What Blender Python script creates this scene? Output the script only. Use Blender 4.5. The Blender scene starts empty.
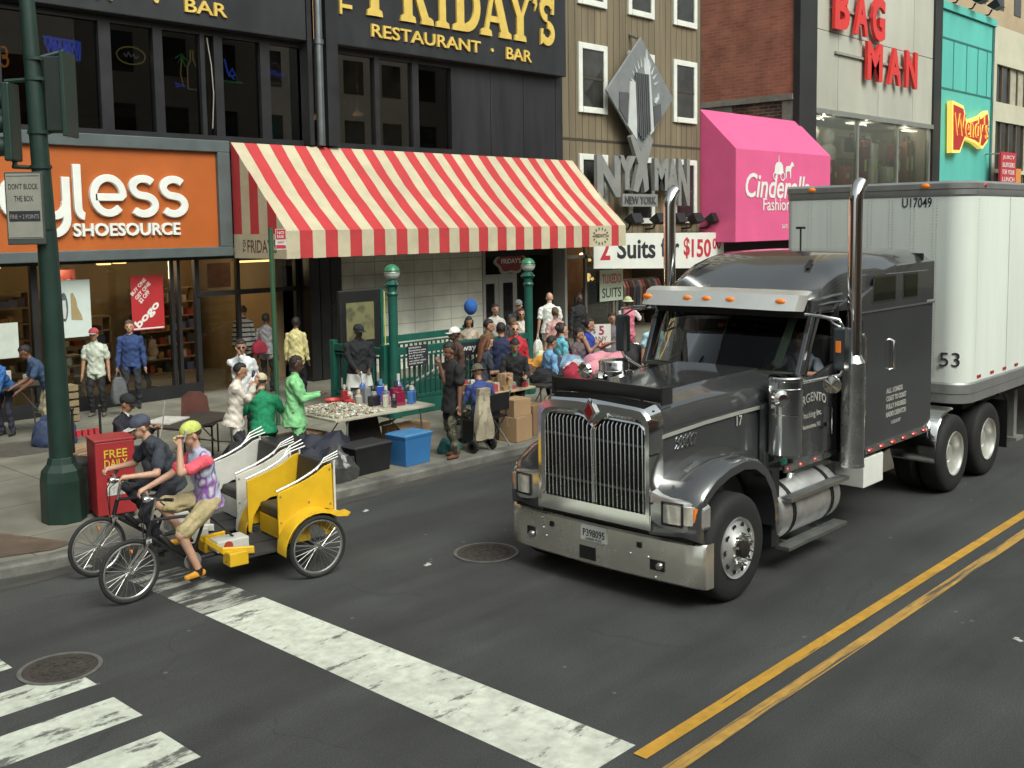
import bpy, math, random
import numpy as np
from mathutils import Vector as V, Matrix, Quaternion
random.seed(7)
PI=math.pi; R=math.radians
S=bpy.context.scene; COL=S.collection
# ------------------------------------------------------------------ camera
cam=bpy.data.cameras.new('camera'); co=bpy.data.objects.new('camera',cam); COL.objects.link(co); S.camera=co
yaw,pit,rol=R(43.2),R(5.39),R(-.845)
fw=V((math.cos(yaw)*math.cos(pit),math.sin(yaw)*math.cos(pit),-math.sin(pit)))
ri=V((math.sin(yaw),-math.cos(yaw),0)); up=ri.cross(fw)
r2=ri*math.cos(rol)+up*math.sin(rol); u2=up*math.cos(rol)-ri*math.sin(rol)
m=Matrix((r2,u2,-fw)).transposed().to_4x4(); m.translation=(0,0,3.6); co.matrix_world=m
cam.sensor_fit='HORIZONTAL'; cam.sensor_width=36; cam.lens=36*1055/1024
cam.shift_y=-59/1024; cam.clip_start=.1; cam.clip_end=3000
# ------------------------------------------------------------------ world, sun, exposure
W=bpy.data.worlds.new('World'); S.world=W; W.use_nodes=True
wn=W.node_tree.nodes; wl=W.node_tree.links; bg=wn['Background']
SUN_EL,SUN_AZ=56,200      # azimuth: direction the light comes from, degrees from +X towards +Y is 270 = from -Y
sky=wn.new('ShaderNodeTexSky'); sky.sky_type='NISHITA'; sky.sun_disc=False
sky.sun_elevation=R(SUN_EL); sky.sun_rotation=R(160); sky.air_density=1.0; sky.dust_density=6; sky.ozone_density=.4
hs=wn.new('ShaderNodeHueSaturation'); hs.inputs['Saturation'].default_value=.35
wl.new(sky.outputs[0],hs.inputs['Color'])
mx=wn.new('ShaderNodeMix'); mx.data_type='RGBA'; mx.blend_type='MULTIPLY'; mx.inputs['Factor'].default_value=1
wl.new(hs.outputs[0],mx.inputs[6]); mx.inputs[7].default_value=(.97,1.03,.97,1)
wl.new(mx.outputs[2],bg.inputs['Color']); bg.inputs['Strength'].default_value=.145
sl=bpy.data.lights.new('sun','SUN'); sl.energy=1.15; sl.angle=R(25); sl.color=(1,.985,.93)
so=bpy.data.objects.new('sun',sl); COL.objects.link(so)
sd=V((-.16,-.72,.80)).normalized()          # towards the sun
so.rotation_euler=(sd).to_track_quat('Z','Y').to_euler()
sky.sun_elevation=math.asin(sd.z); sky.sun_rotation=math.atan2(sd.x,sd.y)
S.view_settings.view_transform='Standard'; S.view_settings.look='None'; S.view_settings.gamma=1
S.view_settings.use_curve_mapping=False; S.view_settings.exposure=.33
S.render.engine='CYCLES'
# ------------------------------------------------------------------ materials
MC={}
def M(name,col=(.5,.5,.5),rough=.6,metal=0,var=.12,scale=3.,bump=0,bscale=60,emit=None,es=0,coat=0,var2=0,stretch=None):
    if name in MC: return MC[name]
    m=bpy.data.materials.new(name); m.use_nodes=True; nt=m.node_tree; n=nt.nodes; l=nt.links
    b=n['Principled BSDF']; b.inputs['Roughness'].default_value=rough; b.inputs['Metallic'].default_value=metal
    if coat: b.inputs['Coat Weight'].default_value=coat; b.inputs['Coat Roughness'].default_value=.05
    tc=n.new('ShaderNodeTexCoord'); src=tc.outputs['Object']
    if stretch:
        mp=n.new('ShaderNodeMapping'); mp.inputs['Scale'].default_value=stretch; l.new(src,mp.inputs[0]); src=mp.outputs[0]
    c=(*col,1)
    if var:
        no=n.new('ShaderNodeTexNoise'); no.inputs['Scale'].default_value=scale; no.inputs['Detail'].default_value=5; no.inputs['Roughness'].default_value=.6
        l.new(src,no.inputs['Vector'])
        rp=n.new('ShaderNodeValToRGB'); l.new(no.outputs['Fac'],rp.inputs[0])
        rp.color_ramp.elements[0].position=.3; rp.color_ramp.elements[1].position=.7
        rp.color_ramp.elements[0].color=(*[max(0,x*(1-var)) for x in col],1); rp.color_ramp.elements[1].color=(*[min(1,x*(1+var)) for x in col],1)
        out=rp.outputs[0]
        if var2:   # grime in large blotches
            n2=n.new('ShaderNodeTexNoise'); n2.inputs['Scale'].default_value=scale*.23; n2.inputs['Detail'].default_value=6; l.new(src,n2.inputs['Vector'])
            mr=n.new('ShaderNodeMapRange'); mr.inputs[1].default_value=.35; mr.inputs[2].default_value=.7; mr.inputs[3].default_value=1-var2; mr.inputs[4].default_value=1
            l.new(n2.outputs['Fac'],mr.inputs[0])
            mm=n.new('ShaderNodeMix'); mm.data_type='RGBA'; mm.blend_type='MULTIPLY'; mm.inputs['Factor'].default_value=1
            l.new(out,mm.inputs[6]); l.new(mr.outputs[0],mm.inputs[7]); out=mm.outputs[2]
        l.new(out,b.inputs['Base Color'])
        mr=n.new('ShaderNodeMapRange'); mr.inputs[3].default_value=max(0,rough*.85); mr.inputs[4].default_value=min(1,rough*1.2)
        l.new(no.outputs['Fac'],mr.inputs[0]); l.new(mr.outputs[0],b.inputs['Roughness'])
    else: b.inputs['Base Color'].default_value=c
    if bump:
        nb=n.new('ShaderNodeTexNoise'); nb.inputs['Scale'].default_value=bscale; nb.inputs['Detail'].default_value=3; l.new(src,nb.inputs['Vector'])
        bp=n.new('ShaderNodeBump'); bp.inputs['Strength'].default_value=bump; bp.inputs['Distance'].default_value=.02
        l.new(nb.outputs['Fac'],bp.inputs['Height']); l.new(bp.outputs[0],b.inputs['Normal'])
    if emit:
        b.inputs['Emission Color'].default_value=(*emit,1); b.inputs['Emission Strength'].default_value=es
    MC[name]=m; return m
def glass(name,tint=(.75,.8,.78),refl=1.0,rough=.0):
    if name in MC: return MC[name]
    m=bpy.data.materials.new(name); m.use_nodes=True; nt=m.node_tree; n=nt.nodes; l=nt.links
    n.remove(n['Principled BSDF']); o=n['Material Output']
    t=n.new('ShaderNodeBsdfTransparent'); t.inputs[0].default_value=(*tint,1)
    g=n.new('ShaderNodeBsdfGlossy'); g.inputs['Roughness'].default_value=rough; g.inputs[0].default_value=(1,1,1,1)
    fr=n.new('ShaderNodeFresnel'); fr.inputs['IOR'].default_value=1.5
    mu=n.new('ShaderNodeMath'); mu.operation='MULTIPLY_ADD'; mu.inputs[1].default_value=refl; mu.inputs[2].default_value=.0; mu.use_clamp=True
    l.new(fr.outputs[0],mu.inputs[0])
    x=n.new('ShaderNodeMixShader'); l.new(mu.outputs[0],x.inputs[0]); l.new(t.outputs[0],x.inputs[1]); l.new(g.outputs[0],x.inputs[2])
    l.new(x.outputs[0],o.inputs[0]); MC[name]=m; return m
def brickmat(name,c1,c2,mortar,bw,bh,ms=.02,plane='XZ',offset=.5,rough=.85,bump=.3,var=.3):
    if name in MC: return MC[name]
    m=bpy.data.materials.new(name); m.use_nodes=True; nt=m.node_tree; n=nt.nodes; l=nt.links; b=n['Principled BSDF']
    b.inputs['Roughness'].default_value=rough
    g=n.new('ShaderNodeNewGeometry'); sp=n.new('ShaderNodeSeparateXYZ'); cb=n.new('ShaderNodeCombineXYZ')
    l.new(g.outputs['Position'],sp.inputs[0]); l.new(sp.outputs[plane[0]],cb.inputs[0]); l.new(sp.outputs[plane[1]],cb.inputs[1])
    t=n.new('ShaderNodeTexBrick'); l.new(cb.outputs[0],t.inputs['Vector']); t.offset=offset
    t.inputs['Color1'].default_value=(*c1,1); t.inputs['Color2'].default_value=(*c2,1); t.inputs['Mortar'].default_value=(*mortar,1)
    t.inputs['Scale'].default_value=1; t.inputs['Brick Width'].default_value=bw; t.inputs['Row Height'].default_value=bh; t.inputs['Mortar Size'].default_value=ms
    no=n.new('ShaderNodeTexNoise'); no.inputs['Scale'].default_value=1.3; no.inputs['Detail'].default_value=8; l.new(g.outputs['Position'],no.inputs['Vector'])
    mr=n.new('ShaderNodeMapRange'); mr.inputs[1].default_value=.3; mr.inputs[2].default_value=.7; mr.inputs[3].default_value=1-var; mr.inputs[4].default_value=1+var*.4
    l.new(no.outputs['Fac'],mr.inputs[0])
    mm=n.new('ShaderNodeMix'); mm.data_type='RGBA'; mm.blend_type='MULTIPLY'; mm.inputs['Factor'].default_value=1
    l.new(t.outputs['Color'],mm.inputs[6]); l.new(mr.outputs[0],mm.inputs[7]); l.new(mm.outputs[2],b.inputs['Base Color'])
    bp=n.new('ShaderNodeBump'); bp.inputs['Strength'].default_value=bump; bp.inputs['Distance'].default_value=.01; bp.invert=True
    l.new(t.outputs['Fac'],bp.inputs['Height']); l.new(bp.outputs[0],b.inputs['Normal'])
    MC[name]=m; return m
def emis(name,col,s):
    return M(name,col,.5,0,0,emit=col,es=s)
# ------------------------------------------------------------------ mesh builder
TXT={}
def text_mesh(s,bold=0.,res=3,space=1.):
    k=(s,bold,res,space)
    if k in TXT: return TXT[k]
    c=bpy.data.curves.new('t','FONT'); c.body=s; c.offset=bold; c.resolution_u=res; c.space_character=space
    o=bpy.data.objects.new('t',c); COL.objects.link(o); dg=bpy.context.evaluated_depsgraph_get(); dg.update()
    me=bpy.data.meshes.new_from_object(o.evaluated_get(dg)); bpy.data.objects.remove(o); bpy.data.curves.remove(c)
    vs=[tuple(v.co[:2]) for v in me.vertices]; fs=[tuple(p.vertices) for p in me.polygons]
    bpy.data.meshes.remove(me); xs=[v[0] for v in vs]; ys=[v[1] for v in vs]
    TXT[k]=(vs,fs,min(xs),max(xs),min(ys),max(ys)); return TXT[k]
class MB:
    def __init__(s): s.v=[];s.f=[];s.m=[];s.mi=0;s.T=None
    def mat(s,i): s.mi=i; return s
    def add(s,vs,fs):
        o=len(s.v)
        if s.T is not None: vs=[s.T@V(p) for p in vs]
        s.v+=[tuple(p) for p in vs]; s.f+=[tuple(i+o for i in f) for f in fs]; s.m+=[s.mi]*len(fs); return s
    def box(s,x0,x1,y0,y1,z0,z1):
        if x0>x1:x0,x1=x1,x0
        if y0>y1:y0,y1=y1,y0
        if z0>z1:z0,z1=z1,z0
        return s.add([(x,y,z) for z in (z0,z1) for y in (y0,y1) for x in (x0,x1)],[(0,2,3,1),(4,5,7,6),(0,1,5,4),(2,6,7,3),(0,4,6,2),(1,3,7,5)])
    def obox(s,c,sz,rot):
        q=rot if isinstance(rot,Matrix) else Matrix.Rotation(rot,3,'Z'); c=V(c); a,b,d=[t/2 for t in sz]
        return s.add([c+q@V((x,y,z)) for z in (-d,d) for y in (-b,b) for x in (-a,a)],[(0,2,3,1),(4,5,7,6),(0,1,5,4),(2,6,7,3),(0,4,6,2),(1,3,7,5)])
    def cyl(s,p0,p1,r0,r1=None,n=12,cap=True): return s.tube([p0,p1],[r0,r0 if r1 is None else r1],n,cap=cap)
    def tube(s,path,r,n=8,closed=False,cap=True,sc=(1,1)):
        P=[V(p) for p in path]; k=len(P); rs=r if isinstance(r,(list,tuple)) else [r]*k
        vs=[];fs=[];u=None
        for i in range(k):
            if closed: t=P[(i+1)%k]-P[i-1]
            else: t=P[min(i+1,k-1)]-P[max(i-1,0)]
            t.normalize()
            if u is None:
                u=t.orthogonal().normalized() if abs(t.z)>.9 else V((0,0,1)).cross(t).normalized()
            u=(u-t*u.dot(t)).normalized(); w=t.cross(u)
            for j in range(n):
                a=2*PI*j/n; vs.append(P[i]+u*(math.cos(a)*rs[i]*sc[0])+w*(math.sin(a)*rs[i]*sc[1]))
        for i in range(k if closed else k-1):
            a=i*n;b=((i+1)%k)*n
            for j in range(n): fs.append((a+j,a+(j+1)%n,b+(j+1)%n,b+j))
        if cap and not closed: fs.append(tuple(range(n-1,-1,-1))); fs.append(tuple(range((k-1)*n,k*n)))
        return s.add(vs,fs)
    def lathe(s,prof,o=(0,0,0),ax=(0,0,1),n=24,a0=0,a1=2*PI):
        ax=V(ax).normalized(); u=ax.orthogonal().normalized(); w=ax.cross(u); o=V(o); full=abs(a1-a0-2*PI)<1e-6
        k=n if full else n+1; vs=[];fs=[]
        for j in range(k):
            a=a0+(a1-a0)*j/n; d=u*math.cos(a)+w*math.sin(a)
            vs+=[o+d*r+ax*h for r,h in prof]
        q=len(prof)
        for j in range(n):
            A=j*q;B=((j+1)%k)*q
            for i in range(q-1): fs.append((A+i,B+i,B+i+1,A+i+1))
        return s.add(vs,fs)
    def prism(s,pts,o,xd,yd,d,taper=None):
        o=V(o);xd=V(xd).normalized();yd=V(yd).normalized();nn=xd.cross(yd); k=len(pts)
        a=[o+xd*p[0]+yd*p[1] for p in pts]; b=[p+nn*d for p in a]
        return s.add(a+b,[tuple(range(k-1,-1,-1)),tuple(range(k,2*k))]+[(i,(i+1)%k,k+(i+1)%k,k+i) for i in range(k)])
    def plate(s,pts,o,xd,yd):
        o=V(o);xd=V(xd).normalized();yd=V(yd).normalized()
        return s.add([o+xd*p[0]+yd*p[1] for p in pts],[tuple(range(len(pts)))])
    def loft(s,secs,ring=True,cap=True):
        n=len(secs[0]); vs=[p for q in secs for p in q]; fs=[]
        for i in range(len(secs)-1):
            for j in range(n if ring else n-1):
                fs.append((i*n+j,i*n+(j+1)%n,(i+1)*n+(j+1)%n,(i+1)*n+j))
        if cap and ring: fs.append(tuple(range(n-1,-1,-1))); fs.append(tuple(range((len(secs)-1)*n,len(secs)*n)))
        return s.add(vs,fs)
    def sph(s,c,r,n=12,k=8,rot=None):
        if not isinstance(r,(tuple,list)): r=(r,r,r)
        c=V(c); vs=[];fs=[]
        def P(x,y,z):
            p=V((x*r[0],y*r[1],z*r[2]))
            return c+(rot@p if rot is not None else p)
        vs.append(P(0,0,-1))
        for i in range(1,k):
            t=-PI/2+PI*i/k
            for j in range(n): a=2*PI*j/n; vs.append(P(math.cos(t)*math.cos(a),math.cos(t)*math.sin(a),math.sin(t)))
        vs.append(P(0,0,1)); L=len(vs)-1
        for j in range(n): fs.append((0,1+(j+1)%n,1+j)); fs.append((L,L-n+j,L-n+(j+1)%n))
        for i in range(k-2):
            for j in range(n): a=1+i*n; fs.append((a+j,a+(j+1)%n,a+n+(j+1)%n,a+n+j))
        return s.add(vs,fs)
    def text(s,t,o,xd,yd,h,w=None,d=.01,bold=0.,align='L',shear=0,arc=0,space=1.):
        vs,fs,x0,x1,y0,y1=text_mesh(t,bold,3,space); o=V(o);xd=V(xd).normalized();yd=V(yd).normalized();nn=xd.cross(yd)
        sy=h/max(1e-6,y1-y0); sx=sy if w is None else w/max(1e-6,x1-x0); W=(x1-x0)*sx
        ox={'L':0,'C':-W/2,'R':-W}[align]; P=[]
        for dd in (d,0):
            for x,y in vs:
                a=(x-x0)*sx+ox; b=(y-y0)*sy
                b2=b+arc*(1-((a-ox-W/2)/(W/2))**2); P.append(o+xd*(a+shear*b)+yd*b2+nn*dd)
        k=len(vs); F=list(fs)+[tuple(i+k for i in reversed(f)) for f in fs]
        if d:
            cnt={}
            for f in fs:
                for i in range(len(f)):
                    e=(f[i],f[(i+1)%len(f)]); cnt[e]=1
            for (a,b) in list(cnt):
                if (b,a) not in cnt: F.append((a,a+k,b+k,b))
        else: P=P[:k]; F=list(fs)
        return s.add(P,F)
    def split(s,name,mat,parent,**k):
        n=len(s.v); p=list(range(n))
        def fd(a):
            while p[a]!=a: p[a]=p[p[a]]; a=p[a]
            return a
        for f in s.f:
            r=fd(f[0])
            for i in f[1:]: p[fd(i)]=r
        gr={}
        for f,m_ in zip(s.f,s.m): gr.setdefault(fd(f[0]),[]).append((f,m_))
        for fs in gr.values():
            b=MB(); ix={}
            for f,m_ in fs:
                for i in f:
                    if i not in ix: ix[i]=len(b.v); b.v.append(s.v[i])
                b.f.append(tuple(ix[i] for i in f)); b.m.append(m_)
            o=b.build(name,mat,parent,**k)
        return o
    def build(s,name,mat,parent=None,label=None,cat=None,group=None,kind=None,smooth=35,bevel=0,bseg=2,sub=0):
        me=bpy.data.meshes.new(name); vs=s.v
        if parent is not None: og=OR[parent.name]
        elif kind=='structure': og=V((0,0,0))
        else:
            a=np.array(vs); mn=a.min(0); mx_=a.max(0); og=V(((mn[0]+mx_[0])/2,(mn[1]+mx_[1])/2,mn[2]))
        me.from_pydata([tuple(V(p)-og) for p in vs],[],s.f)
        for q in (mat if isinstance(mat,(list,tuple)) else [mat]): me.materials.append(q)
        me.polygons.foreach_set('material_index',s.m); me.update()
        if smooth:
            me.polygons.foreach_set('use_smooth',[True]*len(me.polygons)); me.set_sharp_from_angle(angle=R(smooth))
        o=bpy.data.objects.new(name,me); COL.objects.link(o); OR[o.name]=og
        if parent is not None: o.parent=parent
        else: o.location=og
        if bevel:
            b=o.modifiers.new('b','BEVEL'); b.width=bevel; b.segments=bseg; b.limit_method='ANGLE'; b.angle_limit=R(40)
        if sub:
            b=o.modifiers.new('s','SUBSURF'); b.levels=sub; b.render_levels=sub
        tag(o,label,cat,group,kind); return o
OR={}
def tag(o,label=None,cat=None,group=None,kind=None):
    if label:o['label']=label
    if cat:o['category']=cat
    if group:o['group']=group
    if kind:o['kind']=kind
    return o
def thing(name,label,cat,loc=(0,0,0),rotz=0,group=None,local=False):
    o=bpy.data.objects.new(name,None); COL.objects.link(o); o.location=loc; o.rotation_euler=(0,0,rotz); o.empty_display_size=.2
    OR[o.name]=V((0,0,0)) if local else V(loc); return tag(o,label,cat,group)
def dup(root,loc,rotz=None,label=None,group=None):
    r=root.copy(); COL.objects.link(r); r.location=loc
    if rotz is not None: r.rotation_euler=(0,0,rotz)
    if label: r['label']=label
    if group: r['group']=group
    for ch in list(root.children):
        c=ch.copy(); COL.objects.link(c); c.parent=r
        for g in list(ch.children):
            d=g.copy(); COL.objects.link(d); d.parent=c
    return r
X,Y,Z=V((1,0,0)),V((0,1,0)),V((0,0,1))
# common materials
chrome=M('chrome',(.80,.80,.78),.10,1,.06,2); chrome2=M('brushed_chrome',(.70,.71,.70),.26,1,.12,4)
alu=M('aluminium',(.60,.61,.60),.35,1,.12,5); steel=M('steel',(.35,.35,.35),.4,.9,.15,6)
black=M('black_plastic',(.012,.012,.013),.45,0,.2,6); rubber=M('rubber',(.012,.012,.012),.75,0,.25,8,.2,90)
dark=M('dark_paint',(.02,.021,.023),.35,0,.15,3); white=M('white_paint',(.72,.74,.70),.5,0,.06,3)
green=M('green_paint',(.012,.032,.024),.4,0,.2,3); subgreen=M('subway_green',(.01,.085,.062),.4,0,.2,3)
# ================================================================== GROUND
def roadmat():
    m=M('asphalt',(.051,.053,.052),.82,0,.22,.9,.5,220)
    nt=m.node_tree; n=nt.nodes; l=nt.links; b=n['Principled BSDF']; src=b.inputs['Base Color'].links[0].from_socket
    tc=n['Texture Coordinate'] if 'Texture Coordinate' in n else [q for q in n if q.type=='TEX_COORD'][0]
    mp=n.new('ShaderNodeMapping'); mp.inputs['Scale'].default_value=(.12,1.1,1); l.new(tc.outputs['Object'],mp.inputs[0])
    a=n.new('ShaderNodeTexNoise'); a.inputs['Scale'].default_value=1.2; a.inputs['Detail'].default_value=6; l.new(mp.outputs[0],a.inputs['Vector'])
    mr=n.new('ShaderNodeMapRange'); mr.inputs[1].default_value=.3; mr.inputs[2].default_value=.7; mr.inputs[3].default_value=.64; mr.inputs[4].default_value=1.32; l.new(a.outputs['Fac'],mr.inputs[0])
    f=n.new('ShaderNodeTexNoise'); f.inputs['Scale'].default_value=75; f.inputs['Detail'].default_value=2; l.new(tc.outputs['Object'],f.inputs['Vector'])
    m2=n.new('ShaderNodeMapRange'); m2.inputs[1].default_value=.3; m2.inputs[2].default_value=.75; m2.inputs[3].default_value=.62; m2.inputs[4].default_value=1.45; l.new(f.outputs['Fac'],m2.inputs[0])
    mu=n.new('ShaderNodeMath'); mu.operation='MULTIPLY'; l.new(mr.outputs[0],mu.inputs[0]); l.new(m2.outputs[0],mu.inputs[1])
    # pale flecks of grit and gum
    vo=n.new('ShaderNodeTexVoronoi'); vo.inputs['Scale'].default_value=2.2; l.new(tc.outputs['Object'],vo.inputs['Vector'])
    th=n.new('ShaderNodeMath'); th.operation='LESS_THAN'; th.inputs[1].default_value=.045; l.new(vo.outputs['Distance'],th.inputs[0])
    mm=n.new('ShaderNodeMix'); mm.data_type='RGBA'; mm.blend_type='MULTIPLY'; mm.inputs['Factor'].default_value=1; l.new(src,mm.inputs[6]); l.new(mu.outputs[0],mm.inputs[7])
    m3=n.new('ShaderNodeMix'); m3.data_type='RGBA'; sc=n.new('ShaderNodeMath'); sc.operation='MULTIPLY'; sc.inputs[1].default_value=.3; l.new(th.outputs[0],sc.inputs[0]); l.new(sc.outputs[0],m3.inputs['Factor'])
    l.new(mm.outputs[2],m3.inputs[6]); m3.inputs[7].default_value=(.3,.3,.27,1)
    # hairline cracks, oil drips along the lane, old patches
    nd=n.new('ShaderNodeTexNoise'); nd.inputs['Scale'].default_value=.9; nd.inputs['Detail'].default_value=4; l.new(tc.outputs['Object'],nd.inputs['Vector'])
    va=n.new('ShaderNodeVectorMath'); va.operation='MULTIPLY_ADD'; l.new(nd.outputs['Color'],va.inputs[0]); va.inputs[1].default_value=(1.4,1.4,0); l.new(tc.outputs['Object'],va.inputs[2])
    ve=n.new('ShaderNodeTexVoronoi'); ve.feature='DISTANCE_TO_EDGE'; ve.inputs['Scale'].default_value=.33; l.new(va.outputs[0],ve.inputs['Vector'])
    cl=n.new('ShaderNodeMath'); cl.operation='LESS_THAN'; cl.inputs[1].default_value=.0045; l.new(ve.outputs['Distance'],cl.inputs[0])
    cm=n.new('ShaderNodeMath'); cm.operation='GREATER_THAN'; cm.inputs[1].default_value=.5; l.new(nd.outputs['Fac'],cm.inputs[0])
    cc=n.new('ShaderNodeMath'); cc.operation='MULTIPLY'; l.new(cl.outputs[0],cc.inputs[0]); l.new(cm.outputs[0],cc.inputs[1])
    c2=n.new('ShaderNodeMath'); c2.operation='MULTIPLY'; c2.inputs[1].default_value=.22; l.new(cc.outputs[0],c2.inputs[0])
    m4=n.new('ShaderNodeMix'); m4.data_type='RGBA'; l.new(c2.outputs[0],m4.inputs['Factor']); l.new(m3.outputs[2],m4.inputs[6]); m4.inputs[7].default_value=(.012,.012,.012,1)
    os_=n.new('ShaderNodeTexNoise'); os_.inputs['Scale'].default_value=.55; os_.inputs['Detail'].default_value=7; os_.inputs['Roughness'].default_value=.65; mo=n.new('ShaderNodeMapping'); mo.inputs['Scale'].default_value=(.45,1,1); mo.inputs['Location'].default_value=(3,7,0); l.new(tc.outputs['Object'],mo.inputs[0]); l.new(mo.outputs[0],os_.inputs['Vector'])
    om=n.new('ShaderNodeMapRange'); om.inputs[1].default_value=.52; om.inputs[2].default_value=.72; om.inputs[3].default_value=1; om.inputs[4].default_value=.62; l.new(os_.outputs['Fac'],om.inputs[0])
    m5=n.new('ShaderNodeMix'); m5.data_type='RGBA'; m5.blend_type='MULTIPLY'; m5.inputs['Factor'].default_value=1; l.new(m4.outputs[2],m5.inputs[6]); l.new(om.outputs[0],m5.inputs[7])
    l.new(m5.outputs[2],b.inputs['Base Color'])
    return m
ASPH=roadmat()
def paint(name,col,wear,sc=(1,1,1),seed=0,lo=.42,hi=.5):
    """road paint: worn through to asphalt where streaky noise is high"""
    m=M(name,col,.6,0,.2,9,var2=.2); nt=m.node_tree; n=nt.nodes; l=nt.links; b=n['Principled BSDF']; src=b.inputs['Base Color'].links[0].from_socket
    g=n.new('ShaderNodeNewGeometry'); mp=n.new('ShaderNodeMapping'); mp.inputs['Scale'].default_value=sc; mp.inputs['Location'].default_value=(seed,seed*1.7,0); l.new(g.outputs['Position'],mp.inputs[0])
    a=n.new('ShaderNodeTexNoise'); a.inputs['Scale'].default_value=1.; a.inputs['Detail'].default_value=9; a.inputs['Roughness'].default_value=.72; l.new(mp.outputs[0],a.inputs['Vector'])
    mr=n.new('ShaderNodeMapRange'); mr.inputs[1].default_value=lo; mr.inputs[2].default_value=hi; mr.inputs[3].default_value=wear; mr.inputs[4].default_value=0; l.new(a.outputs['Fac'],mr.inputs[0])
    mm=n.new('ShaderNodeMix'); mm.data_type='RGBA'; l.new(mr.outputs[0],mm.inputs['Factor']); l.new(src,mm.inputs[6]); mm.inputs[7].default_value=(.06,.062,.058,1); l.new(mm.outputs[2],b.inputs['Base Color'])
    return m
KY=11.15
b=MB(); b.box(-400,900,-300,600,-.5,0); b.build('road',ASPH,kind='structure',smooth=0)
# sidewalk slab with joints and granite kerb
swm=brickmat('sidewalk_concrete',(.178,.172,.136),(.205,.198,.158),(.09,.087,.075),1.52,1.52,.012,'XY',0,.85,.25,.4)
b=MB(); out=[(60,KY+.18),(6.6,KY+.18),(5.2,KY+.12)]
CP=[(200,KY),(9,KY),(6.3,KY+.0),(4.6,KY+.02),(3.4,KY+.25),(2.4,KY+1.0),(1.6,KY+2.3),(1.2,KY+4),(1.1,KY+8),(1.1,400)]
def inset(P,d):
    q=[]
    for i,p in enumerate(P):
        a=V(P[max(i-1,0)]);c=V(P[min(i+1,len(P)-1)]);t=(c-a).normalized(); q.append((p[0]+t.y*d,p[1]-t.x*d))
    return q
IN=inset(CP,.17)
poly=IN+[(200,400)]
b.prism(poly,(0,0,-.2),X,Y,.33); b.build('sidewalk',swm,kind='structure',smooth=0)
kb=MB(); secs=[]
for p,q in zip(CP,IN):
    secs.append([(p[0],p[1],-.1),(p[0],p[1],.10),(p[0]+(q[0]-p[0])*.15,p[1]+(q[1]-p[1])*.15,.128),(q[0],q[1],.134),(q[0],q[1],-.1)])
kb.loft(secs); kb.build('kerb',M('kerb_granite',(.19,.185,.165),.8,0,.3,5,.4,60,var2=.5),kind='structure')
# gutter grime strip beside the kerb
b=MB(); b.plate([(4,KY-.28),(60,KY-.28),(60,KY-.002),(4,KY-.002)],(0,0,.003),X,Y); b.build('gutter',M('gutter_grime',(.05,.048,.042),.9,0,.4,4,.3,80,stretch=(.4,2,1)),kind='structure',smooth=0)
WP=paint('stop_line_paint',(.62,.65,.56),.85,(2.2,5.5,1),3.1,.375,.44)
b=MB(); b.add([(5.0,4.2,.004),(5.66,4.2,.004),(5.64,8.7,.004),(5.0,8.7,.004)],[(0,1,2,3)]); b.build('stop_line',WP,kind='structure',smooth=0)
WP2=paint('worn_stop_line_paint',(.42,.43,.38),1,(1.2,5,1),8.4,.49,.55)
b=MB(); b.add([(5.0,8.702,.004),(5.64,8.702,.004),(5.58,10.2,.004),(5.0,10.2,.004)],[(0,1,2,3)]); b.build('worn_stop_line',WP2,kind='structure',smooth=0)
CPT=paint('crosswalk_paint',(.60,.64,.55),.9,(2.0,4.5,1),5.6,.41,.48)
for i,(y0,y1,xr) in enumerate([(6.33,6.88,3.56),(7.22,7.68,3.6),(8.0,8.42,3.62),(8.85,9.25,3.3),(5.4,5.98,3.55),(4.5,5.05,3.55)]):
    b=MB(); b.plate([(-.5,y0),(xr,y0),(xr,y1),(-.5,y1)],(0,0,.004),X,Y); b.build('crosswalk_stripe',CPT,kind='structure',smooth=0)
YP=paint('yellow_line_paint',(.55,.30,.035),1,(.7,9,1),2.2,.37,.43); YP2=paint('worn_yellow_line_paint',(.5,.29,.06),1,(.5,14,1),6.2,.42,.5)
b=MB(); b.plate([(5.55,4.03),(120,4.03),(120,4.14),(5.55,4.14)],(0,0,.008),X,Y); b.build('centre_line',YP,kind='structure',smooth=0)
b=MB(); b.plate([(5.3,3.77),(120,3.77),(120,3.88),(5.3,3.88)],(0,0,.008),X,Y); b.build('centre_line',YP2,kind='structure',smooth=0)
b=MB(); b.plate([(3.75,11.75),(4.75,11.42),(5.05,11.5),(4.6,12.6),(4.35,12.75)],(0,0,.1385),X,Y); b.build('kerb_ramp',M('ramp_brown',(.125,.088,.062),.85,0,.25,5,.4,60,var2=.3),kind='structure',smooth=0)
# manholes
iron=M('cast_iron',(.06,.052,.045),.7,.3,.3,9,.3,70); rim=M('manhole_rim',(.16,.16,.15),.6,.4,.3,8)
def manhole(x,y,r,label):
    t=thing('manhole_cover',label,'manhole cover',(x,y,0),group='manhole covers')
    b=MB(); b.lathe([(r,.004),(r,.012),(r-.035,.012),(r-.035,.002)],(x,y,0),n=40); b.build('rim',rim,t)
    b=MB(); b.lathe([(r-.04,.003),(r-.04,.009),(0,.009)],(x,y,0),n=40)
    for k in range(3):
        for j in range(8+6*k):
            a=2*PI*j/(8+6*k)+k*.2; rr=(r-.1)*(k+1)/3.2; b.obox((x+rr*math.cos(a),y+rr*math.sin(a),.0115),(.04,.04,.006),a)
    b.build('lid',iron,t)
manhole(3.56,8.53,.33,'round iron manhole cover touching the faded crosswalk stripes')
manhole(8.07,8.02,.36,'round iron manhole cover in the lane just ahead of the truck bumper')
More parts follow.
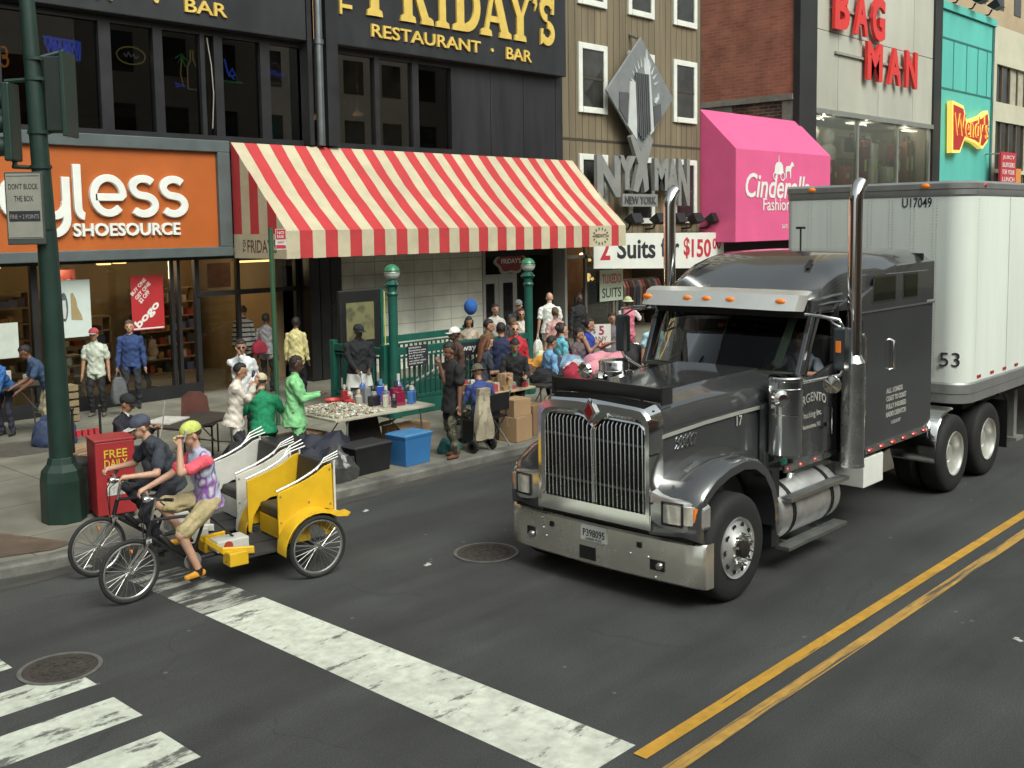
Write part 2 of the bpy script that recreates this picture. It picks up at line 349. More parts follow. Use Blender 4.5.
b=MB(); b.lathe([(.62,.131),(.62,.138),(0,.139)],(6.7,17.3,0),n=36); b.build('sidewalk_cover',M('sidewalk_iron',(.10,.09,.078),.8,.2,.25,6),None,'dark round utility cover in the sidewalk by the shoe shop','manhole cover')
# bits of litter
lt=M('litter_paper',(.5,.5,.46),.8,0,.1,9)
for i,(x,y,l) in enumerate([(7.36,8.2,'flat white scrap on the asphalt left of the manhole by the truck'),(9.3,2.85,'small white scrap on the road right of the double yellow line'),(4.93,10.95,'pale scrap in the gutter beneath the pedicab front wheels'),(8.3,10.4,'tiny pale scrap on the lane between pedicab and truck')]):
    b=MB(); b.obox((x,y,.006),(.08,.04,.006),i*1.1); b.obox((x+.02,y+.015,.012),(.035,.03,.005),i*1.1+.6); b.build('litter_scrap',lt,None,l,'litter')
# ================================================================== LEFT BUILDING (shoe shop below, restaurant above)
FY=19.8
blkmetal=M('dark_window_metal',(.022,.023,.025),.4,.2,.25,2); grey=M('grey_sign_frame',(.10,.122,.125),.5,.2,.15,2)
sgl=glass('shop_glass',(.80,.82,.78),.9); ugl=glass('upper_glass',(.32,.33,.33),1.2); ugl2=glass('tinted_upper_glass',(.25,.26,.26),4.5)
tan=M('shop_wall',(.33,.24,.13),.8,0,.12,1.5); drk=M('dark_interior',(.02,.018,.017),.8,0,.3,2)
panel=M('dark_panel',(.030,.031,.034),.38,.1,.35,1.2,var2=.3,stretch=(2,1,.3))
L=thing('restaurant_building','dark restaurant building with a shoe shop on its ground floor','building',(9,FY,.13))
b=MB()   # carcass
b.box(-6,23.3,24.6,25,.13,14); b.box(-6,23.3,FY+.02,25,13.6,14); b.box(-6.3,-6,FY,25,.13,14); b.box(23.05,23.3,FY+.25,24.6,.13,14)
b.box(-6,14.2,FY+.3,24.6,3.3,5.3); b.box(-6,23.3,FY+.1,24.6,9.2,13.6); b.box(14.2,23.05,FY+.3,24.6,2.75,5.35)
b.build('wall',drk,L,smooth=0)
b=MB(); b.box(3,14.2,24.2,24.58,.14,3.29); b.box(14.0,14.19,20.6,24.2,.14,3.29); b.build('shop_wall',tan,L,smooth=0)
b=MB(); b.box(3,14.2,20.05,24.2,.131,.16); b.build('shop_floor',M('shop_floor_tile',(.2,.17,.13),.4,0,.2,2),L,smooth=0)
b=MB(); b.box(3,14.2,20.2,24.2,3.2,3.28); b.build('shop_ceiling',M('shop_ceiling_board',(.4,.32,.2),.8,0,.1,2),L,smooth=0)
# storefront mullions + panes
b=MB()
for x,w in [(3.1,.08),(5.7,.08),(8.25,.12),(11.05,.07),(11.2,.07),(11.62,.1),(12.62,.07),(14.15,.1)]: b.box(x-w/2,x+w/2,19.95,20.07,.13,3.06)
b.box(3,11.6,19.94,20.08,.13,.40); b.box(3,14.2,19.94,20.08,2.98,3.1); b.box(11.6,14.2,19.93,20.09,2.2,2.3)
b.build('storefront_frame',blkmetal,L,smooth=0)
for x0,x1,z0,z1 in [(3.1,5.66,.4,2.98),(5.74,8.19,.4,2.98),(8.31,11.01,.4,2.98),(11.67,12.58,2.3,2.98),(12.66,14.1,2.3,2.98),(11.67,12.58,.2,2.2)]:
    b=MB(); b.box(x0,x1,20.0,20.012,z0,z1); b.build('pane',sgl,L,smooth=0)
# upper floor: glazing band
b=MB()
for x,w in [(-2,.25),(1,.25),(3.4,.25),(5.6,.25),(7.7,.22),(9.76,.24),(10.86,.2),(12.22,.2),(13.36,.24),(14.48,.2),(15.25,.14),(16.48,.14),(17.7,.2),(18.98,.14),(11.85,.1)]: b.box(x-w/2,x+w/2,FY-.04,FY+.14,5.4,7.76)
b.box(-6,19.05,FY-.06,FY+.16,5.3,5.56); b.box(-6,19.05,FY-.03,FY+.15,7.6,7.8)
b.build('window_frame',blkmetal,L,smooth=0)
xs=[-5.9,-2,1,3.4,5.6,7.7,9.76,10.86,12.22,13.36,14.48,15.25,16.48,17.7,18.98]
for a,c in zip(xs,xs[1:]):
    b=MB(); b.box(a+.13,c-.13,FY+.05,FY+.06,5.56,7.6); b.build('window',ugl2 if 13<a<17 else ugl,L,smooth=0)
b=MB()
for x0,x1 in [(19.06,20.35),(20.37,21.64),(21.66,22.98),(23.0,23.3)]: b.box(x0,x1,FY-.02,FY+.1,5.1,7.8)
b.split('wall_panel',panel,L,smooth=0,bevel=.006)
b=MB(); b.box(-6,14.3,22.5,22.6,6.12,6.32); b.build('bar_rail',M('brown_rail',(.25,.15,.07),.6),L,smooth=0)
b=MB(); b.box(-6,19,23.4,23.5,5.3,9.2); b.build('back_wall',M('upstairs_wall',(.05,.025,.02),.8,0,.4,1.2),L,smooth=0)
for x,y,z in [(15.75,21.2,6.25),(17.2,21.4,6.45)]:
    b=MB(); b.lathe([(.02,.12),(.13,.03),(.15,0),(.13,-.01)],(x,y,z),n=14); b.cyl((x,y,z+.1),(x,y,9.2),.008,n=5); b.build('pendant_lamp',emis('pendant_glow',(1,.55,.25),2.2),L)
b=MB(); b.lathe([(.1,0),(.17,.25),(.16,.25),(0,.05)],(15.75,20.3,5.55),n=12); b.build('planter',M('planter_cream',(.5,.46,.33),.7),L)
# structural column between the sign boards, black pier under the awning
b=MB(); b.box(14.3,14.42,19.5,FY,5.45,14); b.box(14.78,15.1,19.45,FY,5.45,14); b.split('pier',blkmetal,L,smooth=0)
b=MB(); b.cyl((14.6,19.5,5.45),(14.6,19.5,14),.095,n=18); b.cyl((14.6,19.5,7.68),(14.6,19.5,7.78),.12,n=18); b.build('steel_column',M('satin_steel',(.20,.22,.23),.3,.8,.2,2),L)
b=MB()
for x0,x1 in [(14.2,14.46),(14.48,14.76),(14.78,15.1)]: b.box(x0,x1,19.55,20.2,.13,3.4)
b.split('black_pier',M('black_gloss',(.012,.012,.013),.25,0,.3,2),L,smooth=0,bevel=.015)
tile=brickmat('wall_tile',(.56,.56,.49),(.60,.60,.53),(.36,.36,.32),.62,.31,.012,'XZ',0,.5,.3,.35)
b=MB(); b.box(15.1,19.75,19.6,20.2,.13,3.4); b.build('tiled_wall',tile,L,smooth=0)
b=MB(); b.box(19.76,19.86,19.58,20.2,.13,3.3); b.box(23.12,23.22,19.6,20.3,.13,3.2); b.split('door_jamb',M('pale_jamb',(.3,.3,.28),.5,0,.1,3),L,smooth=0)
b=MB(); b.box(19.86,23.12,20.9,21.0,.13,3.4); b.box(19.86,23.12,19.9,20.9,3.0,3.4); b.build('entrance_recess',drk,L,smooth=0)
def door_leaf(x0,x1):
    b=MB(); y0,y1=20.4,20.46
    b.box(x0,x0+.16,y0,y1,.2,2.25); b.box(x1-.16,x1,y0,y1,.2,2.25); b.box(x0+.16,x1-.16,y0,y1,2.0,2.25); b.box(x0+.16,x1-.16,y0,y1,.2,.5)
    d=b.build('door',M('door_frame_white',(.38,.39,.38),.4,.1,.1,3),L,smooth=0)
    b=MB(); b.box(x0+.16,x1-.16,20.42,20.43,.5,2.0); b.build('glass',glass('door_glass',(.2,.2,.2),1.3),L,smooth=0)
door_leaf(20.5,21.2); door_leaf(21.22,21.95)
# sign boards of the restaurant
gold=M('gold_letters',(.62,.44,.10),.45,0,.1,5); bd=M('sign_board',(.026,.028,.032),.45,.1,.3,1.5,var2=.3,stretch=(1,1,.4))
def board(x0,x1,z0,z1,label):
    t=thing('restaurant_sign',label,'sign',((x0+x1)/2,19.5,z0)); b=MB(); b.box(x0,x1,19.5,FY+.02,z0,z1); b.build('board',bd,t,smooth=0,bevel=.02); return t
sr=board(14.96,23.15,7.74,10.4,'dark sign board with big gold western letters above the striped awning')
def lettering(t,par,s,x0,x1,z0,z1,y,mat,d=.05,bold=.0,name='lettering',shear=0):
    return MB().text(s,(x0,y,z0),X,Z,z1-z0,x1-x0,d,bold,'L',shear).build(name,mat,par,smooth=0)
lettering(0,sr,'RESTAURANT',16.1,19.7,8.02,8.32,19.498,gold,bold=.012)
MB().lathe([(.05,0),(.05,.03),(0,.03)],(20.15,19.498,8.15),(0,-1,0),12).build('dot',gold,sr)
lettering(0,sr,'BAR',20.66,21.66,7.98,8.29,19.498,gold,bold=.012)
def slab(ch,x0,w,z0,h,mb):
    """western slab letters: strokes with flared feet"""
    y=19.498; st=w*.30
    K=[0]
    def pl(pts): K[0]+=1; mb.prism([(x0+p[0]*w,z0+p[1]*h) for p in pts],(0,y,0),X,Z,.05+.0017*K[0])
    def foot(cx,b,s=.24): pl([(cx-s,b),(cx+s,b),(cx+s*.9,b+.1),(cx+s*.45,b+.14),(cx-s*.45,b+.14),(cx-s*.9,b+.1)])
    def ftop(cx,t,s=.24): pl([(cx-s,t),(cx-s*.9,t-.1),(cx-s*.45,t-.14),(cx+s*.45,t-.14),(cx+s*.9,t-.1),(cx+s,t)][::-1])
    def stem(cx,b=0,t=1,s=.13): pl([(cx-s,b),(cx+s,b),(cx+s,t),(cx-s,t)])
    def bowl(cx,cz,rx,rz,a0,a1,th=.2,n=14):
        P=[];Q=[]
        for i in range(n+1):
            a=a0+(a1-a0)*i/n; P.append((cx+rx*math.cos(a),cz+rz*math.sin(a))); Q.append((cx+(rx-th)*math.cos(a),cz+(rz-th*.75)*math.sin(a)))
        pl(P+Q[::-1])
    if ch=='F': stem(.27); foot(.27,0); ftop(.27,1); pl([(.3,.86),(.95,.86),(.95,1),(.3,1)]); pl([(.82,.66),(.95,.66),(.95,1),(.82,.95)]); pl([(.3,.47),(.7,.47),(.7,.60),(.3,.60)]); pl([(.6,.38),(.72,.38),(.72,.68),(.6,.68)])
    if ch=='R': stem(.24); foot(.24,0); ftop(.24,1); bowl(.42,.735,.42,.265,-PI/2,PI/2); pl([(.24,.88),(.45,.88),(.45,1),(.24,1)]); pl([(.24,.47),(.45,.47),(.45,.59),(.24,.59)]); pl([(.45,.5),(.68,.5),(.9,.1),(.66,.06)]); foot(.84,0,.2)
    if ch=='I': stem(.5,0,1,.2); foot(.5,0,.42); ftop(.5,1,.42)
    if ch=='D': stem(.24); foot(.2,0); ftop(.2,1); bowl(.42,.5,.53,.5,-PI/2,PI/2,.23); pl([(.2,0),(.45,0),(.45,.15),(.2,.15)]); pl([(.2,.85),(.45,.85),(.45,1),(.2,1)])
    if ch=='A': pl([(.36,1),(.62,1),(.98,.05),(.70,.05)]); pl([(.38,1),(.5,1),(.22,.05),(.08,.05)]); pl([(.25,.28),(.78,.28),(.74,.4),(.28,.4)]); foot(.15,0,.2); foot(.84,0,.22)
    if ch=='Y': pl([(.08,.95),(.34,.95),(.6,.45),(.42,.40)]); pl([(.78,.95),(.92,.95),(.6,.45),(.5,.45)]); stem(.5,0,.5); foot(.5,0); ftop(.2,1,.22); ftop(.85,1,.17)
    if ch=='S': bowl(.5,.74,.42,.26,PI*.1,PI*1.5,.22); bowl(.5,.26,.42,.26,-PI*.9,PI*.5,.22); pl([(.74,.66),(.88,.66),(.9,1),(.78,.95)]); pl([(.1,0),(.22,.05),(.26,.34),(.12,.34)])
    if ch=="'": pl([(.3,1),(.6,1),(.7,.8),(.45,.66),(.5,.8),(.3,.82)])
xx=[(15.95,.98,'F'),(17.0,1.02,'R'),(18.1,.55,'I'),(18.75,1.0,'D'),(19.75,1.05,'A'),(20.72,.98,'Y'),(21.62,.4,"'"),(21.95,.72,'S')]
for x,w,c in xx:
    b=MB(); slab(c,x,w,8.5,1.3 if c!='I' else 1.2,b); b.build('letter',gold,sr,smooth=0)
b=MB(); b.text('TGI',(15.55,19.498,8.42),Z,-X,.36,.95,.05,.02); b.build('lettering',gold,sr,smooth=0)
sl_=board(-3,14.28,7.72,10.4,"dark sign board above the shoe shop windows, ending in gold BAR")
lettering(0,sl_,'BAR',11.32,12.28,7.95,8.22,19.498,gold,bold=.012)
lettering(0,sl_,'RESTAURANT',6.35,9.95,7.95,8.24,19.498,gold,bold=.012)
MB().lathe([(.05,0),(.05,.03),(0,.03)],(10.72,19.498,8.08),(0,-1,0),12).build('dot',gold,sl_)
for x,w,c in xx:
    b=MB(); slab(c,x-9.6,w,8.5,1.3,b); b.build('letter',gold,sl_,smooth=0)
# orange shop sign
t=thing('shoe_shop_sign','orange shoe shop sign with raised white letters in a grey frame','sign',(7.5,19.55,3.05))
b=MB(); x0,x1=2.4,12.24
b.box(x0,x1,19.5,FY+.01,3.05,3.25); b.box(x0,x1,19.5,FY+.01,5.2,5.44); b.box(11.95,x1,19.5,FY+.01,3.25,5.2); b.box(x0,x0+.3,19.5,FY+.01,3.25,5.2); b.build('frame',grey,t,smooth=0,bevel=.015)
b=MB(); b.box(x0+.3,11.95,19.6,FY,3.25,5.2); b.build('panel',M('orange_panel',(.42,.105,.02),.45,0,.1,1.0),t,smooth=0)
def chan(fn,name='letter',w=white):
    b=MB(); fn(b); b.build(name,w,t,smooth=40,bevel=.01)
RK=[0]
def ringstroke(b,pts,wd,y=19.6,d=.085):
    """rounded stroke letter: offset polyline of width wd"""
    RK[0]=(RK[0]+1)%5; d=d+.0021*RK[0]; P=[V(p) for p in pts]; A=[];B=[]
    for i,p in enumerate(P):
        tg=(P[min(i+1,len(P)-1)]-P[max(i-1,0)]).normalized(); nn=V((-tg.y,tg.x)); A.append(p+nn*wd/2); B.append(p-nn*wd/2)
    vs=[];n=len(P)
    for dd in (0,-d):
        for q in A+B: vs.append((q.x,y+dd,q.y))
    fs=[]
    for i in range(n-1):
        fs+=[(i,i+1,n+i+1,n+i),(2*n+i,3*n+i,3*n+i+1,2*n+i+1),(i,2*n+i,2*n+i+1,i+1),(n+i,n+i+1,3*n+i+1,3*n+i)]
    fs+=[(0,n,3*n,2*n),(n-1,3*n-1,4*n-1,2*n-1)]
    b.add(vs,fs)
def arcp(cx,cz,rx,rz,a0,a1,n=18): return [(cx+rx*math.cos(R(a0+(a1-a0)*i/n)),cz+rz*math.sin(R(a0+(a1-a0)*i/n))) for i in range(n+1)]
sw=.15; bz=3.87; xh=.75
def L_y(b): ringstroke(b,[(8.28,bz+xh),(8.3,bz+.3)]+arcp(8.52,bz+.27,.22,.24,190,350,12)+[(8.74,bz+.3)],sw); ringstroke(b,[(8.75,bz+xh)]+[(8.75,bz)]+arcp(8.49,bz-.02,.26,.28,0,-120,14),sw)
def L_l(b): ringstroke(b,[(8.97,4.86),(8.97,4.1)]+arcp(9.09,4.06,.12,.17,180,270,8)[1:],sw)
def L_e(b): ringstroke(b,[(9.3,4.25),(9.84,4.25)]+arcp(9.57,4.28,.295,.335,0,318,26),sw*.95)
def L_s(c):
    def f(b): ringstroke(b,arcp(c,bz+.58,.225,.165,35,250,16)+arcp(c,bz+.235,.235,.175,75,-145,16),sw)
    return f
def L_a(b): ringstroke(b,arcp(7.9,4.22,.30,.33,0,360,26),sw); ringstroke(b,[(8.2,4.58),(8.2,3.86)],sw)
def L_P(b): ringstroke(b,[(6.95,4.92),(6.95,3.86)],sw); ringstroke(b,arcp(7.1,4.62,.34,.3,110,-110,18),sw)
for f in (L_P,L_a,L_y,L_l,L_e,L_s(10.29),L_s(10.94)): chan(f)
MB().text('SHOESOURCE',(8.86,19.598,3.51),X,Z,.25,2.2,.06,.025).build('lettering',white,t,smooth=0)
# neon signs in the upper windows
def neon(name,label,strokes,yy=19.98,r=.014):
    t=thing(name,label,'neon sign',(strokes[0][1][0][0],yy,strokes[0][1][0][1]),group='neon bar signs in the upper windows')
    for mt,pts in strokes: MB().tube([(p[0],yy,p[1]) for p in pts],r,6).build('tube',mt,t)
nb=emis('neon_blue',(.05,.12,.7),1.1); ny=emis('neon_yellow',(.5,.38,.1),.55); ng=emis('neon_green',(.06,.35,.12),.5); nw=emis('neon_white',(.5,.5,.42),.35); no_=emis('neon_orange',(.8,.3,.05),.8)
zig=lambda x0,x1,z0,z1,n:[(x0+(x1-x0)*i/n,(z0 if i%2 else z1)+.03*math.sin(i*7)) for i in range(n+1)]
neon('neon_sign','blue neon script sign in the window beside the signal pole',[(nb,zig(8.72,9.35,6.9,7.2,14)),(nb,zig(8.7,9.33,6.95,7.15,9)),(nb,[(8.68,7.22),(9.38,7.18),(9.36,6.86),(8.72,6.9)])],r=.03)
neon('neon_sign','oval yellow neon sign with white script in a dark window',[(ny,arcp(10.4,7.05,.3,.17,0,360)),(nw,zig(10.25,10.55,7.0,7.08,6))])
neon('neon_sign','neon bottle and palm tree sign in green yellow and blue',[(ny,[(11.62,6.5),(11.62,6.95),(11.7,7.1),(11.7,7.3),(11.76,7.3),(11.76,7.1),(11.84,6.95),(11.84,6.5),(11.62,6.5)]),(ng,[(11.35,7.1),(11.5,7.2),(11.62,7.08),(11.5,7.15),(11.4,7.0),(11.5,7.15),(11.58,6.95)]),(ny,[(11.5,7.1),(11.46,6.8),(11.52,6.55)]),(nb,[(11.32,6.6),(11.58,6.55),(11.34,6.53)])])
neon('neon_sign','small blue neon figure over a green bar in the window',[(nb,[(12.5,7.2),(12.56,6.95),(12.6,6.85),(12.75,6.88),(12.68,7.02),(12.6,6.9),(12.72,6.8)]),(ng,[(12.46,6.74),(12.92,6.74)])],r=.02)
neon('neon_sign','map outline neon sign in white with blue script across it',[(nw,[(13.5,7.0),(13.62,7.2),(13.8,7.25),(13.86,7.15),(13.95,7.28),(14.05,7.1),(14.15,6.95),(14.08,6.78),(13.95,6.72),(13.85,6.82),(13.68,6.78),(13.55,6.84),(13.5,7.0)]),(nb,zig(13.58,14.02,6.95,7.08,10)),(nb,zig(13.6,14.0,6.97,7.04,7))],r=.018)
neon('neon_sign','orange and white neon sign at the left edge of the windows',[(no_,arcp(7.95,6.85,.06,.1,120,-120)),(no_,arcp(7.95,6.7,.07,.1,120,-150)),(nw,[(7.5,6.95),(7.85,6.93)])],r=.02)
# curved cable in front of the glass
MB().tube([(11.95-.0,19.74,7.55),(12.02,19.72,7.0),(12.05,19.72,6.4),(12.0,19.73,5.7)],.012,5).build('hanging_cable',M('cable_grey',(.3,.28,.24),.6),None,'thin pale cable hanging in front of the upper windows','cable')
# shop interior things
bulb=emis('bulb_warm',(1,.78,.42),14)
def ringlamp(x,y,z,label):
    t=thing('ceiling_lamp',label,'lamp',(x,y,z),group='warm lamps inside the shoe shop')
    b=MB(); b.tube([(x+.13*math.cos(a*PI/8),y+.13*math.sin(a*PI/8),z) for a in range(16)],.02,6,closed=True); b.build('ring',emis('ring_warm',(1,.6,.22),2.5),t)
    MB().sph((x,y,z+.03),.05,8,6).build('bulb',bulb,t); MB().cyl((x,y,z),(x,y,3.2),.012,n=5).build('stem',black,t)
for i,(x,y,z) in enumerate([(7.25,20.6,2.72),(8.1,21.5,2.92),(10.2,21.2,2.95),(10.6,22.0,2.9),(11.2,22.5,2.9),(9.6,21.4,2.98)]):
    ringlamp(x,y,z,['brightest ring lamp in the left shop window','ring lamp just behind the left window post','ring lamp in the middle of the main shop window','ring lamp above the red sale poster','ring lamp deepest in the shop near the door','plain spot lamp above the shoe poster'][i])
for x,y,e in [(6,22,22),(9.8,22.2,34),(12.6,22.2,22)]:
    q=bpy.data.lights.new('shop_light','POINT'); q.energy=e; q.color=(1,.75,.45); q.shadow_soft_size=.3; o=bpy.data.objects.new('shop_light',q); COL.objects.link(o); o.location=(x,y,2.8)
rs=lambda a,c:random.uniform(a,c)
shoe=[M('goods%d'%i,c,.7,0,.2,8) for i,c in enumerate([(.3,.05,.04),(.05,.05,.06),(.4,.36,.3),(.1,.12,.25),(.35,.2,.08),(.5,.5,.48)])]
def shelf(x0,x1,y,z0,z1,n,label,name='shoe_rack'):
    t=thing(name,label,'rack',((x0+x1)/2,y,z0)); b=MB()
    for i in range(n): z=z0+(z1-z0)*i/(n-1); b.box(x0,x1,y,y+.35,z,z+.03)
    b.box(x0,x0+.04,y,y+.35,z0,z1); b.box(x1-.04,x1,y,y+.35,z0,z1); b.build('shelving',M('rack_wood',(.28,.2,.12),.7),t,smooth=0)
    b=MB()
    for i in range(n-1):
        z=z0+(z1-z0)*i/(n-1)+.032; x=x0+.1
        while x<x1-.2: b.mat(random.randrange(6)); b.box(x,x+rs(.1,.2),y+.03,y+.25,z,z+rs(.1,.22)); x+=rs(.18,.3)
    b.build('shoes',shoe,t,kind='stuff',smooth=0)
shelf(3.4,7.9,21.6,.16,2.1,6,'tall rack crowded with shoes behind the left window'); shelf(9.75,11.0,22.6,.16,1.7,6,'shoe rack behind the red sale poster'); shelf(12.0,13.6,23.4,.16,2.2,7,'shoe rack at the back beyond the shop door'); shelf(8.6,9.3,20.4,.16,1.15,6,'low stack of shoe boxes below the shoe poster')
shelf(8.4,9.6,23.5,.16,2.3,7,'tall shoe rack deep inside the shop between the posters')
redp=M('red_poster',(.42,.025,.03),.5,0,.08,3)
t=thing('sale_poster','red bogo sale poster hanging in the shoe shop window','poster',(10.5,19.985,1.6)); MB().box(10.16,10.86,19.985,19.994,1.6,2.7).build('sheet',redp,t,smooth=0)
q=Matrix.Rotation(R(45),3,'Y'); xd=V((1,0,1)).normalized(); yd=V((-1,0,1)).normalized()
MB().text('bogo',(10.33,19.984,1.60),V((1,0,.95)),V((-.95,0,1)),.21,.66,.004,.035).build('lettering',white,t,smooth=0)
for i,s in enumerate(['BUY ONE','GET ONE','$2 OFF']): MB().text(s,(10.19+.09*i,19.984,2.30-.085*i),xd,yd,.075 if i<2 else .1,.44 if i<2 else .3,.004,.02).build('lettering',white,t,smooth=0)
MB().box(10.18,10.84,19.98,19.985,1.62,1.645).build('border',white,t,smooth=0)
t=thing('shoe_poster','pale poster showing a sneaker and a sole in the shop window','poster',(8.98,19.985,1.58)); MB().box(8.64,9.32,19.985,19.994,1.58,2.68).build('sheet',M('pale_poster',(.56,.64,.6),.5,0,.06,3),t,smooth=0)
MB().plate(arcp(8.80,2.17,.075,.28,0,360),(0,19.98,0),X,Z).build('sneaker',M('sneaker_print',(.08,.1,.11),.6,0,.6,14),t,smooth=0)
MB().plate([(8.77,2.3),(8.83,2.3),(8.84,2.1),(8.82,1.95),(8.78,1.95),(8.76,2.1)],(0,19.977,0),X,Z).build('laces',M('lace_print',(.5,.52,.5),.6),t,smooth=0)
MB().plate([(8.93,2.42),(8.98,2.44),(9.04,2.3),(9.06,2.15),(9.13,2.0),(9.15,1.9),(8.93,1.92)],(0,19.98,0),X,Z).build('sole',M('sole_print',(.34,.26,.13),.6),t,smooth=0)
t=thing('window_notice','white notice card in the far left shop window','poster',(7.75,19.985,1.2)); MB().box(7.5,7.92,19.985,19.994,1.3,1.95).build('sheet',M('notice',(.5,.55,.5),.6),t,smooth=0)
t=thing('sale_banner','dull red sale banner hung deep inside the shop','poster',(9.8,22.3,1.6)); MB().box(9.45,10.1,22.3,22.31,1.9,2.8).build('sheet',M('dull_red',(.2,.03,.03),.6,0,.4,6),t,smooth=0); MB().text('%',(9.6,22.295,2.1),X,Z,.5,.4,.004).build('lettering',M('dullwhite',(.35,.3,.28),.6),t,smooth=0)
# ================================================================== AWNING
aw=[M('awning_red',(.46,.036,.042),.8,0,.10,2.5,.35,9,var2=.12),M('awning_cream',(.50,.45,.315),.8,0,.10,2.5,.35,9,var2=.14)]
t=thing('striped_awning','red and cream striped awning over the restaurant entrance','awning',(17.6,17.7,3.0))
XA,XB,YFr,YBk=12.3,23.45,17.68,19.56; n=35; w=(XB-XA)/n
top=MB(); val=MB()
for i in range(n):
    x0,x1=XA+w*i,XA+w*(i+1); c=1 if i%2==0 else 0
    K=7; P=[]
    for dz in (0,-.02):
        for q in range(K+1):
            tt_=q/K
            for xx in (x0,x1):
                sag=(.025+.05*abs(math.sin(PI*(xx-XA)/2.78)))*math.sin(PI*tt_)+.014*math.sin(xx*3.1+q*1.7)*math.sin(PI*tt_)
                P.append((xx,YFr+(YBk-YFr)*tt_+sag*.7,3.56+1.86*tt_-sag*.7+dz))
    F=[]
    for q in range(K): a=2*q; F.append((a,a+1,a+3,a+2)); a+=2*(K+1); F.append((a+2,a+3,a+1,a))
    top.mat(c).add(P,F)
    if i in (30,31,32): c=1
    val.mat(c).box(x0,x1,YFr-.012+(.003 if i%2 else 0),YFr+.01,3.0+(.006 if i%2 else 0),3.558)
top.build('canopy',aw,t,smooth=0); val.build('valance',aw,t,smooth=0)
for xs_,nm in ((XA,'side'),(XB,'side')):
    b=MB(); m_=6; d=.02 if xs_==XB else -.0
    for i in range(m_):
        y0=YFr+(YBk-YFr)*i/m_; y1=YFr+(YBk-YFr)*(i+1)/m_; z0=3.56+1.86*i/m_; z1=3.56+1.86*(i+1)/m_
        b.mat(1 if i%2==0 else 0).add([(xs_,y0,3.5),(xs_,y1,3.5),(xs_,y1,z1),(xs_,y0,z0),(xs_+.012,y0,3.5),(xs_+.012,y1,3.5),(xs_+.012,y1,z1),(xs_+.012,y0,z0)],[(0,1,2,3),(7,6,5,4),(0,4,5,1),(3,2,6,7)])
    b.build('side_panel',aw,t,smooth=0)
    b=MB(); b.box(xs_-.006,xs_+.012,YFr+.012,YBk,3.0,3.498); b.build('side_valance',aw[1],t,smooth=0)
br=M('brown_print',(.10,.06,.04),.7,0)
MB().text("FRIDAY'S",(XA-.008,19.05,3.12),-Y,Z,.27,1.05,.004,.0).build('lettering',br,t,smooth=0)
MB().text("TGI",(XA-.008,19.12,3.12),Z,Y,.10,.26,.004,.0).build('lettering',br,t,smooth=0)
b=MB(); cx,cz=XA+w*31.5,3.28
b.text("FRIDAY'S",(cx,YFr-.018,cz-.05),X,Z,.1,.5,.004,.01,'C',arc=.02)
for k in range(14):
    a=2*PI*k/14; b.obox((cx+.31*math.cos(a),YFr-.02,cz+.2*math.sin(a)),(.07,.004,.04),Matrix.Rotation(-a,3,'Y'))
b.build('emblem',br,t,smooth=0)
b=MB()
for x in (XA+.1,15,17.6,20.2,XB-.1): b.cyl((x,YFr+.05,3.5),(x,YBk,5.3),.02,n=6); b.cyl((x,YFr+.05,3.5),(x,YBk,3.45),.02,n=6)
b.cyl((XA,YFr+.05,3.5),(XB,YFr+.05,3.5),.02,n=6); b.build('pipe_frame',steel,t)
# lamp tube under the awning beside the pier, menu frame, entrance roundel
t=thing('strip_light','warm strip light under the left end of the awning','lamp',(13.4,20.4,2.9)); MB().box(13.0,13.9,20.6,20.68,2.86,2.9).build('tube',emis('strip_warm',(1,.6,.2),3),t,smooth=0); MB().box(12.95,13.95,20.55,20.73,2.905,2.95).build('housing',black,t,smooth=0)
t=thing('wall_poster','orange and brown menu poster hanging inside the shop doorway','poster',(12.9,21.2,2.3)); MB().box(12.6,13.2,21.2,21.22,2.3,2.85).build('sheet',M('orange_menu',(.35,.12,.03),.6,0,.5,5),t,smooth=0)
t=thing('menu_frame','small framed menu on the wall left of the restaurant door roundel','frame',(20.4,20.86,2.3)); MB().box(20.15,20.75,20.84,20.88,2.1,2.75).build('frame',M('oldframe',(.22,.18,.13),.5),t,smooth=0); MB().box(20.22,20.68,20.83,20.838,2.17,2.68).build('sheet',M('oldsheet',(.16,.14,.11),.6,0,.4,9),t,smooth=0)
t=thing('entrance_sign','red and white ornate restaurant roundel above the entrance','sign',(21.5,20.2,2.4))
pts=[]
for k in range(40):
    a=2*PI*k/40; rr=1+.1*math.cos(6*a); pts.append((21.45+.62*rr*math.cos(a),2.62+.36*rr*math.sin(a)+(.12*max(0,math.sin(a))**8)))
MB().prism(pts,(0,20.2,0),X,Z,.05).build('plate',M('roundel_white',(.4,.36,.3),.5),t,smooth=0)
pts2=[(21.45+(p[0]-21.45)*.86,2.62+(p[1]-2.62)*.82) for p in pts]; MB().prism(pts2,(0,20.148,0),X,Z,.006).build('field',M('roundel_red',(.22,.03,.03),.5,0,.3,8),t,smooth=0)
MB().text("FRIDAY'S",(21.45,20.14,2.55),X,Z,.14,.8,.004,.02,'C').build('lettering',white,t,smooth=0)
